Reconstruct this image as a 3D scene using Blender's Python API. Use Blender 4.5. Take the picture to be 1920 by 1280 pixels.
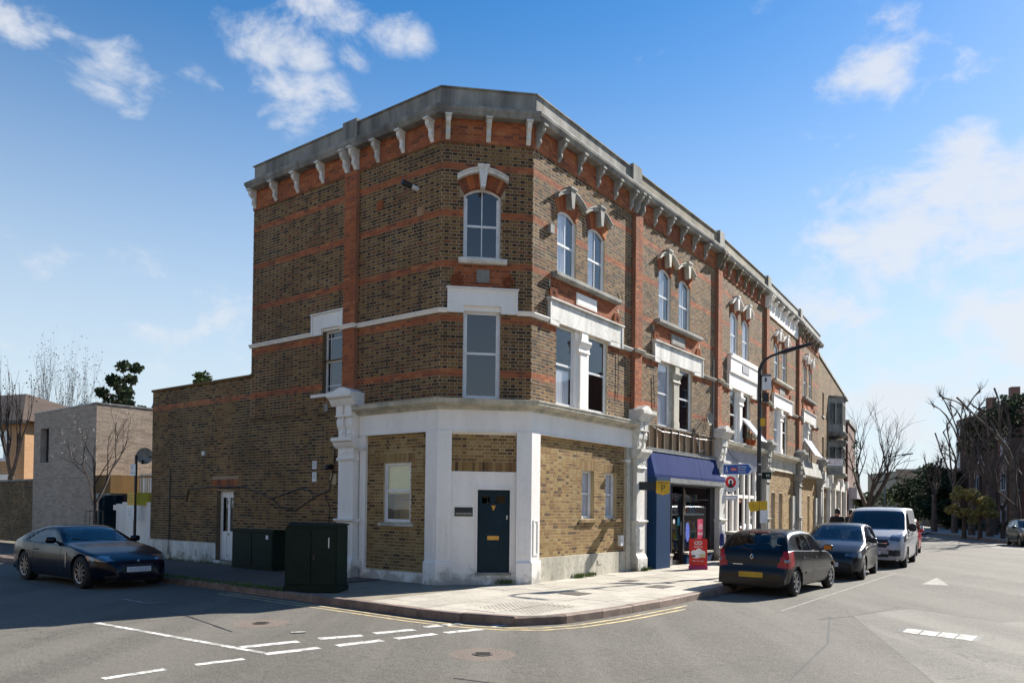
import bpy, bmesh, math, random
import numpy as np
from math import sin, cos, tan, radians, pi, sqrt, atan2, hypot
from mathutils import Vector, Matrix
random.seed(7)
for o in list(bpy.data.objects): bpy.data.objects.remove(o)
SC = bpy.context.scene
COL = SC.collection

# ---------------------------------------------------------------- camera
cam_data = bpy.data.cameras.new('camera')
cam = bpy.data.objects.new('camera', cam_data); COL.objects.link(cam)
EYE = 1.70
cam.location = (0, 0, EYE)
CAMR = Matrix.Rotation(pi/2 + radians(1.0), 4, 'X') @ Matrix.Rotation(radians(.65), 4, 'Z')
cam.matrix_world = Matrix.Translation((0, 0, EYE)) @ CAMR
cam_data.sensor_width = 36; cam_data.lens = 36*1430/1920
cam_data.shift_y = (925-640)/1920
cam_data.clip_end = 2000
SC.camera = cam

# ---------------------------------------------------------------- sky, sun, exposure
SUN_AZ, SUN_EL = 52.0, 34.0
W = bpy.data.worlds.new('World'); SC.world = W; W.use_nodes = True
def world():
    nt = W.node_tree; N = nt.nodes; L = nt.links; N.clear()
    out = N.new('ShaderNodeOutputWorld'); bg = N.new('ShaderNodeBackground')
    sky = N.new('ShaderNodeTexSky'); sky.sky_type = 'NISHITA'; sky.sun_disc = False
    sky.sun_elevation = radians(SUN_EL); sky.sun_rotation = radians(SUN_AZ)
    sky.air_density = 1.0; sky.dust_density = 0.15; sky.ozone_density = 2.0; sky.altitude = 50
    tc = N.new('ShaderNodeTexCoord')
    sep = N.new('ShaderNodeSeparateXYZ'); L.new(tc.outputs['Generated'], sep.inputs[0])
    def math_(op, a, b=None, clamp=False):
        m = N.new('ShaderNodeMath'); m.operation = op; m.use_clamp = clamp
        for i, v in enumerate((a, b)):
            if v is None: continue
            if isinstance(v, (int, float)): m.inputs[i].default_value = v
            else: L.new(v, m.inputs[i])
        return m.outputs[0]
    # clouds: soft noise over the whole dome, a little flattened towards the horizon
    z = math_('MAXIMUM', sep.outputs[2], 0.0)
    mp = N.new('ShaderNodeMapping'); mp.inputs['Scale'].default_value = (1, 1, 1.55); mp.inputs['Location'].default_value = CLOUD_OFF
    mp.inputs['Rotation'].default_value = (radians(6), radians(9), 0)
    L.new(tc.outputs['Generated'], mp.inputs[0])
    n1 = N.new('ShaderNodeTexNoise'); n1.inputs['Scale'].default_value = 4.2; n1.inputs['Detail'].default_value = 2; n1.inputs['Roughness'].default_value = .5
    n2 = N.new('ShaderNodeTexNoise'); n2.inputs['Scale'].default_value = 11; n2.inputs['Detail'].default_value = 13; n2.inputs['Roughness'].default_value = .60; n2.inputs['Distortion'].default_value = .25
    L.new(mp.outputs[0], n1.inputs['Vector']); L.new(mp.outputs[0], n2.inputs['Vector'])
    # the big bank of cloud low on the right and a few drifting ones, as soft regions of the sky
    cov = None
    for (dx, dy, dz, r, s) in CLOUDS:
        vd = N.new('ShaderNodeVectorMath'); vd.operation = 'SUBTRACT'; L.new(tc.outputs['Generated'], vd.inputs[0])
        v = Vector((dx, dy, dz)).normalized(); vd.inputs[1].default_value = v
        vs = N.new('ShaderNodeVectorMath'); vs.operation = 'MULTIPLY'; L.new(vd.outputs[0], vs.inputs[0]); vs.inputs[1].default_value = (1, 1, 1.7)
        ln = N.new('ShaderNodeVectorMath'); ln.operation = 'LENGTH'; L.new(vs.outputs[0], ln.inputs[0])
        mr = N.new('ShaderNodeMapRange'); mr.interpolation_type = 'SMOOTHSTEP'
        L.new(ln.outputs['Value'], mr.inputs[0]); mr.inputs[1].default_value = 0; mr.inputs[2].default_value = r
        mr.inputs[3].default_value = s; mr.inputs[4].default_value = 0
        cov = mr.outputs[0] if cov is None else math_('MAXIMUM', cov, mr.outputs[0])
    a = math_('MULTIPLY', n1.outputs[0], .62)
    b = math_('MULTIPLY', n2.outputs[0], 1.15)
    sm = math_('ADD', math_('ADD', a, b), cov)
    mask = N.new('ShaderNodeMapRange'); mask.interpolation_type = 'SMOOTHSTEP'
    L.new(sm, mask.inputs[0]); mask.inputs[1].default_value = 1.06; mask.inputs[2].default_value = 1.36
    mask.inputs[3].default_value = 0; mask.inputs[4].default_value = .80
    cl = N.new('ShaderNodeMix'); cl.data_type = 'RGBA'
    # the rest of the sky: a little more saturated than the raw model, paler towards the horizon
    hs = N.new('ShaderNodeHueSaturation'); hs.inputs['Saturation'].default_value = 1.37; hs.inputs['Value'].default_value = 1.06
    L.new(sky.outputs[0], hs.inputs['Color'])
    hz = N.new('ShaderNodeMix'); hz.data_type = 'RGBA'
    hf = N.new('ShaderNodeMapRange'); hf.interpolation_type = 'SMOOTHSTEP'
    L.new(z, hf.inputs[0]); hf.inputs[1].default_value = 0.0; hf.inputs[2].default_value = .60; hf.inputs[3].default_value = .93; hf.inputs[4].default_value = 0
    L.new(hf.outputs[0], hz.inputs['Factor']); L.new(hs.outputs[0], hz.inputs['A']); hz.inputs['B'].default_value = HAZE_COL
    L.new(mask.outputs[0], cl.inputs['Factor']); L.new(hz.outputs['Result'], cl.inputs['A']); cl.inputs['B'].default_value = CLOUD_COL
    L.new(cl.outputs['Result'], bg.inputs['Color']); bg.inputs['Strength'].default_value = .068
    L.new(bg.outputs[0], out.inputs[0])
CLOUD_Z = 3.3; CLOUD_OFF = (0.35, 0.2, 0.1)
HAZE_COL = (4.7, 5.35, 5.8, 1); CLOUD_COL = (5.3, 5.45, 5.75, 1)
def dpx(x, y):   # direction of a picture point, for placing the clouds seen in it
    return (CAMR.to_3x3() @ Vector(((x-960)/1430, -(y-925)/1430, -1))).normalized()
CLOUDS = [(*dpx(x, y), r*1.45, s*.92) for x, y, r, s in (
    (1850, 470, .22, .48), (1730, 430, .13, .40), (1900, 400, .12, .36), (1720, 520, .12, .34), (1580, 585, .10, .40), (1500, 600, .05, .26), (1810, 305, .085, .40), (1770, 330, .05, .3),
    (1640, 160, .10, .40), (1690, 130, .05, .3), (1580, 190, .05, .3), (1870, 115, .06, .38), (1715, 20, .045, .36), (1745, 70, .04, .34),
    (210, 150, .075, .44), (230, 195, .05, .34), (150, 150, .04, .3), (470, 70, .075, .40), (560, 105, .05, .36), (560, 180, .075, .36), (620, 165, .04, .34), (610, 5, .06, .34),
    (740, 90, .05, .32), (680, 110, .04, .26), (25, 25, .06, .42), (105, 55, .03, .3), (1700, 760, .22, .36), (1640, 880, .25, .34),
    (380, 145, .05, .26), (20, 700, .3, .14), (500, 200, .05, .34))]
world()
sl = bpy.data.lights.new('sun', 'SUN'); sl.energy = 5.0; sl.angle = radians(.5); sl.color = (1, .95, .86)
so = bpy.data.objects.new('sun', sl); COL.objects.link(so)
sd = Vector((sin(radians(SUN_AZ))*cos(radians(SUN_EL)), cos(radians(SUN_AZ))*cos(radians(SUN_EL)), sin(radians(SUN_EL))))
so.rotation_euler = sd.to_track_quat('Z', 'Y').to_euler(); so.location = (30, 20, 30)
SC.view_settings.view_transform = 'Standard'; SC.view_settings.look = 'None'
SC.view_settings.exposure = 1.2; SC.view_settings.gamma = 1; SC.view_settings.use_curve_mapping = False
SC.render.engine = 'CYCLES'

# ---------------------------------------------------------------- helpers
class Frame:
    """a vertical plane: a = metres along, d = metres out of the wall, z = height"""
    def __init__(s, o, az, flip=False, z=0):
        a = radians(az); s.o = (o[0], o[1]); s.u = (sin(a), cos(a)); k = -1 if flip else 1
        s.n = (cos(a)*k, -sin(a)*k); s.flip = flip; s.z = z; s.az = az
    def P(s, a, d, z):
        return (s.o[0]+s.u[0]*a+s.n[0]*d, s.o[1]+s.u[1]*a+s.n[1]*d, z+s.z)
    def shift(s, a, d=0, z=0, turn=0):
        p = s.P(a, d, 0); f = Frame(p, s.az+turn, s.flip, s.z+z); return f
class Plain:
    """local space: a = x, d = y, z = z"""
    flip = False
    def P(s, a, d, z): return (a, d, z)
LOC = Plain()
OFF = {}
class MB:
    def __init__(s): s.v = []; s.f = []; s.m = []
    def add(s, vs, fs, m=0):
        b = len(s.v); s.v += [tuple(p) for p in vs]
        for f in fs: s.f.append(tuple(b+i for i in f)); s.m.append(m)
        return s
    def box(s, F, a0, a1, d0, d1, z0, z1, m=0):
        P = F.P
        vs = [P(a0,d0,z0),P(a1,d0,z0),P(a1,d1,z0),P(a0,d1,z0),P(a0,d0,z1),P(a1,d0,z1),P(a1,d1,z1),P(a0,d1,z1)]
        return s.add(vs, [(0,3,2,1),(4,5,6,7),(0,1,5,4),(1,2,6,5),(2,3,7,6),(3,0,4,7)], m)
    def bbox(s, F, a0, a1, d0, d1, z0, z1, m=0, c=.006):
        """box with chamfered long front edges (toward +d)"""
        pr = [(d0,z0),(d1-c,z0),(d1,z0+c),(d1,z1-c),(d1-c,z1),(d0,z1)]
        return s.prism(F, pr, a0, a1, m)
    def quad(s, *ps, m=0): return s.add(ps, [tuple(range(len(ps)))], m)
    def prism(s, F, prof, a0, a1, m=0):
        """profile in (d, z) run along a"""
        n = len(prof); vs = [F.P(a0,d,z) for d, z in prof]+[F.P(a1,d,z) for d, z in prof]
        fs = [(i,(i+1)%n,n+(i+1)%n,n+i) for i in range(n)]+[tuple(range(n))[::-1], tuple(range(n,2*n))]
        return s.add(vs, fs, m)
    def plate(s, F, poly, d0, d1, m=0):
        """outline in (a, z) with thickness along d"""
        n = len(poly); vs = [F.P(a,d0,z) for a, z in poly]+[F.P(a,d1,z) for a, z in poly]
        fs = [(i,(i+1)%n,n+(i+1)%n,n+i) for i in range(n)]+[tuple(range(n))[::-1], tuple(range(n,2*n))]
        return s.add(vs, fs, m)
    def strip(s, F, lo, hi, d0, d1, m=0):
        """thick band between two (a, z) lines of equal length"""
        n = len(lo)
        vs = [F.P(a,d0,z) for a,z in lo]+[F.P(a,d0,z) for a,z in hi]+[F.P(a,d1,z) for a,z in lo]+[F.P(a,d1,z) for a,z in hi]
        fs = []
        for i in range(n-1):
            fs += [(i,i+1,n+i+1,n+i),(2*n+i,3*n+i,3*n+i+1,2*n+i+1),(i,2*n+i,2*n+i+1,i+1),(n+i,n+i+1,3*n+i+1,3*n+i)]
        fs += [(0,n,3*n,2*n),(n-1,3*n-1,4*n-1,2*n-1)]
        return s.add(vs, fs, m)
    def tube(s, pts, rs, n=6, m=0, cap=True):
        pts = [Vector(p) for p in pts]
        if not isinstance(rs, (list, tuple)): rs = [rs]*len(pts)
        b = len(s.v); up = None
        for i, p in enumerate(pts):
            t = (pts[min(i+1,len(pts)-1)]-pts[max(i-1,0)])
            if t.length < 1e-9: t = Vector((0,0,1))
            t.normalize()
            if up is None: up = Vector((0,0,1)) if abs(t.z) < .9 else Vector((1,0,0))
            x = t.cross(up)
            if x.length < 1e-6: x = t.orthogonal()
            x.normalize(); y = x.cross(t); y.normalize(); up = y
            for k in range(n):
                q = p+x*(rs[i]*cos(2*pi*k/n))+y*(rs[i]*sin(2*pi*k/n)); s.v.append(tuple(q))
        for i in range(len(pts)-1):
            for k in range(n):
                s.f.append((b+i*n+k, b+i*n+(k+1)%n, b+(i+1)*n+(k+1)%n, b+(i+1)*n+k)); s.m.append(m)
        if cap:
            s.f.append(tuple(b+k for k in range(n))[::-1]); s.m.append(m)
            e = b+(len(pts)-1)*n; s.f.append(tuple(e+k for k in range(n))); s.m.append(m)
        return s
    def lathe(s, c, prof, n=24, axis='z', m=0, F=None):
        """prof = [(r, h)]; axis 'z' stands up, 'y' lies along local y / frame d"""
        b = len(s.v)
        for r, h in prof:
            for k in range(n):
                x, y = r*cos(2*pi*k/n), r*sin(2*pi*k/n)
                if axis == 'z': q = (c[0]+x, c[1]+y, c[2]+h)
                else: q = (c[0]+x, c[1]+h, c[2]+y)
                s.v.append(tuple(F.P(*q)) if F else q)
        for i in range(len(prof)-1):
            for k in range(n):
                s.f.append((b+i*n+k, b+i*n+(k+1)%n, b+(i+1)*n+(k+1)%n, b+(i+1)*n+k)); s.m.append(m)
        if prof[0][0] > 1e-6: s.f.append(tuple(b+k for k in range(n))[::-1]); s.m.append(m)
        if prof[-1][0] > 1e-6:
            e = b+(len(prof)-1)*n; s.f.append(tuple(e+k for k in range(n))); s.m.append(m)
        return s
    def sweep(s, path, nrm, prof, m=0, caps=True):
        """profile (d, z) swept along plan points with one outward normal per segment, mitred"""
        n = len(prof); b = len(s.v); K = len(path)
        for i, p in enumerate(path):
            if i == 0: o = nrm[0]; k = 1
            elif i == K-1: o = nrm[-1]; k = 1
            else:
                o = (nrm[i-1][0]+nrm[i][0], nrm[i-1][1]+nrm[i][1]); l = hypot(*o); o = (o[0]/l, o[1]/l)
                k = 1/max(.3, o[0]*nrm[i][0]+o[1]*nrm[i][1])
            for d, z in prof: s.v.append((p[0]+o[0]*d*k, p[1]+o[1]*d*k, z))
        for i in range(K-1):
            for j in range(n):
                s.f.append((b+i*n+j, b+i*n+(j+1)%n, b+(i+1)*n+(j+1)%n, b+(i+1)*n+j)); s.m.append(m)
        if caps:
            s.f.append(tuple(b+j for j in range(n))[::-1]); s.m.append(m)
            e = b+(K-1)*n; s.f.append(tuple(e+j for j in range(n))); s.m.append(m)
        return s
    def build(s, name, mats, parent=None, smooth=False, recalc=False, weld=0, **props):
        if not isinstance(mats, (list, tuple)): mats = [mats]
        if not s.v: return None
        V = np.array(s.v, dtype=float); c = (V.min(0)+V.max(0))/2; c[2] = V[:,2].min()
        c = Vector(c)
        me = bpy.data.meshes.new(name); me.from_pydata([(Vector(p)-c) for p in s.v], [], s.f)
        for mt in mats: me.materials.append(mt)
        if len(mats) > 1: me.polygons.foreach_set('material_index', s.m)
        if smooth: me.polygons.foreach_set('use_smooth', [True]*len(s.f))
        if recalc or weld:
            bm = bmesh.new(); bm.from_mesh(me)
            if weld: bmesh.ops.remove_doubles(bm, verts=bm.verts, dist=weld)
            bmesh.ops.recalc_face_normals(bm, faces=bm.faces); bm.to_mesh(me); bm.free()
        me.update()
        return link(name, me, c, parent, **props)
def link(name, me, c, parent=None, **props):
    o = bpy.data.objects.new(name, me); COL.objects.link(o)
    c = Vector(c)
    if parent is not None:
        o.parent = parent; o.location = c-OFF[parent]
    else: o.location = c
    OFF[o] = c
    for k, v in props.items(): o[k] = v
    return o
def thing(name, label, cat, loc=(0,0,0), group=None, rz=None):
    """Empty at a thing's base. rz given: its parts are written in its own space"""
    o = bpy.data.objects.new(name, None); COL.objects.link(o); o.location = loc; o.empty_display_size = .2
    o['label'] = label; o['category'] = cat
    if group: o['group'] = group
    if rz is None: OFF[o] = Vector(loc)
    else: OFF[o] = Vector((0,0,0)); o.rotation_euler = (0,0,rz)
    return o
def tag(o, label, cat, group=None):
    o['label'] = label; o['category'] = cat
    if group: o['group'] = group
    return o
def text(name, s, F, a, z, d, size, m, parent, w=None, align='CENTER', ext=.002, mirror=False, **props):
    """flat lettering standing 'ext' proud of the surface at depth d"""
    cu = bpy.data.curves.new(name, 'FONT'); cu.body = s; cu.size = size; cu.align_x = align; cu.align_y = 'CENTER'
    cu.extrude = ext/2; cu.resolution_u = 3
    o = bpy.data.objects.new(name, cu); COL.objects.link(o)
    me = bpy.data.meshes.new_from_object(o.evaluated_get(bpy.context.evaluated_depsgraph_get()))
    bpy.data.objects.remove(o); bpy.data.curves.remove(cu)
    vs = [v.co.copy() for v in me.vertices]
    if not vs: return None
    x0 = min(v.x for v in vs); x1 = max(v.x for v in vs); k = 1 if w is None else w/(x1-x0)
    b = MB(); sg = -1 if F.flip else 1
    b.add([F.P(a+sg*v.x*k, d+v.z+ext/2, z+v.y) for v in vs], [tuple(p.vertices) for p in me.polygons])
    bpy.data.meshes.remove(me)
    return b.build(name, m, parent, **props)

# ---------------------------------------------------------------- materials
def nodes(name):
    m = bpy.data.materials.new(name); m.use_nodes = True; nt = m.node_tree
    return m, nt, nt.nodes, nt.links, nt.nodes['Principled BSDF']
def mixc(N, L, f, a, b, mode='MIX'):
    x = N.new('ShaderNodeMix'); x.data_type = 'RGBA'; x.blend_type = mode
    for k, v in (('Factor', f), ('A', a), ('B', b)):
        if isinstance(v, (int, float)): x.inputs[k].default_value = v
        elif isinstance(v, tuple): x.inputs[k].default_value = (*v, 1) if len(v) == 3 else v
        else: L.new(v, x.inputs[k])
    return x.outputs['Result']
def noise(N, L, sc, det=4, ro=.55, vec=None, scale3=None, dist=0):
    n = N.new('ShaderNodeTexNoise'); n.inputs['Scale'].default_value = sc; n.inputs['Detail'].default_value = det
    n.inputs['Roughness'].default_value = ro; n.inputs['Distortion'].default_value = dist
    g = N.new('ShaderNodeNewGeometry'); v = g.outputs['Position'] if vec is None else vec
    if scale3:
        mp = N.new('ShaderNodeMapping'); mp.inputs['Scale'].default_value = scale3; L.new(v, mp.inputs[0]); v = mp.outputs[0]
    L.new(v, n.inputs['Vector']); return n.outputs[0]
def ramp(N, L, fac, lo, hi, a=0., b=1.):
    r = N.new('ShaderNodeMapRange'); L.new(fac, r.inputs[0])
    for i, v in enumerate((lo, hi, a, b)): r.inputs[i+1].default_value = v
    return r.outputs[0]
def bump(N, L, b, h, st, dist=.01):
    u = N.new('ShaderNodeBump'); u.inputs['Strength'].default_value = st; u.inputs['Distance'].default_value = dist
    L.new(h, u.inputs['Height']); L.new(u.outputs[0], b.inputs['Normal'])
def mat(name, c, rough=.8, c2=None, sc=3., lo=.4, hi=.65, bsc=60, bst=.25, bd=.004, metal=0, spec=.5, streak=False, grime=None, coat=0, base=None):
    """surface with a base colour, patches of a second one, fine relief; streak = drawn out downwards"""
    m, nt, N, L, b = nodes(name)
    b.inputs['Roughness'].default_value = rough; b.inputs['Metallic'].default_value = metal
    b.inputs['Specular IOR Level'].default_value = spec; b.inputs['Coat Weight'].default_value = coat; b.inputs['Coat Roughness'].default_value = .04
    col = None
    if c2 is None: c2 = tuple(x*.78 for x in c)
    f = ramp(N, L, noise(N, L, sc, 5, .6, scale3=(1,1,.22) if streak else None), lo, hi)
    col = mixc(N, L, f, tuple(c), tuple(c2))
    if grime:
        g = ramp(N, L, noise(N, L, 9, 8, .7), .52, .72, 0, grime[1]); col = mixc(N, L, g, col, tuple(grime[0]))
    if base:   # splash dirt and algae with ragged edges on the lowest part
        g = N.new('ShaderNodeNewGeometry'); sp = N.new('ShaderNodeSeparateXYZ'); L.new(g.outputs['Position'], sp.inputs[0])
        ad = N.new('ShaderNodeMath'); ad.operation = 'ADD'; L.new(sp.outputs[2], ad.inputs[0]); L.new(ramp(N, L, noise(N, L, 3.2, 8, .72), .25, .75, .42, -.42), ad.inputs[1])
        col = mixc(N, L, ramp(N, L, ad.outputs[0], .02, .26, base[1], 0), col, tuple(base[0]))
    L.new(col, b.inputs['Base Color'])
    if bst: bump(N, L, b, noise(N, L, bsc, 4, .6), bst, bd)
    return m
def brickmat(name, cols, stain=(.02,.018,.014), st=.45, rough=.9, sc=.55, drip=None):
    """bricks: every brick gets its own tone from the clay colours, soot drifts over all of them"""
    k_ = .80 if 'stock' in name or 'header' in name else 1.; cols = [(w, (c[0]*k_, c[1]*k_*.985, c[2]*k_*.93)) for w, c in cols]
    m, nt, N, L, b = nodes(name)
    g = N.new('ShaderNodeNewGeometry'); oi = N.new('ShaderNodeObjectInfo')
    ad = N.new('ShaderNodeMath'); ad.operation = 'ADD'; L.new(g.outputs['Random Per Island'], ad.inputs[0]); L.new(oi.outputs['Random'], ad.inputs[1])
    fr = N.new('ShaderNodeMath'); fr.operation = 'FRACT'; L.new(ad.outputs[0], fr.inputs[0])
    cr = N.new('ShaderNodeValToRGB'); el = cr.color_ramp.elements; cr.color_ramp.interpolation = 'CONSTANT'
    while len(el) < len(cols): el.new(.5)
    acc = 0; tot = sum(w for w, c in cols)
    for i, (w, c) in enumerate(cols):
        el[i].position = acc/tot; el[i].color = (*c, 1); acc += w
    L.new(fr.outputs[0], cr.inputs[0])
    f1 = ramp(N, L, noise(N, L, sc, 6, .65, scale3=(1,1,.5)), .42, .68, 0, st)
    c = mixc(N, L, f1, cr.outputs[0], stain)
    f2 = ramp(N, L, noise(N, L, 45, 4, .7), .35, .7, 0, .35)
    c = mixc(N, L, f2, c, tuple(x*.45 for x in cols[0][1]))
    if drip:
        f3 = ramp(N, L, noise(N, L, 2.6, 6, .7, scale3=(1,1,.16)), .62, .74, 0, drip[1]); c = mixc(N, L, f3, c, drip[0])
    L.new(c, b.inputs['Base Color']); b.inputs['Roughness'].default_value = rough; b.inputs['Specular IOR Level'].default_value = .3
    bump(N, L, b, noise(N, L, 90, 5, .7), .6, .004)
    return m
M = {}
M['stock'] = brickmat('stock_brick', [(3.0,(.285,.155,.058)),(1.0,(.068,.038,.022)),(2.8,(.235,.13,.050)),(2.0,(.17,.09,.039)),(1.1,(.325,.19,.077)),(.9,(.105,.058,.032)),(1.2,(.26,.10,.042)),(.6,(.29,.19,.088))], st=.42, drip=((.34,.30,.25), .30))
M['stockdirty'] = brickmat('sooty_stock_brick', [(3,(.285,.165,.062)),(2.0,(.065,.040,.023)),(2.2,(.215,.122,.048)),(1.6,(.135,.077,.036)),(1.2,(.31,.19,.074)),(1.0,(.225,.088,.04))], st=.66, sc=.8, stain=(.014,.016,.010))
M['red'] = brickmat('red_brick', [(3,(.42,.125,.048)),(2,(.34,.10,.042)),(1.4,(.27,.085,.042)),(1.2,(.46,.17,.07)),(.7,(.18,.065,.04))], st=.50)
M['yellow'] = brickmat('yellow_stock_brick', [(3,(.36,.22,.085)),(2.4,(.42,.275,.115)),(1.8,(.30,.165,.07)),(1.2,(.22,.125,.058)),(.6,(.11,.065,.04)),(1.2,(.46,.33,.155))], st=.30)
M['stockh'] = brickmat('burnt_header_brick', [(3.4,(.062,.035,.023)),(2.2,(.105,.058,.033)),(2.2,(.23,.13,.06)),(1,(.16,.085,.045)),(.6,(.22,.09,.045))], st=.42, drip=((.34,.30,.25), .30))
M['yellowh'] = M['yellow']
M['mortar'] = mat('lime_mortar', (.60,.50,.36), .95, (.36,.295,.20), sc=1.1, lo=.38, hi=.66, bsc=140, bst=.4)
M['mortard'] = mat('darker_mortar', (.40,.31,.205), .95, (.25,.19,.12), sc=.9, lo=.38, hi=.62, bsc=140, bst=.4)  # darker tone of mortar: chamfer, side street, plain building, garden wall
M['mortary'] = mat('buff_mortar', (.46,.355,.205), .95, (.30,.23,.13), sc=1.4, bsc=140, bst=.4)
M['mortarr'] = mat('red_wall_joint', (.34,.15,.085), .95, (.22,.10,.06), sc=1.4, bsc=140, bst=.4)
M['white'] = mat('white_painted_render', (.86,.82,.77), .6, (.77,.73,.68), sc=1.6, streak=True, bsc=35, bst=.12, grime=((.50,.46,.40), .25), base=((.20,.18,.13), .6))
M['whited'] = mat('weathered_white_paint', (.74,.715,.67), .65, (.40,.385,.34), sc=2.6, streak=True, lo=.38, hi=.72, bsc=40, bst=.2, grime=((.26,.24,.20), .6), base=((.16,.145,.10), .8))
M['cream'] = mat('cream_painted_stone', (.52,.48,.39), .75, (.33,.31,.25), sc=2.4, streak=True, grime=((.12,.11,.09), .7))
M['stone'] = mat('weathered_stone_coping', (.36,.345,.31), .9, (.10,.097,.095), sc=1.7, streak=True, lo=.33, hi=.66, bsc=30, bst=.5, bd=.01, grime=((.20,.17,.06), .65))
M['stoneb'] = mat('yellowed_cement_coping', (.27,.235,.165), .9, (.13,.115,.09), sc=1.9, streak=True, lo=.35, hi=.68, bsc=30, bst=.5, bd=.01, grime=((.30,.19,.09), .6))
M['gstone'] = mat('grey_stone', (.34,.33,.30), .85, (.20,.195,.175), sc=2.4, streak=True, bsc=30, bst=.4, grime=((.09,.085,.07), .6))
M['upvc'] = mat('white_window_frame', (.74,.74,.75), .35, (.64,.64,.64), sc=5, bst=0)
M['wood'] = mat('oiled_wood', (.30,.115,.035), .45, (.19,.07,.025), sc=6, streak=True, bst=.1)
M['navydoor'] = mat('dark_teal_door_paint', (.005,.022,.034), .5, (.004,.016,.026), sc=3, bst=.03, spec=.2)
M['brass'] = mat('brass', (.60,.33,.10), .35, metal=1, bst=0)
M['steel'] = mat('steel', (.5,.5,.5), .35, metal=1, bst=0)
M['black'] = mat('black_plastic', (.012,.012,.013), .45, bst=0)
M['blackpaint'] = mat('black_painted_steel', (.010,.011,.014), .35, (.02,.02,.02), sc=12, bst=0)
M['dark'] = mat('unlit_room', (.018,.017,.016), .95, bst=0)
M['curtain'] = mat('pale_curtain', (.82,.82,.84), .9, (.66,.66,.70), sc=9, streak=True, bst=0)
M['blindy'] = mat('cream_roller_blind', (.92,.80,.42), .85, (.86,.74,.38), sc=4, bst=0)
M['room'] = mat('yellow_painted_room', (.80,.60,.26), .85, (.64,.46,.2), sc=2, bst=0)
M['roof'] = mat('roof_felt', (.07,.07,.07), .95)
M['lead'] = mat('lead_flashing', (.10,.105,.115), .6)
M['green'] = mat('dark_green_cabinet_paint', (.006,.016,.010), .6, (.009,.020,.014), sc=2.5, bsc=20, bst=.1, grime=((.025,.034,.026), .35), spec=.2)
M['blue'] = mat('faded_blue_awning', (.010,.024,.11), .85, (.022,.04,.14), sc=3, streak=True, lo=.4,hi=.7, bst=.1, spec=.08)
M['bluep'] = mat('blue_painted_panel', (.005,.032,.09), .6, (.006,.024,.065), sc=2, streak=True, bst=.05, spec=.15)
M['timber'] = mat('bare_timber_board', (.40,.27,.16), .85, (.30,.16,.075), sc=3.0, streak=True, lo=.35, hi=.6, bst=.3)
M['timberd'] = mat('old_dark_batten', (.10,.075,.05), .9, (.20,.17,.14), sc=6, streak=True, bst=.3)
M['shutter'] = mat('galvanised_shutter', (.30,.31,.31), .5, (.20,.20,.20), sc=6, metal=.5, bst=.1)
M['fgrey'] = mat('grey_lilac_paint', (.40,.385,.42), .55, (.32,.31,.33), sc=3, bst=.05)
def glassm(name, tint, refl=.22, rough=.015, dark=.55):
    """window glass: lets the room show through, tinted, and mirrors sky and street more at a glancing view"""
    m, nt, N, L, b = nodes(name); out = N['Material Output']
    tr = N.new('ShaderNodeBsdfTransparent'); tr.inputs[0].default_value = (*tint, 1)
    gl = N.new('ShaderNodeBsdfGlossy'); gl.inputs['Roughness'].default_value = rough; gl.inputs[0].default_value = (.95,.97,1,1)
    fr = N.new('ShaderNodeFresnel'); ge = N.new('ShaderNodeNewGeometry'); io = N.new('ShaderNodeMapRange'); L.new(ge.outputs['Backfacing'], io.inputs[0]); io.inputs[3].default_value = 1.52; io.inputs[4].default_value = 1/1.52; L.new(io.outputs[0], fr.inputs[0])
    ad = N.new('ShaderNodeMath'); ad.operation = 'ADD'; ad.use_clamp = True; L.new(fr.outputs[0], ad.inputs[0]); ad.inputs[1].default_value = refl
    bp = N.new('ShaderNodeBump'); bp.inputs['Strength'].default_value = .04; bp.inputs['Distance'].default_value = .02
    L.new(noise(N, L, 2.2, 2), bp.inputs['Height'])
    L.new(bp.outputs[0], gl.inputs['Normal'])
    mx = N.new('ShaderNodeMixShader'); L.new(ad.outputs[0], mx.inputs[0]); L.new(tr.outputs[0], mx.inputs[1]); L.new(gl.outputs[0], mx.inputs[2])
    L.new(mx.outputs[0], out.inputs[0]); return m
M['glass'] = glassm('window_glass', (.93,.94,.95), .0)
M['glassd'] = glassm('darker_window_glass', (.22,.26,.32), .0)
M['glasssky'] = glassm('sky_reflecting_glass', (.16,.22,.30), .055)
M['glassroom'] = glassm('clear_glass', (.93,.94,.95), .0)
M['shopglass'] = glassm('shop_window_glass', (.80,.83,.83), .0)
# ---------------------------------------------------------------- terrace geometry
def adv(p, az, s): return (p[0]+sin(radians(az))*s, p[1]+cos(radians(az))*s)
P2 = (.402, 17.0); P1 = adv(P2, 81.8, -2.05)
FR = Frame(P2, 36.8); FC = Frame(P1, 81.8); FL = Frame(P1, -53.2, flip=True)
P3 = adv(P2, 36.8, 10.62); F3 = Frame(P3, 33.7)
P4 = adv(P3, 33.7, 5.87); F4 = Frame(P4, 32.6)
P5 = adv(P4, 32.6, 5.87); F5 = Frame(P5, 31.0)
P6 = adv(P5, 31.0, 5.75); F6 = Frame(P6, 28.0)
BANDS = [(4.575,4.725),(5.775,5.925),(6.975,7.125),(8.1,8.25),(9.15,9.3)]
COURSE = .075
HALF = .0985; FULL = .211; JT = .014
def sub(iv, a, b):
    out = []
    for x, y in iv:
        if b <= x or a >= y: out.append((x, y)); continue
        if a > x: out.append((x, a))
        if b < y: out.append((b, y))
    return out
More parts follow.
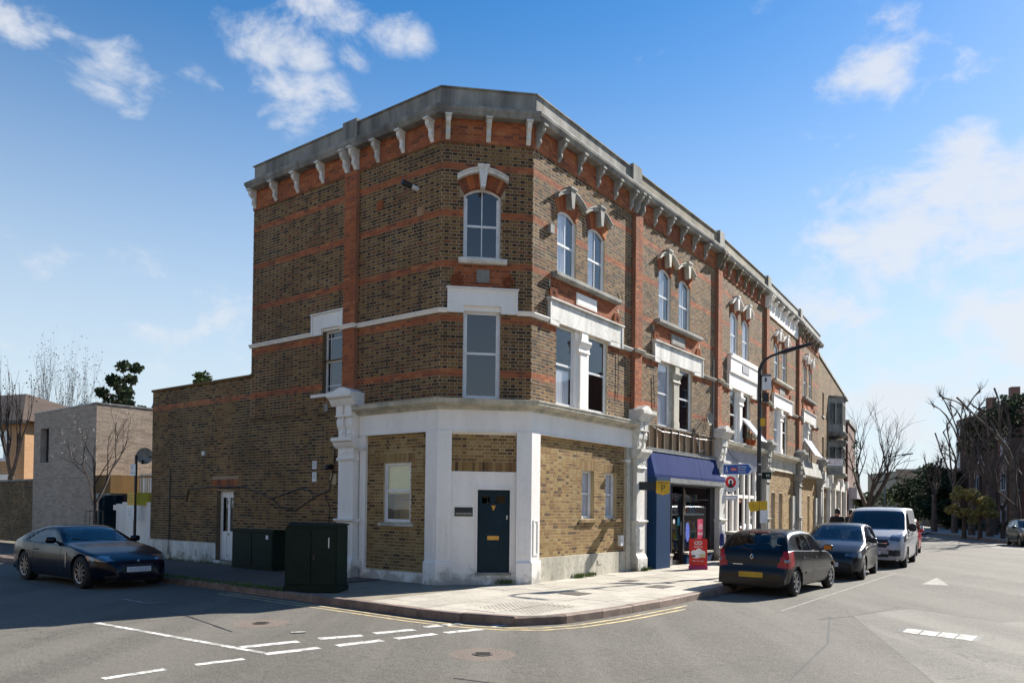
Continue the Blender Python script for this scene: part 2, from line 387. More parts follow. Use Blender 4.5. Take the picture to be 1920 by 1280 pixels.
def lay(F, a0, a1, z0, z1, holes=(), reds=(), red_all=False, d=0., flem=True):
    """list of bricks (F, a0, a1, z0, z1, d, is_red, is_full)"""
    out = []; k0 = int(round(z0/COURSE)); k1 = int(round(z1/COURSE))
    for k in range(k0, k1):
        za = k*COURSE+JT/2; zb = (k+1)*COURSE-JT/2; zc = (za+zb)/2
        red = red_all or any(r0 <= zc <= r1 for r0, r1 in reds)
        iv = [(a0, a1)]
        for h in holes:
            if h[2]-.02 < zc < h[3]+.02: iv = sub(iv, h[0], h[1])
        x = a0-1-(k % 2)*(.16875 if flem else .1125); i = 0
        while x < a1:
            w = (HALF if i % 2 else FULL) if flem else FULL; hd_ = 1 if red else (2 if (flem and i % 2) else 0)
            for p, q in iv:
                s0 = max(x, p); s1 = min(x+w, q)
                if s1-s0 > .025: out.append((F, s0, s1, za, zb, d, hd_, s1-s0 > w-1e-4 and w or 0))
            x += w+JT; i += 1
    return out
BRICKMESH = {}
def brick_mesh(w, m):
    key = (w, m.name)
    if key not in BRICKMESH:
        b = MB(); b.box(LOC, -w/2, w/2, -.03, 0, 0, COURSE-JT)
        me = bpy.data.meshes.new('brick'); me.from_pydata(b.v, [], b.f); me.materials.append(m); BRICKMESH[key] = me
    return BRICKMESH[key]
def wall_bricks(lst, mats, parent, singles=0, name='brickwork'):
    """lst from lay(); the nearest whole bricks as parts of their own, the rest joined"""
    if singles:
        def score(b):
            F, a0, a1, za, zb, d, red, w = b
            if not w: return -1
            p = Vector(F.P((a0+a1)/2, d, (za+zb)/2)); v = Vector((0,0,EYE))-p; r = v.length
            return (v.x*F.n[0]+v.y*F.n[1])/r**3*(a1-a0)
        order = sorted(range(len(lst)), key=lambda i: -score(lst[i])); pick = set(order[:singles])
    else: pick = ()
    B = MB()
    for i, (F, a0, a1, za, zb, d, red, w) in enumerate(lst):
        pr = .0012+random.random()*.0025
        if i in pick:
            me = brick_mesh(w, mats[int(red) if int(red) < len(mats) else 0]); o = bpy.data.objects.new('brick', me); COL.objects.link(o)
            o.parent = parent; c = Vector(F.P((a0+a1)/2, d+pr, za)); o.location = c-OFF[parent]; OFF[o] = c
            o.rotation_euler = (0, 0, atan2(F.n[1], F.n[0])-pi/2)
            continue
        P = F.P; e = d+pr; g = d-.004
        vs = [P(a0,e,za),P(a1,e,za),P(a1,e,zb),P(a0,e,zb),P(a0,g,za),P(a1,g,za),P(a1,g,zb),P(a0,g,zb)]
        B.add(vs, [(0,1,2,3),(3,2,6,7),(0,4,5,1),(0,3,7,4),(1,5,6,2)], int(red) if int(red) < len(mats) else 0)
    return B.build(name, mats, parent, kind='stuff')
def wall_sheet(mb, F, a0, a1, z0, z1, holes, d=0., rev=.12, m=0, revm=None):
    """masonry face with openings (a0,a1,z0,z1) and their reveals"""
    xs = sorted({a0, a1, *[min(max(h[0],a0),a1) for h in holes], *[min(max(h[1],a0),a1) for h in holes]})
    zs = sorted({z0, z1, *[min(max(h[2],z0),z1) for h in holes], *[min(max(h[3],z0),z1) for h in holes]})
    for i in range(len(xs)-1):
        for j in range(len(zs)-1):
            cx = (xs[i]+xs[i+1])/2; cz = (zs[j]+zs[j+1])/2
            if any(h[0] < cx < h[1] and h[2] < cz < h[3] for h in holes): continue
            mb.quad(F.P(xs[i],d,zs[j]), F.P(xs[i+1],d,zs[j]), F.P(xs[i+1],d,zs[j+1]), F.P(xs[i],d,zs[j+1]), m=m)
    k = m if revm is None else revm
    for h in holes:
        a, b, lo, hi = h[:4]; r = d-rev
        mb.quad(F.P(a,d,lo),F.P(a,r,lo),F.P(a,r,hi),F.P(a,d,hi), m=k); mb.quad(F.P(b,d,lo),F.P(b,r,lo),F.P(b,r,hi),F.P(b,d,hi), m=k)
        mb.quad(F.P(a,d,lo),F.P(b,d,lo),F.P(b,r,lo),F.P(a,r,lo), m=k); mb.quad(F.P(a,d,hi),F.P(b,d,hi),F.P(b,r,hi),F.P(a,r,hi), m=k)
def arcz(t, z, rise): return z+rise*(1-(2*t-1)**2)
def window(F, a0, a1, z0, z1, parent, rise=0, d=-.10, style='sash', fm=None, glass=None, backing=None, sill=None, mid=None, bars=1):
    """window > pane, curtain. styles: sash (2 over 2), plain (1 over 1), margin (margin lights), small"""
    fm = fm or M['upvc']; glass = glass or M['glass']
    f = .055; b = MB(); d1 = d; d0 = d-.05; zm = mid if mid else (z0+z1+rise*.5)/2
    zt = z1
    b.box(F, a0, a0+f, d0, d1, z0, zt); b.box(F, a1-f, a1, d0, d1, z0, zt)
    b.box(F, a0+f, a1-f, d0, d1, z0, z0+f*1.3)
    n = 9
    if rise:
        lo = [(a0+f*.0+(a1-a0)*i/(n-1), arcz(i/(n-1), zt-f, rise)) for i in range(n)]
        hi = [(a0+(a1-a0)*i/(n-1), arcz(i/(n-1), zt, rise)+.01) for i in range(n)]
        b.strip(F, lo, hi, d0, d1+.001)
    else: b.box(F, a0+f, a1-f, d0, d1, zt-f, zt)
    s = .035
    b.box(F, a0+f, a1-f, d0+.012, d1-.012, zm-.025, zm+.025)
    if style == 'sash':
        c = (a0+a1)/2
        b.box(F, c-.011, c+.011, d0+.02, d1-.02, z0+f, zm-.025); b.box(F, c-.011, c+.011, d0+.02, d1-.02, zm+.025, zt+rise-f)
    if style in ('plain', 'sash'):
        for lo, hi in ((z0+f*1.3, zm-.025), (zm+.025, zt-f)):
            b.box(F, a0+f, a0+f+s, d0+.015, d1-.015, lo, hi); b.box(F, a1-f-s, a1-f, d0+.015, d1-.015, lo, hi)
    if style == 'margin':
        for lo, hi in ((z0+f*1.3, zm-.025), (zm+.025, zt-f)):
            for x in (a0+f+.10, a1-f-.10): b.box(F, x-.01, x+.01, d0+.02, d1-.02, lo, hi)
        b.box(F, a0+f, a1-f, d0+.02, d1-.02, zt-f-.14, zt-f-.12); b.box(F, a0+f, a1-f, d0+.02, d1-.02, z0+.20, z0+.22)
    w = b.build('window', fm, parent)
    top = zt+rise
    for lo, hi in ((z0+f*1.3, zm-.025), (zm+.025, top-.02)):
        g = MB()
        if rise and hi > zt: g.plate(F, [(a0+.03,lo),(a1-.03,lo)]+[(a1-.03-(a1-a0-.06)*i/8, arcz(1-i/8, zt-.02, rise)) for i in range(9)], d0+.020, d0+.024)
        else: g.box(F, a0+.03, a1-.03, d0+.020, d0+.024, lo, hi)
        g.build('pane', glass, w)
    if backing:
        kind, fr = backing
        c = MB(); dd = d0-.016
        if kind == 'curtain':
            nn = 26; x0 = a0+.02; x1 = a0+(a1-a0)*fr
            for i in range(nn):
                p = x0+(x1-x0)*i/nn; q = x0+(x1-x0)*(i+1)/nn
                da = dd+.008*sin(i*1.9); db = dd+.008*sin((i+1)*1.9)
                c.quad(F.P(p,da,z0),F.P(q,db,z0),F.P(q,db,top),F.P(p,da,top))
            c.build('curtain', M['curtain'], w, smooth=True)
        elif kind == 'blind':
            c.box(F, a0+.03, a1-.03, dd, dd+.004, z0+(top-z0)*(1-fr), top); c.build('blind', M['curtain'], w)
        elif kind == 'yblind':
            c.box(F, a0+.03, a1-.03, dd, dd+.004, z0+(top-z0)*(1-fr), top); c.build('blind', M['blindy'], w)
    if sill:
        e, pd, m_ = sill
        MB().prism(F, [(d0,z0-.001),(pd,z0-.02),(pd,z0-.09),(pd-.03,z0-.10),(d0,z0-.10)], a0-e, a1+e).build('window_sill', m_, w)
    return w
def bracket(F, a, parent, m, z=10.27, w=.10, h=.49, d=.26):
    """scrolled cornice console"""
    pr = [(0,z),(d,z),(d,z-.035),(d-.02,z-.05),(d-.035,z-.06),(d-.03,z-.10),(d-.045,z-.15),(d-.085,z-.19),(d-.125,z-.215),(d-.15,z-.25),(d-.155,z-.29),(d-.14,z-.33),(d-.15,z-.38),(d-.18,z-.41),(d-.20,z-.44),(d-.235,z-h),(0,z-h)]
    b = MB(); b.prism(F, pr, a-w/2, a+w/2); b.box(F, a-w/2-.025, a+w/2+.025, .0, d+.015, z-.045, z-.003)
    b.box(F, a-w*.24, a+w*.24, .02, d-.135, z-.36, z-.22)
    return b.build('bracket', m, parent)
def hood(F, wins, z, rise, parent, m, h=.075, d=.13, ext=.15, key=True):
    """moulded hood over arched windows, with keystones"""
    b = MB()
    for i, (a0, a1) in enumerate(wins):
        x0 = a0-ext; x1 = a1+ext
        if i+1 < len(wins): x1 = (a1+wins[i+1][0])/2
        if i > 0: x0 = (wins[i-1][1]+a0)/2
        n = 11
        lo = [(x0+(x1-x0)*k/(n-1), arcz(k/(n-1), z, rise)) for k in range(n)]
        b.strip(F, lo, [(a, q+h) for a, q in lo], .004, d); b.strip(F, [(a, q+h) for a, q in lo], [(a, q+h+.03) for a, q in lo], .004, d+.03)
    b.build('hood_moulding', m, parent)
    if key:
        for a0, a1 in wins:
            c = (a0+a1)/2; zt = z+rise+h; k = MB()
            k.plate(F, [(c-.05,zt-.42),(c+.05,zt-.42),(c+.105,zt+.03),(c-.105,zt+.03)], .006, d+.045)
            k.box(F, c-.135, c+.135, .006, d+.075, zt+.03, zt+.075); k.box(F, c-.115, c+.115, .006, d+.06, zt-.01, zt+.03)
            k.build('keystone', m, parent)
def arch(F, a0, a1, z, rise, zt, rt, parent, m, ext=.15):
    """gauged red brick arch, one wedge per brick: the openings head follows it"""
    n = 13
    b = MB()
    for i in range(n):
        t0 = (i+.04)/n; t1 = (i+.96)/n
        lo0 = (a0+(a1-a0)*t0, arcz(t0, z, rise)); lo1 = (a0+(a1-a0)*t1, arcz(t1, z, rise))
        hi0 = (a0-ext+(a1-a0+2*ext)*t0, arcz(t0, zt, rt)); hi1 = (a0-ext+(a1-a0+2*ext)*t1, arcz(t1, zt, rt))
        b.plate(F, [lo0, lo1, hi1, hi0], -.118, .012+.004*random.random())
    return b.build('brick_arch', m, parent, kind='stuff')
def shop_pilaster(F, a0, a1, parent, m, dd=.0, top=True):
    """ground-floor shopfront pilaster with panelled pedestal, capital, scroll console and heavy cap"""
    b = MB(); w = a1-a0; k = dd
    b.box(F, a0-.03, a1+.03, -.05, .26+k, -.02, .34); b.prism(F, [(-.05,.34),(.26+k,.34),(.19+k,.46),(-.05,.46)], a0-.02, a1+.02)
    b.box(F, a0, a1, -.05, .19+k, .46, 1.30)
    b.box(F, a0+.10, a1-.10, .19+k, .21+k, .56, 1.20); b.box(F, a0+.13, a1-.13, .2+k, .225+k, .59, 1.17)
    b.prism(F, [(-.05,1.30),(.22+k,1.30),(.27+k,1.34),(.27+k,1.365),(.2+k,1.38),(-.05,1.38)], a0-.05, a1+.05)
    b.box(F, a0+.02, a1-.02, -.05, .18+k, 1.38, 2.78); b.prism(F, [(-.05,2.76),(.21+k,2.76),(.23+k,2.80),(.21+k,2.84),(-.05,2.84)], a0-.01, a1+.01)
    b.box(F, a0+.01, a1-.01, -.05, .19+k, 2.84, 3.06)
    for i in range(4):
        c = a0+w*(i+.7)/4.4+.03; b.lathe((c,.19+k,2.95), [(.035,0),(.03,.012),(.0,.014)], 8, 'y', F=F)
    b.prism(F, [(-.05,3.06),(.20+k,3.06),(.26+k,3.12),(.30+k,3.20),(.36+k,3.23),(.36+k,3.31),(-.05,3.31)], a0-.07, a1+.07)
    p = b.build('pilaster', m, parent)
    c = MB()
    # console scroll: two S-curved cheeks with a recessed middle
    def S(d):
        return [(-.05,3.31),(.16+d,3.31),(.19+d,3.36),(.17+d,3.43),(.19+d,3.50),(.24+d,3.60),(.25+d,3.72),(.21+d,3.80),(.27+d,3.83),(.27+d,4.07),(-.05,4.07)]
    c.prism(F, S(k), a0+.01, a0+w*.42); c.prism(F, S(k), a1-w*.42, a1-.01); c.prism(F, S(k-.05), a0+w*.42, a1-w*.42)
    c.box(F, a0+.06, a0+w*.36, .17+k, .225+k, 3.40, 3.50); c.box(F, a1-w*.36, a1-.06, .17+k, .225+k, 3.40, 3.50)
    c.box(F, a0-.0, a1+.0, -.05, .285+k, 3.81, 3.85)
    c.build('scroll_console', m, parent)
    if top:
        t = MB()
        t.prism(F, [(-.05,4.07),(.28+k,4.07),(.34+k,4.16),(.37+k,4.22),(.45+k,4.27),(.45+k,4.36),(-.05,4.38)], a0-.14, a1+.14)
        t.plate(F, [(a0-.08,4.375),(a1+.08,4.375),(a1-.02,4.43),((a0+a1)/2+.09,4.50),((a0+a1)/2-.09,4.50),(a0+.02,4.43)], -.04, .36+k)
        t.build('console_cap', m, parent)
def jamb_red(mb, F, wins, z0, z1): pass
def bands(F, a0, a1, holes, h):
    for z0, z1 in BANDS:
        b = MB(); wall_sheet(b, F, a0, a1, z0, z1, [q for q in holes if q[2] < z1 and q[3] > z0], d=.0006, rev=.0004); b.build('band_joint', M['mortarr'], h)
# ---------------------------------------------------------------- one bay of the terrace, first and second floor
def upper_front(F, T, a_lo, a_hi, h, tone, holes_extra=(), backings=None, w_glass=None, white_band=False, fr_m=None, singles=None):
    """T = template origin: windows at T+1.62.. and T+3.0..; wall between a_lo and a_hi. returns brick list"""
    up = [(T+1.62, T+2.45), (T+3.0, T+3.84)]; lo = [(T+1.62, T+2.48), (T+3.12, T+4.04)]
    holes = [(a, b, 7.19, 8.76) for a, b in up]+[(lo[0][0], lo[1][1], 4.08, 6.0)]+list(holes_extra)
    trim = tone['trim']
    bk = backings or [('curtain', .62), ('curtain', .45), ('curtain', .99), None]
    for i, (a, b) in enumerate(up):
        window(F, a, b, 7.19, 8.60, h, rise=.15, d=-.045, backing=bk[i], style='sash', glass=w_glass or M['glass'])
        arch(F, a, b, 8.60, .15, 8.90, .25, h, M['red'])
    for i, (a, b) in enumerate(lo):
        window(F, a, b, 4.10, 6.0, h, d=-.06, backing=bk[i+2], style='plain', glass=M['glasssky'] if i else (w_glass or M['glass']), mid=5.09)
    hood(F, up, 8.91, .24, h, trim)
    # long sill under the pair
    MB().prism(F, [(-.1,7.19),(.16,7.165),(.16,7.09),(.12,7.05),(-.02,7.05)], T+1.40, T+4.48).build('window_sill', tone['sill'], h)
    # window surround below: lintel dropped at both ends, centre pier with capital
    b = MB(); x0, x1 = T+1.24, T+4.66
    b.plate(F, [(x0,6.05),(x0,6.47),(x1,6.47),(x1,6.05),(lo[1][1],6.0),(lo[0][0],6.0)][::-1], .004, .085)
    b.box(F, x0, lo[0][0], .004, .085, 5.92, 6.05); b.box(F, lo[1][1], x1, .004, .085, 5.92, 6.05)
    b.prism(F, [(.0,6.47),(.14,6.50),(.14,6.53),(.0,6.55)], x0-.04, x1+.04)
    b.box(F, x0-.02, x0+.03, .085, .105, 5.92, 6.47); b.box(F, x1-.03, x1+.02, .085, .105, 5.92, 6.47)
    b.build('window_surround', tone['sur'], h)
    p = MB(); c0, c1 = lo[0][1], lo[1][0]; cm = (c0+c1)/2; w = .19
    p.box(F, c0, c1, -.13, -.02, 4.08, 6.0)
    p.box(F, cm-w, cm+w, -.02, .055, 4.08, 4.32); p.box(F, cm-w*.8, cm+w*.8, -.02, .035, 4.32, 5.48)
    p.prism(F, [(-.02,5.48),(.05,5.48),(.07,5.51),(.05,5.54),(.045,5.62),(.09,5.68),(.115,5.74),(.115,5.79),(-.02,5.79)], cm-w-.06, cm+w+.06)
    p.box(F, cm-w*.75, cm+w*.75, -.02, .07, 5.79, 6.0)
    p.build('window_pier', tone['pier'], h)
    # red brick apron with plaque and terracotta scrolls
    ap = lay(F, T+1.36, T+4.54, 6.55, 7.05, red_all=True, d=.006)
    MB().box(F, T+1.36, T+4.54, .001, .006, 6.55, 7.05).build('apron_joint', M['mortarr'], h)
    MB().plate(F, [(T+2.46,6.64),(T+3.42,6.64),(T+3.42,6.93),(T+2.46,6.93)], .006, .03).box(F, T+2.50, T+3.38, .03, .036, 6.67, 6.90).build('plaque', tone['plaque'], h)
    for cx in (T+1.44, T+4.46):
        s = MB()
        for q in range(3):
            r = .045+.045*q; n = 14
            s.strip(F, [(cx+r*cos(2*pi*k/n), 6.68+r*1.1*sin(2*pi*k/n)) for k in range(n+1)], [(cx+(r+.022)*cos(2*pi*k/n), 6.68+(r+.022)*1.1*sin(2*pi*k/n)) for k in range(n+1)], .006, .045)
        s.build('terracotta_scroll', M['red'], h)
    bands(F, a_lo, a_hi, holes, h)
    ws = MB(); wall_sheet(ws, F, a_lo, a_hi, 4.05, 9.80, holes); ws.build('wall', tone['mortar'], h)
    br = lay(F, a_lo, a_hi, 4.05, 9.75, holes=holes+[(T+1.30, T+4.60, 6.50, 7.08)], reds=BANDS)
    return br, ap
def cornice(path, nrm, h, m, mu=None, z=0):
    b = MB()
    b.sweep(path, nrm, [(.0,10.27+z),(.22,10.27+z),(.25,10.30+z),(.25,10.33+z),(.28,10.37+z),(.29,10.43+z),(.28,10.46+z),(.10,10.50+z),(.0,10.50+z)])
    b.build('cornice', m, h)
    MB().sweep(path, nrm, [(.09,10.50+z),(.09,10.89+z),(.13,10.905+z),(.13,10.93+z),(-.22,10.94+z),(-.22,10.25+z),(0,10.25+z),(0,10.50+z)]).build('parapet', mu or m, h)
def frieze(F, a0, a1, h, bricks, z0=9.75, z1=10.27):
    MB().box(F, a0, a1, -.05, .0295, z0, z1).build('frieze_joint', M['mortarr'], h)
    n0 = int(round(z0/COURSE)); bricks += [(f, x0, x1, za, zb, d, True, 0) for f, x0, x1, za, zb, d, r, w in lay(F, a0, a1, z0, z1-.02, red_all=True, d=.03)]
def pier_strip(F, a0, a1, h, bricks, z0=4.40, z1=9.75, d=.11):
    MB().box(F, a0, a1, -.02, d-.0005, z0, z1).build('pier_joint', M['mortarr'], h)
    bricks += [(f, x0, x1, za, zb, dd, True, 0) for f, x0, x1, za, zb, dd, r, w in lay(F, a0, a1, z0, z1, red_all=True, d=d)]
def stringcourse(path, nrm, h, m, z=5.955):
    MB().sweep(path, nrm, [(.0,z),(.05,z),(.07,z+.03),(.07,z+.045),(.10,z+.065),(.10,z+.09),(.0,z+.11)]).build('string_course', m, h)
def fascia(path, nrm, h, m, m2=None, d=.05):
    b = MB(); b.sweep(path, nrm, [(-.06,3.345),(d,3.345),(d,3.375),(d-.015,3.385),(d-.015,3.83),(-.06,3.83)]); b.build('fascia', m, h)
    b = MB(); b.sweep(path, nrm, [(-.06,3.83),(d+.02,3.83),(d+.05,3.86),(d+.05,3.885),(d+.20,3.93),(d+.24,3.955),(d+.24,4.005),(d+.26,4.02),(d+.26,4.045),(-.05,4.10),(-.06,4.10)]); b.build('shopfront_cornice', m2 or m, h)
def seg_nrm(F): return F.n
RIGHTTONE = dict(trim=M['gstone'], sill=M['gstone'], sur=M['whited'], pier=M['white'], plaque=M['white'], mortar=M['mortar'])

# ================================================================ corner house
CH = thing('corner_house', 'three-storey corner building with chamfered brick corner, white ground floor and dark blue front door', 'building', (P2[0]-.5, P2[1]+3, 0))
FX = [0]
allb = []     # bricks: stock / red
# --- right (main street) face
br, ap = upper_front(FR, -.63, 0, 4.72, CH, RIGHTTONE, backings=[('curtain', .66), ('curtain', .5), None, None])
allb += br; apb = ap
MB().box(FR, 1.02, 1.72, -.125, -.121, 4.18, 4.98).build('blind', M['curtain'], CH)
FRr = FR
# --- chamfer face
holesC = [(.49,1.325,7.19,8.78),(.515,1.345,4.09,6.05)]
ws = MB(); wall_sheet(ws, FC, 0, 2.05, 3.9, 9.80, holesC); ws.build('wall', M['mortard'], CH)
bands(FC, 0, 2.05, holesC, CH)
allb += lay(FC, 0, 2.05, 4.05, 9.75, holes=holesC+[(.42,1.41,6.50,7.05),(.40,1.42,8.6,8.8)], reds=BANDS)
red2 = lay(FC, .30, 1.55, 6.525, 7.05, red_all=True, d=.006)
MB().box(FC, .30, 1.55, .001, .006, 6.5, 7.05).build('apron_joint', M['mortarr'], CH)
window(FC, .49, 1.325, 7.19, 8.62, CH, rise=.16, style='sash', glass=M['glasssky'], backing=None)
arch(FC, .49, 1.325, 8.62, .16, 8.88, .20, CH, M['red'])
hood(FC, [(.49,1.325)], 8.89, .19, CH, M['whited'])
MB().prism(FC, [(-.1,7.19),(.15,7.165),(.15,7.10),(.11,7.06),(-.02,7.06)], .38, 1.46).build('window_sill', M['whited'], CH)
MB().box(FC, .795, 1.08, .006, .03, 6.66, 6.94).build('plaque', M['gstone'], CH)
window(FC, .515, 1.345, 4.09, 6.02, CH, d=-.09, style='plain', glass=M['glasssky'], mid=5.10)
b = MB(); b.plate(FC, [(.155,5.97),(.515,5.97),(.515,6.13),(1.345,6.13),(1.345,5.97),(1.715,5.97),(1.715,6.49),(.155,6.49)], .004, .06)
b.prism(FC, [(.0,6.49),(.10,6.50),(.10,6.53),(.0,6.545)], .13, 1.74)
b.box(FC, .155, .20, .06, .085, 5.97, 6.49); b.box(FC, 1.67, 1.715, .06, .085, 5.97, 6.49); b.box(FC, .20, 1.67, .06, .08, 6.45, 6.49)
b.box(FC, .515, 1.345, -.12, .004, 6.02, 6.13)
b.build('window_surround', M['white'], CH)
for cx in (.36, 1.50):
    s = MB()
    for q in range(3):
        r = .04+.04*q; n = 14
        s.strip(FC, [(cx+r*cos(2*pi*k/n), 6.68+r*1.1*sin(2*pi*k/n)) for k in range(n+1)], [(cx+(r+.02)*cos(2*pi*k/n), 6.68+(r+.02)*1.1*sin(2*pi*k/n)) for k in range(n+1)], .006, .045)
    s.build('terracotta_scroll', M['red'], CH)
# --- left (side street) face, main part
LEND = 6.95; LEXT = 12.13
holesL = [(3.22,3.95,4.47,6.05),(7.68,8.50,.10,2.07)]
ws = MB(); wall_sheet(ws, FL, 0, LEND, 3.9, 9.80, holesL, rev=.16); ws.build('wall', M['mortard'], CH)
bands(FL, 0, LEND, holesL, CH)
allb += lay(FL, 0, LEND, 4.05, 9.75, holes=holesL+[(2.66,3.08,0,9.75)], reds=BANDS)
# lower part of the wall and the low rear wing
ws = MB(); wall_sheet(ws, FL, 3.12, LEXT, 0, 5.19, [h for h in holesL]+[(3.0,LEND,4.05,5.3)], rev=.16); ws.build('wall', M['mortard'], CH)
dirty = lay(FL, 3.10, LEXT, .525, 4.05, holes=holesL+[(7.45,8.72,2.17,2.42)])+lay(FL, LEND, LEXT, 4.05, 5.175, reds=[(4.575,4.725)])
redl = lay(FL, 7.47, 8.70, 2.175, 2.40, red_all=True)
redl = [(f,x0,x1,2.185,2.395,d,True,0) for f,x0,x1,za,zb,d,r,w in lay(FL, 7.47, 8.70, 2.175, 2.25, red_all=True)]
redl2 = []
x = 7.47
while x < 8.68: redl2.append((FL, x, x+.065, 2.185, 2.395, 0, True, 0)); x += .075
MB().bbox(FL, 6.85, LEXT+.03, -.25, .045, 5.175, 5.245, c=.01).build('wall_coping', M['stockdirty'], CH)
for i, (a, z) in enumerate([(.61,8.33),(1.95,8.77)]):
    MB().box(FL, a-.11, a+.11, .0, .016, z-.11, z+.11).box(FL, a-.085, a+.085, .016, .020, z-.085, z+.085).build('air_vent', M['red'] if i else M['timber'], CH)
b = MB(); b.tube([FL.P(.74,.0,8.86), FL.P(.74,.22,8.86)], .055, 12); o = b.build('boiler_flue', M['upvc'], CH)
MB().tube([FL.P(.74,.20,8.86), FL.P(.80,.42,8.90)], .062, 12).build('flue_terminal', M['black'], o)
window(FL, 3.22, 3.95, 4.47, 6.05, CH, d=-.12, style='margin', mid=5.28, glass=M['glasssky'], backing=('blind', .3), sill=(.30, .12, M['white']))
MB().box(FL, 3.27, 3.75, -.27, -.266, 4.52, 5.24).build('blind', M['curtain'], CH)
b = MB(); b.plate(FL, [(3.13,5.95),(3.22,5.95),(3.22,6.10),(3.95,6.10),(3.95,5.95),(4.33,5.95),(4.33,6.46),(3.13,6.46)], .004, .06)
b.prism(FL, [(.0,6.46),(.10,6.47),(.10,6.50),(.0,6.515)], 3.10, 4.36); b.box(FL, 4.28, 4.33, .06, .085, 5.95, 6.46); b.box(FL, 3.13, 3.18, .06, .085, 5.95, 6.46); b.box(FL, 3.22, 3.95, -.14, .004, 6.04, 6.10)
b.build('window_surround', M['white'], CH)
# red brick pier on the side street
pr = []
pier_strip(FL, 2.66, 3.08, CH, pr, z0=4.35)
# white string course in its pieces
stringcourse([FL.P(LEND+.02,0,0)[:2], FL.P(4.33,0,0)[:2]], [FL.n], CH, M['white'])
stringcourse([FL.P(3.13,.11,0)[:2], FL.P(2.62,.11,0)[:2]], [FL.n], CH, M['white'])
stringcourse([FL.P(2.66,0,0)[:2], P1, FC.P(.155,0,0)[:2]], [FL.n, FC.n], CH, M['white'])
stringcourse([FC.P(1.715,0,0)[:2], P2, FR.P(.61,0,0)[:2]], [FC.n, FR.n], CH, M['white'])
stringcourse([FR.P(4.03,0,0)[:2], FR.P(4.66,0,0)[:2]], [FR.n], CH, M['whited'])
# frieze, brackets, cornice, parapet round the three faces
for F_, a0, a1 in ((FL, 0, LEND), (FC, 0, 2.05), (FR, 0, 4.75)): frieze(F_, a0, a1, CH, allb)
for a in (.27, 1.17, 2.0, 2.71, 3.03, 4.0, 5.0, 5.92, 6.85): bracket(FL, a, CH, M['whited'], d=.34 if a in (2.71, 3.03) else .26)
for a in (.12, 1.02, 1.92): bracket(FC, a, CH, M['whited'])
for a in (.10, .97, 1.84, 2.74, 3.64, 4.50): bracket(FR, a, CH, M['gstone'])
endp = FL.P(LEND-.22,0,0)[:2]
cornice([adv(endp, 36.8, 1.2), endp, P1, P2, FR.P(4.72,0,0)[:2]], [(-cos(radians(36.8)), sin(radians(36.8))), FL.n, FC.n, FR.n], CH, M['stone'], M['stone'])
MB().box(FL, 2.62, 3.12, -.2, .17, 10.44, 10.99).build('parapet_block', M['stone'], CH)
MB().box(FR, 4.42, 4.92, -.2, .17, 10.44, 11.02).build('parapet_block', M['stone'], CH)
# --- ground floor: white frame, brick infill panels
ybr = []
def infill(F, a0, a1, z0, z1, holes, h, d=-.05, bl=None, soldiers=()):
    ws = MB(); wall_sheet(ws, F, a0, a1, z0, z1, holes, d=d, rev=.12); ws.build('wall', M['mortary'], h)
    sh = [(a-.14, b+.14, z-.005, z+.23) for a, b, z in soldiers]
    out = lay(F, a0, a1, z0, z1, holes=list(holes)+sh, d=d)
    for a, b, z in soldiers:
        x = a-.13
        while x < b+.12: out.append((F, x, x+.065, z+.005, z+.22, d, False, 0)); x += .075
    return out
wl = (.87, 1.765, 1.32, 2.69)
ybr += infill(FL, .33, 2.47, .20, 3.345, [wl], CH, soldiers=[(wl[0], wl[1], 2.69)])
w0 = window(FL, *wl, CH, d=-.10, style='plain', mid=2.05, glass=M['glass'], backing=('yblind', .52), sill=(.10, .02, M['cream']))
rm = MB(); rm.box(FL, .7, 1.95, -.62, -.60, 1.0, 2.9); rm.build('room_wall', M['room'], CH)
b = MB(); b.box(FL, 1.02, 1.36, -.60, -.585, 1.42, 1.80); b.build('picture', M['wood'], CH)
b = MB(); b.tube([FL.P(.98,-.45,1.85), FL.P(1.55,-.42,1.83)], .012); b.tube([FL.P(1.5,-.42,1.83), FL.P(1.62,-.4,1.35)], .010); b.build('clothes_airer', M['steel'], CH)
wr = [(2.275, 2.865, 1.43, 2.63), (3.435, 4.03, 1.43, 2.62)]
ybr += infill(FR, .31, 4.42, .55, 3.345, wr, CH, soldiers=[(a, b, z) for a, b, _, z in wr])
for w in wr:
    ww = window(FR, *w, CH, d=-.15, style='plain', mid=2.05, glass=M['glass'], backing=('curtain', .97), sill=(.09, .02, M['cream']))
    bb = [(FR, x, x+.2, w[2]-.085, w[2]-.015, .02, False, 0) for x in np.arange(w[0]-.12, w[1]+.0, .21)]
    wall_bricks(bb, [M['yellow'], M['red']], CH, name='brick_sill')
ybr += infill(FC, .29, 1.735, 2.475, 3.29, [], CH, d=-.04)[:]
sold = [(FC, x, x+.065, 2.475, 2.69, -.03, False, 0) for x in np.arange(.30, 1.72, .075)]
ybr = [q for q in ybr if not (q[0] is FC and q[3] < 2.70)]+sold
b = MB()
pier_c = MB()
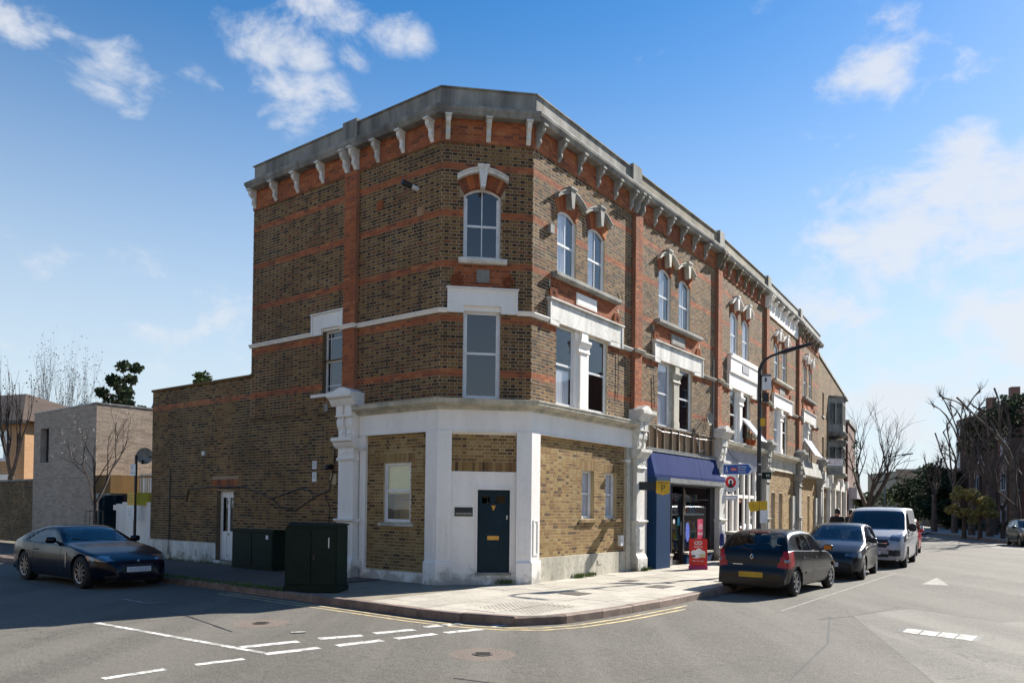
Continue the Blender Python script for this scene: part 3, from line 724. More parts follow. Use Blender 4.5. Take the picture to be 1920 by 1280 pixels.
# white panels and piers of the ground floor
b.box(FC, .0, .29, -.12, .03, .52, 3.36); b.box(FC, 1.735, 2.05, -.12, .03, .52, 3.36)
b.box(FC, .29, .88, -.12, -.03, .22, 2.475); b.box(FC, 1.605, 1.735, -.12, -.03, .22, 2.475)
b.box(FC, .88, 1.605, -.12, -.03, 2.075, 2.475)
b.box(FC, .29, 1.735, -.03, -.012, 2.42, 2.475); b.box(FC, .29, .335, -.03, -.012, .30, 2.42); b.box(FC, 1.70, 1.735, -.03, -.012, .30, 2.42)
b.box(FC, .29, 1.735, -.12, .01, -.02, .225)
b.box(FC, .85, 1.63, -.03, -.005, 2.075, 2.115); b.box(FC, .85, .88, -.03, -.005, .225, 2.075); b.box(FC, 1.605, 1.632, -.03, -.005, .225, 2.075)
b.box(FC, .29, 1.735, -.12, -.045, 3.29, 3.36)
b.build('door_surround', M['white'], CH)
def corner_post(p, Fa, Fb, la, lb):
    b = MB()
    na, nb = Fa.n, Fb.n
    pa = Fa.P(la,0,0)[:2]; pb = Fb.P(lb,0,0)[:2]
    b.sweep([pa, p, pb], [na, nb], [(-.10,.50),(.055,.50),(.055,3.36),(-.10,3.36)])
    b.sweep([pa, p, pb], [na, nb], [(-.10,-.02),(.10,-.02),(.10,.46),(.07,.50),(-.10,.50)])
    o = b.build('corner_pilaster', M['white'], CH)
    c = MB()
    for F_, a0, a1 in ((Fa, .06, la-.06), (Fb, .06, lb-.06)):
        for q in ((a0,a1,.62,.66),(a0,a1,1.38,1.42),(a0,a0+.03,.66,1.38),(a1-.03,a1,.66,1.38)): c.box(F_, q[0], q[1], .055, .068, q[2], q[3])
    c.build('raised_panel', M['white'], o)
corner_post(P1, FL, FC, .33, .29)
b = MB()
b.sweep([FC.P(1.735,0,0)[:2], P2, FR.P(.31,0,0)[:2]], [FC.n, FR.n], [(-.10,.50),(.055,.50),(.055,3.36),(-.10,3.36)])
b.sweep([FC.P(1.735,0,0)[:2], P2, FR.P(.31,0,0)[:2]], [FC.n, FR.n], [(-.10,-.02),(.10,-.02),(.10,.46),(.07,.50),(-.10,.50)])
o = b.build('corner_pilaster', M['white'], CH)
c = MB()
for F_, a0, a1 in ((FC, 1.80, 1.99), (FR, .06, .25)):
    for q in ((a0,a1,.62,.66),(a0,a1,1.38,1.42),(a0,a0+.03,.66,1.38),(a1-.03,a1,.66,1.38)): c.box(F_, q[0], q[1], .055, .068, q[2], q[3])
c.build('raised_panel', M['white'], o)
fascia([FL.P(2.52,0,0)[:2], P1, P2, FR.P(4.75,0,0)[:2]], [FL.n, FC.n, FR.n], CH, M['white'], M['cream'])
MB().box(FL, .33, 2.47, -.1, .015, -.02, .20).build('plinth', M['white'], CH)
MB().box(FR, .31, 4.45, -.1, .012, -.02, .55).build('plinth', M['cream'], CH)
MB().box(FR, 2.95, 3.17, .0, .022, .26, .38).box(FR, 2.97, 3.15, .022, .026, .28, .36).build('air_vent', M['cream'], CH)
MB().box(FR, 4.12, 4.27, -.05, .05, .70, .98).build('meter_box', M['upvc'], CH)
# white strips beside the consoled pilasters
MB().box(FL, 2.30, 2.50, -.09, .02, .2, 3.345).build('pilaster_return', M['white'], CH)
MB().box(FR, 4.42, 4.72, -.09, .05, .0, 3.345).build('pilaster_return', M['cream'], CH)
shop_pilaster(FL, 2.53, 3.10, CH, M['white'])
shop_pilaster(FR, 4.72, 5.22, CH, M['whited'])
# white painted base of the side wall
b = MB()
b.box(FL, 3.15, 7.66, -.05, .02, -.02, .575); b.box(FL, 8.52, 10.98, -.05, .02, -.02, .575); b.box(FL, 10.98, LEXT+.02, -.05, .07, .17, .575); b.box(FL, 10.90, LEXT+.02, -.05, .045, -.02, .17)
b.box(FL, 7.6, 8.55, -.05, .06, -.02, .095)
b.build('painted_base', M['whited'], CH)
# side door with two tall panes
d = MB(); z = -.13
for q in ((7.68,7.79,.10,2.07),(8.39,8.50,.10,2.07),(7.79,8.39,1.88,2.07),(7.79,8.39,.10,.92),(8.04,8.14,.92,1.88)): d.box(FL, q[0], q[1], z-.04, z, q[2], q[3])
d.box(FL, 7.86, 8.01, z, z+.012, .24, .78); d.box(FL, 8.17, 8.32, z, z+.012, .24, .78)
dr = d.build('side_door', M['white'], CH)
for q in ((7.79,8.04),(8.14,8.39)): MB().box(FL, q[0], q[1], z-.028, z-.02, .92, 1.88).build('pane', M['glassd'], dr)
MB().lathe((8.04+.05, z, .84), [(.025,0),(.03,.03),(.02,.05),(0,.052)], 10, 'y', F=FL).build('door_knob', M['steel'], dr)
text('door_number', '17', FL, 8.15, 1.74, z+.001, .12, M['black'], dr); text('door_number', 'B', FL, 7.92, 1.74, z-.018, .12, M['upvc'], dr)
# front door on the chamfer
d = MB(); z = -.075
for q in ((.88,.985,.245,2.075),(1.50,1.605,.245,2.075),(.985,1.50,1.955,2.075),(.985,1.50,.245,1.775),(1.16,1.29,1.775,1.955)): d.box(FC, q[0], q[1], z-.04, z, q[2], q[3])
for k in range(6): d.box(FC, .93+k*.11, .93+k*.11+.008, z, z+.004, .30, 1.72)
dr = d.build('front_door', M['navydoor'], CH)
for q in ((.985,1.16),(1.29,1.50)): MB().box(FC, q[0], q[1], z-.025, z-.012, 1.775, 1.955).build('pane', M['glassd'], dr)
MB().box(FC, 1.11, 1.37, z, z+.012, .965, 1.055).box(FC, 1.14, 1.34, z+.012, z+.018, .985, 1.035).build('letter_plate', M['brass'], dr)
b = MB(); b.plate(FC, [(1.19,1.73),(1.29,1.73),(1.27,1.68),(1.25,1.62),(1.23,1.62),(1.21,1.68)], z, z+.02); b.build('door_knocker', M['brass'], dr)
MB().lathe((1.545, z, 1.49), [(.022,0),(.022,.012),(.0,.014)], 12, 'y', F=FC).box(FC, 1.53,1.56,z,z+.014,1.42,1.47).build('door_lock', M['steel'], dr)
MB().box(FC, .84, 1.64, -.10, .03, .19, .245).build('door_threshold', M['gstone'], CH)
pl = MB().box(FC, .375, .775, -.03, -.012, 1.485, 1.68).build('name_plate', M['black'], CH)
b = MB()
random.seed(3)
for zz in (1.525, 1.555):
    x = .40
    while x < .74: w = .012+.02*random.random(); b.box(FC, x, x+w, -.012, -.0105, zz-.006, zz+.006); x += w+.007
b.build('engraved_lines', M['steel'], pl)
# kit on the walls
def cam_ptz(F, a, z, par, col='upvc'):
    b = MB(); b.tube([F.P(a,-.04,z), F.P(a,.10,z)], .02, 8); b.tube([F.P(a-.02,.10,z-.0), F.P(a+.01,.20,z-.03)], .045, 10)
    return b.build('security_camera', M[col], par)
cam_ptz(FL, 2.30, 3.05, CH); cam_ptz(FR, 4.30, 2.98, CH)
MB().box(FL, 3.50, 3.62, .0, .10, 2.58, 2.70).lathe((3.56,.10,2.62),[(.06,0),(.07,.05),(.03,.09),(0,.09)],12,'y',F=FL).build('floodlight', M['black'], CH)
for z0, z1 in ((2.60, 2.80), (2.28, 2.52)):
    s = MB().box(FL, 4.10, 4.26, .0, .02, z0, z1).build('notice_plate', M['upvc'], CH)
    for k in range(3): MB().box(FL, 4.125, 4.235, .02, .0215, z1-.05-k*.05, z1-.035-k*.05).build('printed_line', M['black'], s)
MB().box(FL, 3.36, 3.58, -.0, .012, 2.20, 2.46).build('mortar_patch', M['mortary'], CH)
MB().box(FL, 3.72, 3.86, -.0, .014, 4.02, 4.22).build('mortar_patch', M['gstone'], CH)
MB().box(FL, 9.12, 9.22, 0, .06, 3.10, 3.22).build('junction_box', M['upvc'], CH)
def cable(par, F, pts, r=.014, m=None, name='cable', sag=0):
    P_ = []
    for i in range(len(pts)-1):
        (a0, z0), (a1, z1) = pts[i], pts[i+1]
        for k in range(8):
            t = k/8; P_.append(F.P(a0+(a1-a0)*t, .03, z0+(z1-z0)*t-sag*sin(pi*t)))
    P_.append(F.P(pts[-1][0], .03, pts[-1][1]))
    return MB().tube(P_, r, 5).build(name, m or M['black'], par)
cable(CH, FL, [(10.05,1.75),(9.95,2.12),(8.9,2.18),(7.2,2.18),(5.9,1.86),(4.7,2.12),(4.0,1.95),(3.6,2.05),(3.45,2.55),(3.38,3.28)], .016)
cable(CH, FL, [(5.9,1.86),(5.5,1.62),(4.9,1.55),(4.3,1.82),(4.0,1.95)], .011)
cable(CH, FL, [(3.75,2.02),(3.55,1.6),(3.6,1.2)], .010)
cable(CH, FL, [(11.0,2.75),(11.0,.6)], .018); cable(CH, FL, [(9.17,3.1),(9.17,2.2)], .008)
cable(CH, FL, [(11.0,1.9),(10.1,1.92)], .014)
cable(CH, FR, [(4.56,3.05),(4.58,2.0),(4.60,1.1),(4.52,.4)], .016); cable(CH, FR, [(4.62,3.0),(4.64,.2)], .03, M['gstone'], 'downpipe')
cable(CH, FR, [(4.62,4.0),(4.3,3.95),(3.2,3.99),(2.4,4.10)], .009, M['upvc'])
MB().box(FR, .58, .74, 0, .09, 8.02, 8.22).build('air_vent', M['gstone'], CH)
cable(CH, FR, [(4.0,7.45),(4.12,7.3)], .008); cable(CH, FR, [(3.9,6.5),(3.92,5.2),(3.9,4.6)], .008)
# roof, back and inner surfaces that close the volume
b = MB()
e1 = FL.P(LEND,0,0)[:2]; e2 = adv(e1, 36.8, 6.2); e3 = FR.P(4.75,0,0)[:2]; e4 = FR.P(4.75,-8.4,0)[:2]
def vwall(b, p, q, z0, z1, m=0): b.quad((*p,z0),(*q,z0),(*q,z1),(*p,z1), m=m)
vwall(b, e1, e2, 0, 10.9); vwall(b, e2, e4, 0, 10.9)
b.build('rear_wall', M['stockdirty'], CH)
b = MB(); ins = lambda p, z: (*p, z)
b.quad(ins(e1,10.3), ins(FL.P(0,-.02,0)[:2],10.3), ins(P2,10.3), ins(e3,10.3), ins(e4,10.3), ins(e2,10.3)); b.build('roof', M['roof'], CH)
# inner lining: floors and a dark wall behind the rooms
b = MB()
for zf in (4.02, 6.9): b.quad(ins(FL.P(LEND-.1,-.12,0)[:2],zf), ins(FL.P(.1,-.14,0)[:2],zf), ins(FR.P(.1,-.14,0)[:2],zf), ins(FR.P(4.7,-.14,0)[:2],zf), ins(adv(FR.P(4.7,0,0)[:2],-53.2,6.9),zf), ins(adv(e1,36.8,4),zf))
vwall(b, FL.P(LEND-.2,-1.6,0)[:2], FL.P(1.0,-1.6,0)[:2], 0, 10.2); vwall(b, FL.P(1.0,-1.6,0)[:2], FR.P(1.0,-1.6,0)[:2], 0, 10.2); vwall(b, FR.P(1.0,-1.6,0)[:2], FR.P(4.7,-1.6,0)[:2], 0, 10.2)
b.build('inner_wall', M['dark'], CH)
x0 = FL.P(LEXT,0,0)[:2]; x1 = adv(x0, 36.8, 4.6); x2 = adv(FL.P(LEND,0,0)[:2], 36.8, 4.6)
b = MB(); vwall(b, x0, x1, 0, 5.2); vwall(b, x1, x2, 0, 5.2); b.quad(ins(x0,5.1), ins(FL.P(LEND,0,0)[:2],5.1), ins(x2,5.1), ins(x1,5.1)); b.build('rear_wing', M['stockdirty'], CH)
MB().tube([FL.P(LEND+.12,-.3,5.2), FL.P(LEND+.12,-.3,6.3), FL.P(LEND+.02,-.25,6.5)], .05, 8).build('downpipe', M['gstone'], CH)
# all the brickwork
b0 = [q for q in allb]
for q in pr: b0.append(q)
b0 += red2+redl2
for q in apb: b0.append(q)
near = b0+ybr
# 300 nearest whole bricks stand alone; yellow infill and stock shells share the budget
random.seed(11)
wall_bricks(ybr, [M['yellow'], M['red']], CH, singles=190, name='infill_brickwork')
lo_ = [q for q in b0 if q[3] < 6.3 and q[0] in (FC, FL)]; hi_ = [q for q in b0 if not (q[3] < 6.3 and q[0] in (FC, FL))]
wall_bricks(lo_, [M['stock'], M['red'], M['stockh']], CH, singles=110, name='brickwork')
wall_bricks(hi_, [M['stock'], M['red'], M['stockh']], CH, name='upper_brickwork')
wall_bricks(dirty, [M['stockdirty'], M['red']], CH, name='side_wall_brickwork')

# ================================================================ terrace houses H2-H5
def std_house(F, a0, a1, label, tone, back, mort, seed, low, brk_m, cop_m, frieze_white=False, weather=True):
    h = thing('terrace_house', label, 'building', F.P((a0+a1)/2, -3, 0), group='terraced houses along the main street')
    random.seed(seed); t = dict(tone); t['mortar'] = mort
    T = a0 if F is FR else a0-.02
    bl, ap = upper_front(F, T, a0, a1, h, t, backings=back)
    pier_strip(F, a0-.02, a0+.40, h, bl)
    stringcourse([F.P(a0-.04,.11,0)[:2], F.P(a0+.44,.11,0)[:2]], [F.n], h, tone['str']); stringcourse([F.P(a0+.42,0,0)[:2], F.P(T+1.24,0,0)[:2]], [F.n], h, tone['str']); stringcourse([F.P(T+4.66,0,0)[:2], F.P(a1-.03,0,0)[:2]], [F.n], h, tone['str'])
    if frieze_white: MB().box(F, a0+.4, a1, -.05, .05, 9.62, 10.27).build('painted_frieze', M['white'], h)
    else: frieze(F, a0, a1, h, bl)
    for k, a in enumerate([a0+.03, a0+.33]+[a0+.33+(a1-a0-.45)*i/6 for i in range(1, 6)]): bracket(F, a, h, brk_m, d=.34 if k < 2 else .26)
    cornice([F.P(a0,0,0)[:2], F.P(a1-.02,0,0)[:2]], [F.n], h, M['stone'], cop_m)
    if a0 > 5 or F is not FR: MB().box(F, a0-.08, a0+.40, -.2, .17, 10.44, 11.03).build('parapet_block', M['stone'], h)
    low(F, a0, a1, h)
    q0, q1 = F.P(a0,-8,0)[:2], F.P(a1,-8,0)[:2]
    b = MB(); vwall(b, q0, q1, 0, 10.9); vwall(b, F.P(a1,-.1,0)[:2], q1, 0, 10.9); b.build('rear_wall', M['stockdirty'], h)
    MB().quad(F.P(a0,0,10.3), F.P(a1,0,10.3), F.P(a1,-8,10.3), F.P(a0,-8,10.3)).build('roof', M['roof'], h)
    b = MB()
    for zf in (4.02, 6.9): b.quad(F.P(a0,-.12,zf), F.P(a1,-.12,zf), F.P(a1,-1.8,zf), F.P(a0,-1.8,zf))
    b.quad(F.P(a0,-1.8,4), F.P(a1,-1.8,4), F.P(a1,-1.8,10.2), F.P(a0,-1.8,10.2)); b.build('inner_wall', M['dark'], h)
    wall_bricks(bl+ap, [M['stock'], M['red'], M['stockh']], h)
    return h
M['poster'] = mat('magenta_poster', (.50,.03,.10), .4, bst=0)
M['redp'] = mat('red_panel', (.62,.015,.012), .4, bst=0)
M['signblue'] = mat('sign_blue', (.012,.09,.38), .35, bst=0)
M['signyellow'] = mat('sign_yellow', (.72,.42,.01), .4, (.55,.32,.01), sc=6, bst=0)
M['signwhite'] = mat('sign_white', (.82,.82,.82), .4, bst=0)
M['terracotta'] = mat('terracotta_pot', (.38,.09,.03), .8)
M['leaf'] = mat('leaf_green', (.06,.10,.02), .7, (.035,.06,.015), sc=8, bst=0)
M['pinkbr'] = mat('mauve_painted_brick', (.42,.20,.24), .8)
def low_shop(F, a0, a1, h):
    """convenience shop: stripped fascia, blue awning, blue side panel, glazed front"""
    L0, L1 = 5.72, 11.0
    MB().box(F, L0-.15, L1-.08, -.14, -.03, 3.36, 4.08).build('fascia_board', M['timber'], h)
    x = L0-.05; b = MB()
    for i in range(11):
        w = .035; q = MB().box(F, x, x+w, -.03, .06-.01*(i%3), 3.40, 4.05+.02*(i%2)); q.build('batten', M['timberd'], h); x += .508
    MB().box(F, L0-.2, L1-.05, -.12, .05, 4.06, 4.11).build('fascia_rail', M['timberd'], h)
    MB().box(F, L0-.15, L1-.10, -.10, .10, 3.33, 3.39).box(F, L0-.15, L1-.10, -.10, .06, 3.41, 3.44).build('awning_rail', M['shutter'], h)
    # awning: sloping blue box, in three sheets
    for p, q in ((L0-.02, 6.45), (6.46, 9.0), (9.01, L1-.02)):
        b = MB(); b.prism(F, [(.0,3.32),(.08,3.31),(.24,2.68),(.24,2.60),(.0,2.60)], p, q); b.build('awning', M['blue'], h)
    MB().box(F, L0+.9, L1-.2, .0, .26, 2.43, 2.60).box(F, L0+.9, L1-.2, .26, .28, 2.46, 2.50).build('shutter_box', M['shutter'], h)
    MB().box(F, L0-.02, 6.60, -.04, .30, .0, 2.60).build('side_panel', M['bluep'], h)
    MB().box(F, 5.22, 5.70, -.1, .0, 0, 3.4).build('pilaster_return', M['white'], h)
    fr = MB()
    D = -.02
    for q in ((6.60,6.66,0,2.5),(7.28,7.35,.0,2.5),(8.12,8.22,0,2.5),(10.25,10.95,0,2.5)): fr.box(F, q[0], q[1], D-.10, D+.03, q[2], q[3])
    fr.box(F, 7.35, 8.12, D-.08, D, 2.08, 2.16); fr.box(F, 6.66, 10.95, D-.10, D+.02, 2.38, 2.5); fr.box(F, 8.22, 10.25, D-.05, D, 1.98, 2.02)
    fr.build('shopfront_frame', M['black'], h)
    MB().box(F, 8.22, 10.25, D-.12, .10, .0, .30).build('stall_riser', M['bluep'], h); MB().box(F, 8.22, 10.25, D-.1, .14, .30, .36).build('shop_sill', M['cream'], h)
    MB().box(F, 6.66, 7.28, D-.1, .10, .30, .36).build('shop_sill', M['cream'], h); MB().box(F, 6.66, 7.28, D-.12, .06, .0, .30).build('stall_riser', M['shutter'], h)
    for q in ((6.66,7.28,.36,2.38),(8.22,10.25,.36,2.38)): MB().box(F, q[0], q[1], D-.05, D-.042, q[2], q[3]).build('shop_window', M['shopglass'], h)
    dr = MB()
    for q in ((7.36,7.42,.02,2.07),(8.05,8.11,.02,2.07),(7.42,8.05,2.0,2.07),(7.42,8.05,.02,.14)): dr.box(F, q[0], q[1], D-.08, D-.04, q[2], q[3])
    dr = dr.build('shop_door', M['black'], h); MB().box(F, 7.42, 8.05, D-.07, D-.062, .14, 2.0).build('pane', M['shopglass'], dr)
    MB().tube([F.P(8.0,.0,.9), F.P(8.0,.0,1.3)], .012, 8).build('door_handle', M['steel'], dr)
    MB().box(F, 6.70, 7.02, D-.036, D-.03, .40, 1.12).build('red_panel', M['redp'], h)
    # shop interior: room, counter, shelves of goods
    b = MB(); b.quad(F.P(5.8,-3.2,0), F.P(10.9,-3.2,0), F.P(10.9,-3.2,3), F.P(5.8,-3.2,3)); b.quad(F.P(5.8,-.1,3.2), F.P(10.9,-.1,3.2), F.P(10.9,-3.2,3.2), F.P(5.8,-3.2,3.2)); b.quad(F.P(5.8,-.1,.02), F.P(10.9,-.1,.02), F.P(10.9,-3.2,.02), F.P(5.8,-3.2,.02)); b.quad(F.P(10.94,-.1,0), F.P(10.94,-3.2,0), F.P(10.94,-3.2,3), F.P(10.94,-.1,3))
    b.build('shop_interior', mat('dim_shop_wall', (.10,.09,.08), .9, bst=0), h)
    MB().box(F, 7.4, 10.2, -.62, -.18, 1.50, 1.56).build('counter', M['signwhite'], h)
    cols = [mat('packet_'+n, c, .4, bst=0) for n, c in (('cyan',(.03,.35,.5)),('navy',(.02,.06,.35)),('white',(.8,.8,.8)),('green',(.10,.3,.06)),('red',(.5,.03,.02)),('yellow',(.6,.4,.04)))]
    random.seed(5)
    for zz in (.42, .74, 1.08, 1.60, 1.95):
        MB().box(F, 8.3, 10.2, -.75, -.35, zz-.03, zz-.005).build('shelf', M['shutter'], h)
        x = 8.3; g = MB()
        while x < 10.1:
            w = .07+.12*random.random(); g.box(F, x, x+w*.9, -.6, -.38-.06*random.random(), zz, zz+.14+.14*random.random(), random.randrange(6)); x += w
        g.build('packets', cols, h, kind='stuff')
    g = MB()
    for i in range(16): xx = 7.45+random.random()*.55; zz = .7+.15*int(random.random()*7); g.box(F, xx, xx+.11, -.55, -.45, zz, zz+.12, random.randrange(6))
    g.build('packets', cols, h, kind='stuff')
    def stick(a, z, w, hh, m, nm='window_sticker'):
        b = MB(); b.plate(F, [(a+w/2*cos(2*pi*k/16), z+hh/2*sin(2*pi*k/16)) for k in range(16)], D-.040, D-.036); return b.build(nm, m, h)
    stick(8.62, .98, .30, .62, mat('sticker_blue', (.10,.14,.55), .4, bst=0)); stick(6.95, 2.0, .22, .34, mat('sticker_teal', (.06,.28,.34), .4, bst=0)); stick(6.90, 1.52, .26, .50, M['signwhite']); stick(7.95, 1.32, .16, .3, cols[0]); stick(7.62, 1.32, .14, .15, M['signwhite'])
    p = MB().box(F, 9.38, 9.86, D-.040, D-.034, .62, 1.38).build('poster', M['poster'], h)
    text('price_lettering', '£15', F, 9.62, 1.12, D-.033, .22, M['signwhite'], p); text('price_lettering', 'BONUS', F, 9.62, .90, D-.033, .11, M['signwhite'], p)
    MB().box(F, 8.26, 8.42, D-.040, D-.034, 1.55, 2.3).build('paper_notice', M['timber'], h)
    a = MB(); a.box(F, 9.55, 9.85, -.0, .03, 3.95+.2, 4.15+.2)
    b = MB(); b.lathe((9.62,.22,4.62), [(.0,-.05),(.14,-.03),(.22,.03),(.225,.035),(.14,-.01),(0,-.03)], 20, 'y', F=F); b.tube([F.P(9.62,0,4.6), F.P(9.62,.2,4.58)], .02); b.tube([F.P(9.62,.18,4.45), F.P(9.62,.45,4.62)], .012)
    b.build('satellite_dish', M['gstone'], h)
    cable(h, F, [(5.9,4.05),(6.6,3.95),(7.6,3.98),(9.2,3.94),(10.8,4.0)], .010, M['upvc']); cable(h, F, [(9.0,3.98),(9.4,3.55),(9.7,3.62)], .008, M['upvc'])
    cable(h, F, [(10.3,5.2),(9.9,4.75),(9.7,4.2)], .01)
    cable(h, F, [(10.42,6.7),(10.42,4.2)], .03, M['gstone'], 'downpipe')
    cable(h, F, [(6.0,5.5),(6.05,4.6)], .012)
    shop_pilaster(F, 10.62, 11.12, h, M['whited'])
def low_cafe(F, a0, a1, h):
    """white timber cafe front with wooden doors"""
    W_ = M['white']
    fascia([F.P(.62,0,0)[:2], F.P(5.60,0,0)[:2]], [F.n], h, M['fgrey'], M['cream'], d=.02)
    fr = MB(); D = -.04
    xs = [(.62,.74),(1.34,1.46),(2.02,2.14),(2.62,2.74),(3.34,3.46),(4.04,4.16),(4.80,4.92),(5.44,5.60)]
    for p, q in xs: fr.box(F, p, q, D-.10, D+.02, 0, 3.345)
    fr.box(F, .62, 5.6, D-.10, D+.015, 3.20, 3.345); fr.box(F, .62, 5.6, D-.10, D+.0, 2.12, 2.24)
    fr.box(F, 1.46, 2.02, D-.1, D, .0, .62); fr.box(F, 2.14, 2.62, D-.1, D, .0, .62); fr.box(F, 3.46, 4.04, D-.1, D, .0, .62); fr.box(F, 4.16, 4.80, D-.1, D, .0, .62)
    fr.build('shopfront_frame', W_, h)
    MB().box(F, 1.46, 2.62, D, .12, .60, .66).build('window_ledge', W_, h)
    MB().box(F, 3.46, 4.80, D, .12, .60, .66).build('window_ledge', W_, h)
    for p, q in ((.74,1.34),(2.74,3.34),(4.92,5.44)):
        d_ = MB().box(F, p+.02, q-.02, D-.08, D-.04, .02, 2.10).build('wooden_door', M['wood'], h)
        MB().box(F, p+.12, q-.12, D-.04, D-.02, 1.0, 1.95).build('pane', M['glassd'], d_)
    for p, q in ((1.46,2.02),(2.14,2.62),(3.46,4.04),(4.16,4.80)):
        MB().box(F, p, q, D-.06, D-.05, .62, 2.12).build('shop_window', M['glass'], h)
    for i, (p, q) in enumerate(((.74,1.34),(1.46,2.02),(2.14,2.62),(2.74,3.34),(3.46,4.04),(4.16,4.80),(4.92,5.44))): MB().box(F, p, q, D-.06, D-.05, 2.24, 3.20).build('transom_window', M['glass'] if i % 2 else M['glassd'], h)
    MB().box(F, .5, 5.7, -1.6, -1.55, 0, 3.3).build('inner_wall', M['fgrey'], h)
    MB().box(F, .42, .62, -.1, .04, 0, 3.345).build('pilaster_return', M['whited'], h)
    shop_pilaster(F, 5.62, 6.1, h, M['gstone'])
    # white panelled apron over the first-floor windows
    MB().plate(F, [(1.24,6.52),(4.6,6.52),(4.6,7.06),(1.24,7.06)], .006, .14).box(F, 1.2, 4.64, .14, .17, 7.0, 7.06).build('painted_apron', M['white'], h)
    MB().box(F, 2.55, 3.35, .14, .16, 6.66, 6.92).build('plaque', M['fgrey'], h)
    cable(h, F, [(1.3,3.78),(2.0,3.5),(2.6,3.45)], .008)
def low_brick(F, a0, a1, h, big=False, wn=((1.45,2.10),(2.75,3.40)), fas='cornice', pil='gstone'):
    global_y = []
    holes = [(p, q, .62, 2.42) for p, q in wn]
    if fas == 'cornice': fascia([F.P(.45,0,0)[:2], F.P(5.55,0,0)[:2]], [F.n], h, M['cream'], M['cream'], d=.04)
    else: MB().prism(F, [(-.06,3.30),(.30,3.36),(.12,4.08),(-.06,4.08)], .50, 5.30).build('fascia', M['gstone'], h)
    ws = MB(); wall_sheet(ws, F, .45, 5.55, 0, 3.36, holes, d=-.06); ws.build('wall', M['mortary'], h)
    wall_bricks(lay(F, .45, 5.55, .45, 3.345, holes=holes, d=-.06), [M['yellow'], M['red']], h, name='infill_brickwork')
    for p, q, z0, z1 in holes: window(F, p, q, z0, z1, h, d=-.16, style='plain', glass=M['glassd'], fm=M['fgrey'])
    MB().box(F, .45, 5.55, -.1, .0, 0, .45).build('plinth', M['cream'], h)
    MB().box(F, .40, .52, -.1, .03, 0, 3.36).build('pilaster_return', M[pil], h); MB().box(F, 4.9, 5.6, -.1, .05, 0, 2.35).build('pilaster_return', M[pil], h)
    shop_pilaster(F, 5.62, 6.1, h, M[pil])
TONE2 = dict(trim=M['cream'], sill=M['gstone'], sur=M['whited'], pier=M['cream'], plaque=M['gstone'], str=M['cream'])
TONE3 = dict(trim=M['whited'], sill=M['white'], sur=M['white'], pier=M['white'], plaque=M['fgrey'], str=M['cream'])
TONE4 = dict(trim=M['white'], sill=M['cream'], sur=M['white'], pier=M['white'], plaque=M['stone'], str=M['cream'])
TONE5 = dict(trim=M['white'], sill=M['stone'], sur=M['whited'], pier=M['whited'], plaque=M['red'], str=M['stone'])
H2 = std_house(FR, 4.72, 10.60, 'terraced house over the convenience shop with a blue awning and bare timber fascia', TONE2, [('curtain', .62), ('curtain', .55), ('curtain', .99), ('curtain', .99)], M['mortar'], 21, low_shop, M['gstone'], M['stoneb'])
H3 = std_house(F3, 0, 5.87, 'terraced house with white-painted upper window surround over the white cafe front, lamp post before it', TONE3, [('curtain', 1), ('curtain', 1), None, None], M['mortar'], 22, low_cafe, M['stoneb'], M['stoneb'])
H4 = std_house(F4, 0, 5.87, 'terraced house with white-painted cornice frieze behind the street lamp arm', TONE4, [('curtain', .5), None, ('curtain', 1), ('curtain', 1)], M['mortary'], 23, lambda F,a,b,h: low_brick(F,a,b,h), M['white'], M['gstone'], frieze_white=True)
H5 = std_house(F5, 0, 5.75, 'terraced house with hooded twin windows, last one under the bracketed cornice', TONE5, [('curtain', .4), None, ('curtain', .99), None], M['mortary'], 24, lambda F,a,b,h: low_brick(F,a,b,h,wn=((.9,1.5),(3.1,3.7)),fas='slope'), M['stoneb'], M['gstone'])
# open top-hung windows and flower pots
def hopper(F, a0, a1, z, h, out=.62):
    b = MB()
    P = F.P
    b.quad(P(a0,.0,z), P(a1,.0,z), P(a1,out,z-.78), P(a0,out,z-.78)); g = b.build('open_window_pane', M['curtain'], h)
    f = MB()
    for p, q in (((a0,.0,z),(a0,out,z-.78)),((a1,.0,z),(a1,out,z-.78)),((a0,.0,z),(a1,.0,z)),((a0,out,z-.78),(a1,out,z-.78))): f.tube([P(*p), P(*q)], .03, 4)
    f.build('open_window_frame', M['upvc'], h)
hopper(F3, 3.1, 4.0, 5.02, H3); hopper(F5, 1.7, 3.9, 5.15, H5, .5)
def leafball(b, c, r, n, s, m=0, sq=1., rnd=random):
    for i in range(n):
        u = Vector((rnd.gauss(0,1), rnd.gauss(0,1), rnd.gauss(0,1))); u.normalize(); u *= r*(rnd.random()**.4); u.z *= sq
        p = Vector(c)+u; a = Vector((rnd.gauss(0,1), rnd.gauss(0,1), rnd.gauss(0,1))).normalized()*s; d = a.orthogonal().normalized()*s*(.4+.4*rnd.random())
        b.quad(tuple(p-a-d*.2), tuple(p-d), tuple(p+a), tuple(p+d), m=m)
random.seed(9)
for i, (a, lab) in enumerate(((3.25,'terracotta flower pot with a leafy plant on the ledge under the open window'),(3.75,'terracotta flower pot at the lower corner of the open window'))):
    c = F3.P(a, .18, 4.10); t = thing('flower_pot', lab, 'plant pot', c, 'flower pots on the cafe ledge')
    MB().lathe(c, [(.08,0),(.12,.17),(.135,.17),(.135,.20),(.10,.20),(.09,.16),(0,.16)], 14).build('pot', M['terracotta'], t)
    b = MB(); leafball(b, (c[0],c[1],c[2]+.32), .17, 90, .035); b.build('foliage', M['leaf'], t)
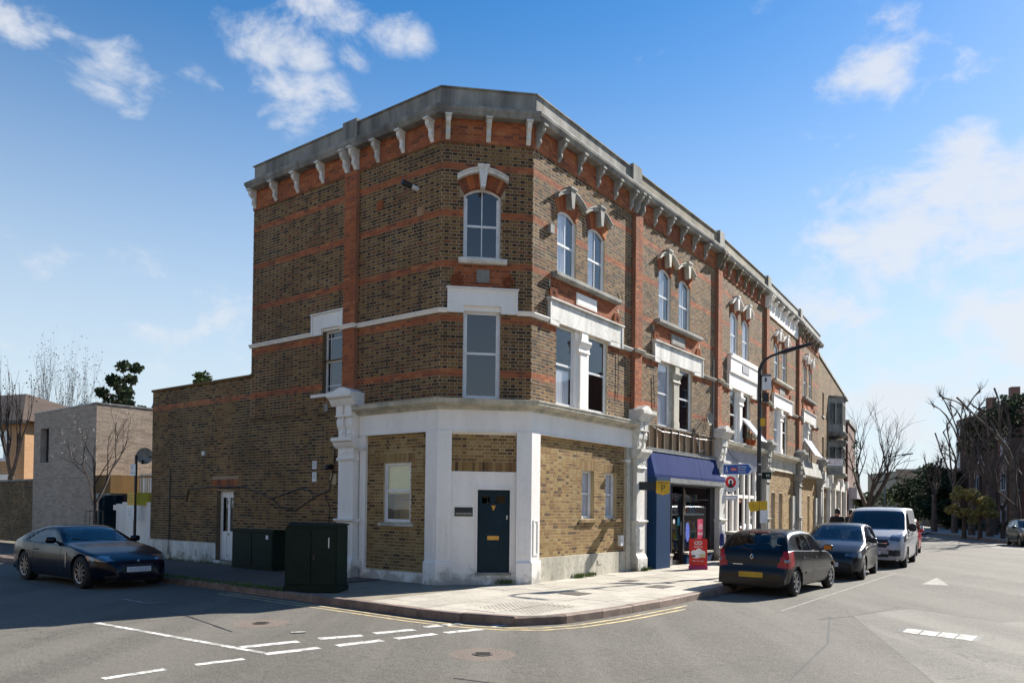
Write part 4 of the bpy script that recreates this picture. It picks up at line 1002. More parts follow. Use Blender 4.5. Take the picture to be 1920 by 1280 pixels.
# ================================================================ plain brick building further on
def bricktex(name, c1, c2, mo, w=.225, hh=.075, ms=.012, st=.4):
    m, nt, N, L, b = nodes(name)
    tc = N.new('ShaderNodeUVMap'); br = N.new('ShaderNodeTexBrick'); br.inputs['Scale'].default_value = 1
    br.inputs['Brick Width'].default_value = w; br.inputs['Row Height'].default_value = hh; br.inputs['Mortar Size'].default_value = ms
    br.inputs['Color1'].default_value = (*c1,1); br.inputs['Color2'].default_value = (*c2,1); br.inputs['Mortar'].default_value = (*mo,1)
    L.new(tc.outputs[0], br.inputs['Vector'])
    f = ramp(N, L, noise(N, L, .5, 6, .65), .4, .7, 0, st); c = mixc(N, L, f, br.outputs['Color'], tuple(x*.4 for x in c1))
    L.new(c, b.inputs['Base Color']); b.inputs['Roughness'].default_value = .9
    bump(N, L, b, br.outputs['Fac'], -.4, .01); return m
def uvwall(b_o, F):
    """world-scale UVs (metres along, height) for far walls"""
    me = b_o.data; uv = me.uv_layers.new(name='UVMap'); c = OFF[b_o]
    for poly in me.polygons:
        for li in poly.loop_indices:
            v = me.vertices[me.loops[li].vertex_index].co+c
            n = poly.normal
            t = Vector((-n.y, n.x, 0)); 
            if t.length < .1: uv.data[li].uv = (v.x, v.y); continue
            t.normalize(); uv.data[li].uv = (v.dot(t), v.z)
M['farbrick'] = bricktex('far_stock_brick', (.24,.145,.06), (.11,.07,.035), (.33,.26,.16))
M['farred'] = bricktex('far_red_brick', (.16,.05,.03), (.11,.035,.022), (.13,.09,.07))
M['mansion'] = bricktex('mansion_red_brick', (.13,.045,.03), (.085,.03,.022), (.10,.07,.055))
M['orange'] = bricktex('orange_brick', (.50,.26,.12), (.42,.20,.085), (.45,.34,.22))
M['farstock'] = brickmat('brown_stock_brick', [(3,(.30,.18,.07)),(2,(.12,.075,.04)),(2,(.23,.135,.055)),(1,(.07,.045,.03)),(1.5,(.34,.22,.095))], st=.45)
H6 = thing('brick_building', 'plain stock-brick building with grey canted bay beyond the bracketed terrace', 'building', F6.P(8,-3,0))
h6 = []
for a in (1.9, 12.4): h6 += [(a, a+.95, 6.95, 8.25), (a, a+.95, 4.3, 5.8)]
h6 += [(a, a+.85, .6, 2.4) for a in (1.3, 2.9, 10.6, 13.2)]
ws = MB(); wall_sheet(ws, F6, 0, 16, 0, 9.9, h6, rev=.15); ws.quad(F6.P(16,0,0), F6.P(16,-8,0), F6.P(16,-8,9.9), F6.P(16,0,9.9))
ws.build('wall', M['mortard'], H6); wall_bricks(lay(F6, 0, 16, 3.75, 9.9, holes=h6)+lay(F6, 0, 16, 0, 3.0, holes=h6), [M['farstock'], M['red']], H6)
MB().box(F6, -.02, 16.1, -.3, .07, 9.9, 10.02).build('wall_coping', M['gstone'], H6)
for q in h6: window(F6, *q, H6, d=-.12, style='plain', glass=M['glassd'])
for q in h6[:4]: MB().box(F6, q[0]-.1, q[1]+.1, .0, .06, q[2]-.1, q[2]).build('window_sill', M['gstone'], H6)
# canted bay through two floors
def bay(z0, z1, nm):
    b = MB(); pts = [(5.2,0),(5.9,.75),(7.6,.75),(8.3,0)]
    for i in range(3):
        (p, d0), (q, d1) = pts[i], pts[i+1]
        b.quad(F6.P(p,d0,z0), F6.P(q,d1,z0), F6.P(q,d1,z0+.45), F6.P(p,d0,z0+.45)); b.quad(F6.P(p,d0,z1-.3), F6.P(q,d1,z1-.3), F6.P(q,d1,z1), F6.P(p,d0,z1))
        for t0, t1 in ((0,.10),(.45,.55),(.9,1)):
            b.quad(F6.P(p+(q-p)*t0,d0+(d1-d0)*t0,z0+.45), F6.P(p+(q-p)*t1,d0+(d1-d0)*t1,z0+.45), F6.P(p+(q-p)*t1,d0+(d1-d0)*t1,z1-.3), F6.P(p+(q-p)*t0,d0+(d1-d0)*t0,z1-.3))
    w = b.build('bay_window', M['gstone'], H6)
    g = MB()
    for i in range(3):
        (p, d0), (q, d1) = pts[i], pts[i+1]; g.quad(F6.P(p,d0-.06,z0+.4), F6.P(q,d1-.06,z0+.4), F6.P(q,d1-.06,z1-.25), F6.P(p,d0-.06,z1-.25))
    g.build('pane', M['glassd'], w)
    c = MB(); c.sweep([F6.P(*pts[i],0)[:2] for i in range(4)], [F6.n]*3, [(.0,z1),(.16,z1+.04),(.16,z1+.12),(-.8,z1+.22),(-.8,z1)]); c.build('bay_moulding', M['stone'], w); c = MB(); c.sweep([F6.P(*pts[i],0)[:2] for i in range(4)], [F6.n]*3, [(-.8,z0-.3),(.02,z0-.22),(.12,z0-.1),(.12,z0),(-.8,z0)]); c.build('bay_moulding', M['stone'], w)
bay(6.35, 8.35, 0); bay(3.9, 5.75, 1)
for a in (0.3, 4.3, 7.3, 11.2, 15.2): MB().box(F6, a, a+.42, -.02, .22, 0, 3.7).prism(F6, [(0,3.2),(.34,3.3),(.34,3.75),(0,3.75)], a-.05, a+.47).build('pilaster', M['whited'], H6)
for a0_, a1_ in ((.72,4.3),(4.72,7.3),(7.72,11.2),(11.62,15.2)): MB().prism(F6, [(0,2.95),(.18,3.0),(.18,3.55),(0,3.6)], a0_, a1_).build('fascia', M['whited'], H6)
MB().box(F6, 15.4, 16, .0, .06, 0, 2.9).build('painted_brick_pier', M['pinkbr'], H6)
cable(H6, F6, [(7.9,3.0),(7.9,1.0)], .04); cable(H6, F6, [(15.8,9.5),(15.8,.2)], .06)
b = MB(); b.quad(F6.P(0,0,9.85), F6.P(16,0,9.85), F6.P(16,-8,9.85), F6.P(0,-8,9.85)); b.quad(F6.P(0,-8,0), F6.P(16,-8,0), F6.P(16,-8,9.9), F6.P(0,-8,9.9)); b.build('roof', M['roof'], H6)
EB = thing('end_building', 'narrow dark red-brick building with climbing ivy at the far end of the terrace', 'building', F6.P(20,-3,0))
b = MB(); b.box(F6, 16.2, 23.5, -7, .25, 0, 8.0); o = b.build('wall', M['farred'], EB); uvwall(o, F6)
MB().box(F6, 16.15, 23.6, -7, .35, 8.0, 8.2).build('wall_coping', M['gstone'], EB)
b = MB()
for i in range(26): leafball(b, F6.P(20+3.2*random.random(), .3, .4+7.4*random.random()), .35, 26, .10)
b.build('ivy', M['leaf'], EB)
MB().box(F6, 17, 22, .25, .8, 2.6, 3.4).box(F6, 17, 22, .25, .35, 0, 2.6).build('shopfront', M['fgrey'], EB)
# ================================================================ ground
RZ = -.14
def asphalt(name, c, c2, sp=.22, wear=1.):
    m, nt, N, L, b = nodes(name)
    n1 = noise(N, L, 48, 4, .8); n2 = noise(N, L, .55, 6, .6); n3 = noise(N, L, 6, 5, .65); n4 = noise(N, L, 230, 2, .6)
    col = mixc(N, L, ramp(N, L, n2, .35, .68), c, c2)
    col = mixc(N, L, ramp(N, L, n3, .40, .72, 0, .35*wear), col, tuple(x*.62 for x in c))
    col = mixc(N, L, ramp(N, L, n1, .50, .62, 0, .8), col, tuple(x*.42 for x in c))
    col = mixc(N, L, ramp(N, L, noise(N, L, 20, 5, .75), .46, .62, 0, .6), col, tuple(x*.5 for x in c))
    col = mixc(N, L, ramp(N, L, n4, .56, .68, 0, .75), col, tuple(min(1,x*2.1) for x in c2))
    # tyre-polished tracks and drag marks along the main road
    tr_ = N.new('ShaderNodeNewGeometry'); mpp = N.new('ShaderNodeMapping'); mpp.inputs['Rotation'].default_value = (0,0,radians(38)); mpp.inputs['Scale'].default_value = (1.1,.06,1); L.new(tr_.outputs['Position'], mpp.inputs[0])
    col = mixc(N, L, ramp(N, L, noise(N, L, 1.0, 3, .5, vec=mpp.outputs[0]), .44, .62, 0, .30*wear), col, tuple(x*1.35 for x in c2))
    st_ = ramp(N, L, noise(N, L, 2.2, 3, .5), .66, .74, 0, .45); col = mixc(N, L, st_, col, tuple(x*.45 for x in c))
    # long cracks and joins between old patches
    vo = N.new('ShaderNodeTexVoronoi'); vo.feature = 'DISTANCE_TO_EDGE'; vo.inputs['Scale'].default_value = .33
    g = N.new('ShaderNodeNewGeometry'); nz = N.new('ShaderNodeTexNoise'); nz.inputs['Scale'].default_value = 1.6; nz.inputs['Detail'].default_value = 6
    L.new(g.outputs['Position'], nz.inputs['Vector'])
    va = N.new('ShaderNodeVectorMath'); va.operation = 'MULTIPLY_ADD'; L.new(nz.outputs['Color'], va.inputs[0]); va.inputs[1].default_value = (.9,.9,.9); L.new(g.outputs['Position'], va.inputs[2])
    L.new(va.outputs[0], vo.inputs['Vector'])
    cr = ramp(N, L, vo.outputs['Distance'], .0, .006, .55, 0)
    brk = ramp(N, L, noise(N, L, .9, 2), .48, .56, 0, 1); mu = N.new('ShaderNodeMath'); mu.operation = 'MULTIPLY'; L.new(cr, mu.inputs[0]); L.new(brk, mu.inputs[1])
    col = mixc(N, L, mu.outputs[0], col, tuple(x*.3 for x in c))
    L.new(col, b.inputs['Base Color']); b.inputs['Roughness'].default_value = .88; b.inputs['Specular IOR Level'].default_value = .35
    ad = N.new('ShaderNodeMath'); ad.operation = 'ADD'; L.new(n1, ad.inputs[0]); L.new(n3, ad.inputs[1])
    bump(N, L, b, ad.outputs[0], 1.0, .010); return m
M['asphalt'] = asphalt('road_asphalt', (.118,.108,.092), (.158,.145,.124))
M['asphaltl'] = asphalt('pale_worn_asphalt', (.158,.147,.126), (.20,.187,.162), wear=1.3)
M['asphaltr'] = asphalt('reddish_asphalt', (.165,.132,.108), (.20,.16,.132), wear=.6)
M['footway'] = asphalt('footway_asphalt', (.125,.088,.072), (.16,.12,.10))
M['asphalt2'] = asphalt('newer_trench_asphalt', (.118,.107,.09), (.158,.144,.122)); M['tar'] = mat('tar_joint', (.025,.024,.023), .6, bst=0)
M['earth'] = mat('earth', (.10,.09,.07), .95)
M['slab'] = mat('paving_slab', (.44,.40,.335), .85, (.32,.29,.24), sc=1.2, lo=.35, hi=.68, bsc=70, bst=.4, grime=((.16,.15,.12), .8))
def slabmat():
    m = M['slab']; nt = m.node_tree; N = nt.nodes; L = nt.links; b = N['Principled BSDF']
    src = b.inputs['Base Color'].links[0].from_socket; oi = N.new('ShaderNodeObjectInfo')
    r = ramp(N, L, oi.outputs['Random'], 0, 1, .86, 1.07); hs = N.new('ShaderNodeHueSaturation'); L.new(r, hs.inputs['Value']); L.new(src, hs.inputs['Color']); L.new(hs.outputs[0], b.inputs['Base Color'])
slabmat()
M['joint'] = mat('slab_joint', (.24,.205,.155), .95)
M['kerb'] = mat('granite_kerb', (.24,.17,.135), .8, (.14,.095,.08), sc=3, bsc=90, bst=.5, grime=((.05,.06,.03), .7))
M['paint'] = mat('road_paint_white', (.66,.64,.60), .7, (.26,.25,.23), sc=16, lo=.46, hi=.64, bsc=80, bst=.4, grime=((.17,.16,.145), .95))
M['paintw'] = mat('worn_road_paint', (.52,.50,.45), .75, (.25,.24,.22), sc=7, lo=.36, hi=.60, bsc=80, bst=.4, grime=((.16,.15,.14), 1))
M['faint'] = mat('nearly_worn_away_paint', (.30,.285,.25), .8, (.17,.158,.135), sc=9, lo=.34, hi=.56, bsc=80, bst=.4, grime=((.15,.14,.12), 1))
M['ypaint'] = mat('road_paint_yellow', (.62,.47,.22), .75, (.34,.28,.18), sc=5, lo=.4, hi=.62, bsc=80, bst=.4, grime=((.16,.15,.13), .9))
M['iron'] = mat('cast_iron', (.06,.055,.05), .6, (.11,.09,.07), sc=30, bst=.3)
M['tactile'] = mat('buff_tactile_paving', (.44,.36,.26), .85, (.33,.28,.21), sc=2)
def flat(name, pts, z, m, parent=None, **p):
    b = MB(); b.add([(x, y, z) for x, y in pts], [tuple(range(len(pts)))]); return b.build(name, m, parent, **p)
g = flat('ground', [(-400,-120),(500,-120),(500,600),(-400,600)], -.30, M['earth']); g['kind'] = 'structure'
road = flat('road', [(-90,-40),(90,-40),(140,160),(-90,160)], RZ, M['asphalt']); road['kind'] = 'structure'
def offs(F, a, d): return F.P(a, d, 0)[:2]
KERB = [offs(FL, 46, 3.12), offs(FL, 14, 3.12), (-8.14,17.71), (-5.94,16.13), (-4.06,14.63), (-3.08,13.87), (-2.39,13.32), (-1.37,12.51), (-.95,12.24), (-.55,12.02), (-.15,11.86), (.22,11.80), (.60,11.93), (.95,12.19), (1.74,12.97), (2.93,14.36), (4.43,16.39), offs(FR, 8, 3.52), offs(FR, 10.62, 3.56), offs(F4, 0, 3.56), offs(F5, 0, 3.56), offs(F6, 0, 3.6), offs(F6, 16, 4.2), offs(F6, 30, 5.5), offs(F6, 46, 9)]
def resample(pl, step):
    out = [pl[0]]; acc = 0
    for i in range(len(pl)-1):
        a, b = Vector(pl[i]), Vector(pl[i+1]); l = (b-a).length; t = step-acc
        while t <= l: q = a+(b-a)*(t/l); out.append((q.x, q.y)); t += step
        acc = (acc+l) % step
    return out
def nrm_out(p, q): d = Vector((q[0]-p[0], q[1]-p[1])).normalized(); return (d.y, -d.x)   # right of travel = the road side
kp = resample(KERB, .915)
pv = thing('pavement', '', '', (0,0,0)); del pv['label']; del pv['category']; pv['kind'] = 'structure'
random.seed(4)
ks = MB()
for i in range(len(kp)-1):
    p, q = Vector(kp[i]), Vector(kp[i+1])
    d = (q-p).normalized(); n = Vector((-d.y, d.x)); p2 = p+d*.006; q2 = q-d*.006; w = .15; j = random.uniform(-.008,.008); c = .02
    f = Vector((d.y,-d.x))
    b = ks if (p.length > 24) else MB()
    vs = [(*(p2+n*w),RZ-.1),(*(q2+n*w),RZ-.1),(*q2,RZ-.1),(*p2,RZ-.1),(*(p2+n*w),j),(*(q2+n*w),j),(*(q2+n*c),j),(*(p2+n*c),j),(*q2,j-c),(*p2,j-c)]
    b.add(vs, [(0,1,5,4),(4,5,6,7),(7,6,8,9),(9,8,2,3),(0,4,7,9,3),(1,2,8,6,5)])
    if b is not ks: b.build('kerb_stone', M['kerb'], pv)
ks.build('kerb_stones', M['kerb'], pv, kind='stuff')
kin = []
for i in range(len(KERB)):
    a = KERB[max(0,i-1)]; b_ = KERB[min(len(KERB)-1,i+1)]; n = nrm_out(a, b_); kin.append((KERB[i][0]-n[0]*.15, KERB[i][1]-n[1]*.15))
inner = [offs(FL, 46, -.3), offs(FL, 0, -.3), P1, (P2[0]-.1,P2[1]+.1), offs(FR, 10.6, -.2), offs(F4, 0, -.2), offs(F5, 0, -.2), offs(F6, 0, -.2), offs(F6, 46, -.2)]
PAVE = kin+inner[::-1]
flat('pavement_bed', PAVE, -.022, M['joint'], pv)
def clip(poly, lines):
    for (a, b, c) in lines:      # keep a*x+b*y+c >= 0
        out = []
        for i in range(len(poly)):
            p, q = poly[i], poly[(i+1) % len(poly)]; dp = a*p[0]+b*p[1]+c; dq = a*q[0]+b*q[1]+c
            if dp >= 0: out.append(p)
            if (dp >= 0) != (dq >= 0): t = dp/(dp-dq); out.append((p[0]+(q[0]-p[0])*t, p[1]+(q[1]-p[1])*t))
        poly = out
        if len(poly) < 3: return []
    return poly
def rect_lines(F, a0, a1, d0, d1):
    o = F.o; u = F.u; n = F.n; cu = u[0]*o[0]+u[1]*o[1]; cn = n[0]*o[0]+n[1]*o[1]
    return [(u[0],u[1],-cu-a0),(-u[0],-u[1],cu+a1),(n[0],n[1],-cn-d0),(-n[0],-n[1],cn+d1)]
def area(p): return abs(sum(p[i][0]*p[(i+1)%len(p)][1]-p[(i+1)%len(p)][0]*p[i][1] for i in range(len(p))))/2
def slab(poly, z, m, nm='paving_slab'):
    n = len(poly); b = MB(); t = [(random.uniform(-.0015,.0015)) for _ in poly]
    b.add([(x,y,z+t[i]) for i,(x,y) in enumerate(poly)]+[(x,y,-.05) for x,y in poly], [tuple(range(n))]+[(i,n+i,n+(i+1)%n,(i+1)%n) for i in range(n)])
    return b.build(nm, m, pv)
TACT = [(.25,12.45),(1.25,13.5),(-.05,14.6),(-.95,13.3)]
rows = [(-.3,.42),(.42,1.05),(1.05,1.68),(1.68,2.30),(2.30,2.92),(2.92,3.6),(3.6,4.4),(4.4,5.2),(5.2,6.0)]
ns = 0
for k, (d0, d1) in enumerate(rows):
    a = -5.5+(k%2)*.45
    while a < 24:
        L_ = random.choice((.6,.75,.9,.9))
        pol = clip(PAVE, rect_lines(FR, a+.004, a+L_-.004, d0+.004, d1-.004))
        pol = clip(pol, [(FL.n[0]*-1, FL.n[1]*-1, 1e9)]) if pol else []
        if pol and area(pol) > .02 and area(pol) < 1.2:
            cx = sum(p[0] for p in pol)/len(pol); cy = sum(p[1] for p in pol)/len(pol)
            dl = (cx-P1[0])*FL.u[0]+(cy-P1[1])*FL.u[1]
            if dl < 1.7: slab(pol, random.uniform(-.004,.003), M['slab']); ns += 1
        a += L_
# side-street footway of dark asphalt, from the corner back
fw = clip(PAVE, [(FL.u[0], FL.u[1], -(FL.u[0]*P1[0]+FL.u[1]*P1[1])-1.7)])
flat('footway', fw, -.006, M['footway'], pv)
fr_ = clip(PAVE, [(FR.u[0], FR.u[1], -(FR.u[0]*P2[0]+FR.u[1]*P2[1])-24)])
if fr_: flat('footway', fr_, -.006, M['slab'], pv)
# tactile square with its rows of domes
b = MB(); F_ = FR
for i in range(13):
    for j in range(11):
        c = F_.P(-3.85+i*.067*1.5, 1.75+j*.067*1.6, .004); b.lathe(c, [(.020,0),(.014,.006),(0,.007)], 6)
b.build('tactile_domes', M['tactile'], pv, kind='stuff')
# manhole lids in the pavement
for a, d, w, l in ((1.15,2.25,.45,.62),(-1.2,1.55,.5,.5),(1.9,1.2,.3,.5)):
    MB().box(FR, a, a+l, d, d+w, .0035, .006).build('inspection_cover', M['iron'], pv)
# ---- markings: sheets a few mm over the road
def mark(pts, m='paint', dz=.004): return flat('road_marking', pts, RZ+dz, M[m], road)
def dash(p, q, w, m='paint'):
    p, q = Vector(p), Vector(q); d = (q-p).normalized(); n = Vector((-d.y, d.x))*w/2
    k = 5; L_ = [p+(q-p)*(i/k) for i in range(k+1)]
    up = [tuple(v+n*random.uniform(.88,1.06)) for v in L_]; dn = [tuple(v-n*random.uniform(.88,1.06)) for v in L_]
    mark(up+dn[::-1], m)
for p, q in (((-3.46,9.82),(-2.85,10.29)),((-3.01,9.39),(-2.46,9.85)),((-2.63,10.51),(-2.09,10.81)),((-2.27,10.01),(-1.75,10.44)),((-1.96,11.0),(-1.43,11.37)),((-1.59,10.58),(-1.08,11.02)),((-1.31,11.63),(-.78,11.99)),((-.95,11.12),(-.43,11.49)),((-.29,11.76),(.24,12.18)),((-3.59,8.73),(-3.16,9.09)),((-4.25,7.99),(-3.82,8.48)),((-4.95,7.2),(-4.5,7.7))):
    dash(p, q, .12 if p[1] < 9 and p[0] < -3.1 else .165)
cen = [(-9.2,13.4),(-6.33,11.68),(-4.6,10.57),(-3.01,9.42)]
for i in range(14):
    t0 = i/14; t1 = (i+.96)/14; a = Vector((-6.33,11.68)); c = Vector((-3.01,9.44)); dash(a+(c-a)*t0, a+(c-a)*t1, .10, 'paintw' if i % 3 == 1 else 'paint')
yk = resample(KERB[2:18], .5)
for off in (.22, .42):
    ln = []
    for i in range(len(yk)):
        n = nrm_out(yk[max(0,i-1)], yk[min(len(yk)-1,i+1)]); ln.append((yk[i][0]+n[0]*off, yk[i][1]+n[1]*off))
    ln = [p for p in ln if p[0] < 3.4]
    for i in range(6, len(ln)-1): dash(ln[i], ln[i+1], .07, 'ypaint')
for p, q in (((-7.4,14.6),(-6.7,14.05)),((-6.7,14.05),(-6.45,14.3))): dash(p, q, .05, 'paintw')
dash((-13.6,17.9),(-11.9,16.75), .12, 'paint')
dash((4.9,13.9),(11.5,22.8), .05, 'faint')
# patches of newer and older surfacing
flat('road_patch', [(6.0,13.4),(11.5,17.2),(14.9,28.2),(20,40),(30,62),(60,90),(75,80),(60,40),(25,14),(9,5),(4.2,6.9)], RZ+.0018, M['asphaltl'], road)
flat('road_patch', [(7.4,14.8),(10.2,17.4),(12.6,23),(16.5,32),(20.5,38),(23.2,40.5),(25.6,38.6),(20.5,26),(15.2,18.5),(10.5,13.6),(8.2,12.8)], RZ+.0028, M['asphalt'], road)
flat('road_patch', [(-2.2,7.4),(-.9,6.4),(3.6,9.9),(4.9,12.9),(3.7,12.4),(2.6,10.9)], RZ+.0014, M['asphalt2'], road)
flat('road_patch', [(-9.5,9.6),(-8.4,8.8),(-5.2,12.4),(-6.1,13.2)], RZ+.0016, M['asphalt2'], road)
for pts in ([(-.6,8.2),(.3,7.75),(1.3,7.45),(2.4,7.0)],[(2.4,7.0),(3.2,8.6),(4.4,10.6),(5.6,13.4)],[(-6.1,13.2),(-5.2,12.4),(-4.0,11.0)],[(5.2,12.9),(6.0,13.4),(7.6,14.8)]):
    for i in range(len(pts)-1):
        for k in range(5): p = Vector(pts[i]).lerp(Vector(pts[i+1]), k/5); q = Vector(pts[i]).lerp(Vector(pts[i+1]), (k+1)/5); dash(tuple(p), tuple(q), .018+.02*random.random(), 'tar')
C4 = [Vector((5.95,11.64)), Vector((6.22,12.02)), Vector((6.95,11.35)), Vector((6.60,10.92))]; cc4 = sum(C4, Vector((0,0)))/4
flat('road_patch', [tuple(cc4+(v-cc4)*1.12) for v in C4], RZ+.004, M['tar'], road); 
for i in range(4):
    for j in range(2):
        q = lambda u, v: tuple(C4[0].lerp(C4[3], u).lerp(C4[1].lerp(C4[2], u), v)); e = .012
        flat('cover_plate', [q(i/4+e,j/2+e), q((i+1)/4-e,j/2+e), q((i+1)/4-e,(j+1)/2-e), q(i/4+e,(j+1)/2-e)], RZ+.007, M['paintw'], road)
mark([(10.4,19.35),(11.9,21.35),(10.95,19.1)], 'faint')
for (x, y) in ((-.34,9.55),(-3.85,11.82)):
    b = MB(); b.lathe((x,y,RZ+.002), [(.13,0),(.13,.006),(0,.006)], 20)
    for k in range(5): b.box(LOC, x-.09, x+.09, y-.085+k*.04, y-.07+k*.04, RZ+.008, RZ+.012)
    b.build('drain_cover', M['iron'], road)
    c = [(x+.42*cos(2*pi*k/20), y+.42*sin(2*pi*k/20)) for k in range(20)]; flat('road_patch', c, RZ+.001, M['asphaltr'], road)
# far pavement and its kerb, right side
fk = [(22,20),(24.2,31),(28.59,42.59),(32.86,55.93),(36.36,70.23),(39,84),(40,110)]
fp = flat('far_pavement', fk+[(110,110),(110,20)], 0, M['slab']); fp['kind'] = 'structure'
b = MB(); b.sweep(fk, [(-nrm_out(fk[i],fk[i+1])[0], -nrm_out(fk[i],fk[i+1])[1]) for i in range(len(fk)-1)], [(-.15,-.3),(-.15,.004),(.0,.004),(.02,-.02),(.02,-.3)]); b.build('far_kerb', M['kerb'], fp)
# ---- litter and weeds
b = MB(); b.prism(Frame((-3.04,10.97), 70), [(0,0),(.03,0),(.035,.012),(.0,.02)], -.10, .10); o = b.build('litter', M['paintw']); o.location.z = RZ+.004; tag(o, 'small crumpled strip of pale litter lying on the junction asphalt', 'litter')
M['weed'] = mat('weed_green', (.10,.16,.02), .7, (.05,.085,.015), sc=20, bst=0)
def weed(F, a, d, r, n, lab, grp=None):
    b = MB(); random.seed(int(a*97+d*31))
    for i in range(n):
        x = a+random.gauss(0,r*.5); y = d+abs(random.gauss(0,r*.25)); l = .05+.10*random.random(); ang = random.random()*6.28; e = .5*l
        p = Vector(F.P(x,y,-.01)); q = p+Vector((cos(ang)*e,sin(ang)*e,l)); w = Vector((-sin(ang),cos(ang),0))*.012; mid = (p+q)/2+Vector((0,0,.02))
        b.quad(tuple(p), tuple(mid-w), tuple(q), tuple(mid+w))
    o = b.build('weed', M['weed']); tag(o, lab, 'weed', grp); return o
weed(FR, 2.05, .03, .28, 130, 'bright green weed clump at the foot of the sunlit yellow brick panel')
weed(FR, 2.62, .03, .18, 40, 'low green weed right of the larger clump below the yellow brick panel')
weed(FC, 1.50, .03, .16, 50, 'small weed tuft by the blue front door step')
weed(FR, 5.05, .27, .25, 70, 'weeds round the foot of the white pilaster beside the blue shop panel')
gr = MB(); random.seed(8)
for i in range(2600):
    F_ = FL; x = random.choice((random.uniform(3.2,12.1), random.uniform(1.3,6.5))); d = abs(random.gauss(0,.10)) if x > 3.2 and i % 2 else 3.10-abs(random.gauss(0,.16))
    p = Vector(F_.P(x,d,-.012)); ang = random.random()*6.28; l = .03+.06*random.random(); q = p+Vector((cos(ang)*l*.6,sin(ang)*l*.6,l)); w = Vector((-sin(ang),cos(ang),0))*.008; mid = (p+q)/2
    gr.quad(tuple(p), tuple(mid-w), tuple(q), tuple(mid+w))
o = gr.build('grass', M['weed'], kind='stuff'); tag(o, 'sparse grass and moss along the side wall foot and the shaded kerb', 'grass')
# ================================================================ street furniture
M['ink'] = mat('black_print', (.02,.02,.02), .5, bst=0)
# big tapered cabinet at the kerb
cb = offs(FL, .72, 2.42)
ccx, ccy = -3.92, 14.95
Fc = Frame((-4.47, 15.02), 96)     # its broad face looks at the junction
g_ = thing('street_cabinet', 'large dark green utility cabinet on the kerb corner, in front of the white pilaster', 'utility cabinet', (ccx, ccy, 0))
b = MB(); W_, D_, H_ = 1.10, .62, 1.30
b.plate(Fc, [(.02,0),(W_-.02,0),(W_-.02,H_-.03),(W_-.06,H_),(.10,H_),(.02,H_-.05)], -D_, 0); b.build('cabinet_body', M['green'], g_)
MB().box(Fc, -.01, W_+.01, -D_-.01, .012, 0, .10).build('cabinet_plinth', M['green'], g_)
MB().prism(Fc, [(.02,H_),(-.2,H_+.05),(-D_-.02,H_+.02),(-D_-.02,H_-.01),(.02,H_-.02)], .06, W_+.01).build('cabinet_lid', M['green'], g_)
for a0, a1 in ((.05,.54),(.56,1.05)): MB().bbox(Fc, a0, a1, .0, .016, .14, 1.22).build('cabinet_door', M['green'], g_)
MB().box(Fc, .90, .92, .016, .02, .86, 1.06).build('scratch', M['signwhite'], g_); MB().box(Fc, .60, .64, .016, .04, .62, .72).build('door_handle', M['blackpaint'], g_)
g_ = thing('street_cabinet', 'lower dark green utility cabinet against the side wall behind the larger one', 'utility cabinet', FL.P(6.1, .35, 0))
MB().box(FL, 5.2, 7.0, .06, .46, 0, .98).build('cabinet_body', M['green'], g_); MB().box(FL, 5.16, 7.04, .04, .50, .98, 1.04).build('cabinet_lid', M['green'], g_)
for a0 in (5.24, 6.12): MB().bbox(FL, a0, a0+.84, .46, .475, .08, .94).build('cabinet_door', M['green'], g_)
MB().box(FL, 5.40, 5.50, .475, .480, .80, .90).build('warning_label', M['signwhite'], g_)
# street lamp
LP = (6.44, 19.89)
g_ = thing('street_lamp', 'black street lamp with a curved arm over the road beside the parked cars', 'street lamp', (*LP, 0))
MB().lathe((*LP,0), [(.080,0),(.080,1.2),(.058,1.28),(.048,5.2)], 16).build('column', M['blackpaint'], g_, smooth=False)
hd = Vector((cos(radians(8)), -sin(radians(20)), 0)).normalized()
def al(t, z): return (LP[0]+hd.x*t, LP[1]+hd.y*t, z)
MB().tube([al(0,5.1), al(.0,5.35), al(.06,5.52), al(.16,5.63), al(.30,5.71), al(.60,5.80)], [.048,.045,.040,.035,.032,.03], 10).build('arm', M['blackpaint'], g_)
b = MB(); b.tube([al(.45,5.765), al(.62,5.80), al(.85,5.865), al(1.22,5.955), al(1.30,5.965)], [.03,.055,.055,.04,.018], 10); b.build('lamp_head', M['blackpaint'], g_)
Fp = Frame(LP, 100)     # plane facing the camera through the column
bx = thing('control_box', 'white equipment box strapped high on the black lamp column', 'equipment box', (*LP, 4.6))
MB().box(Fp, .05, .27, -.02, .14, 4.82, 5.16).build('box_body', M['upvc'], bx); MB().prism(Fp, [(-.03,5.16),(.15,5.16),(.06,5.23)], .04, .28).build('box_cover', M['black'], bx); MB().box(Fp, .11, .16, .14, .145, 5.02, 5.12).build('box_label', M['ink'], bx)
MB().box(Fp, .07, .22, .0, .12, 4.50, 4.74).build('lower_unit', M['black'], bx)
o = MB().box(Fp, .02, .14, .062, .07, 3.88, 4.08).build('yellow_tag', M['signyellow']); tag(o, 'small yellow tag fixed midway up the lamp column', 'sign')
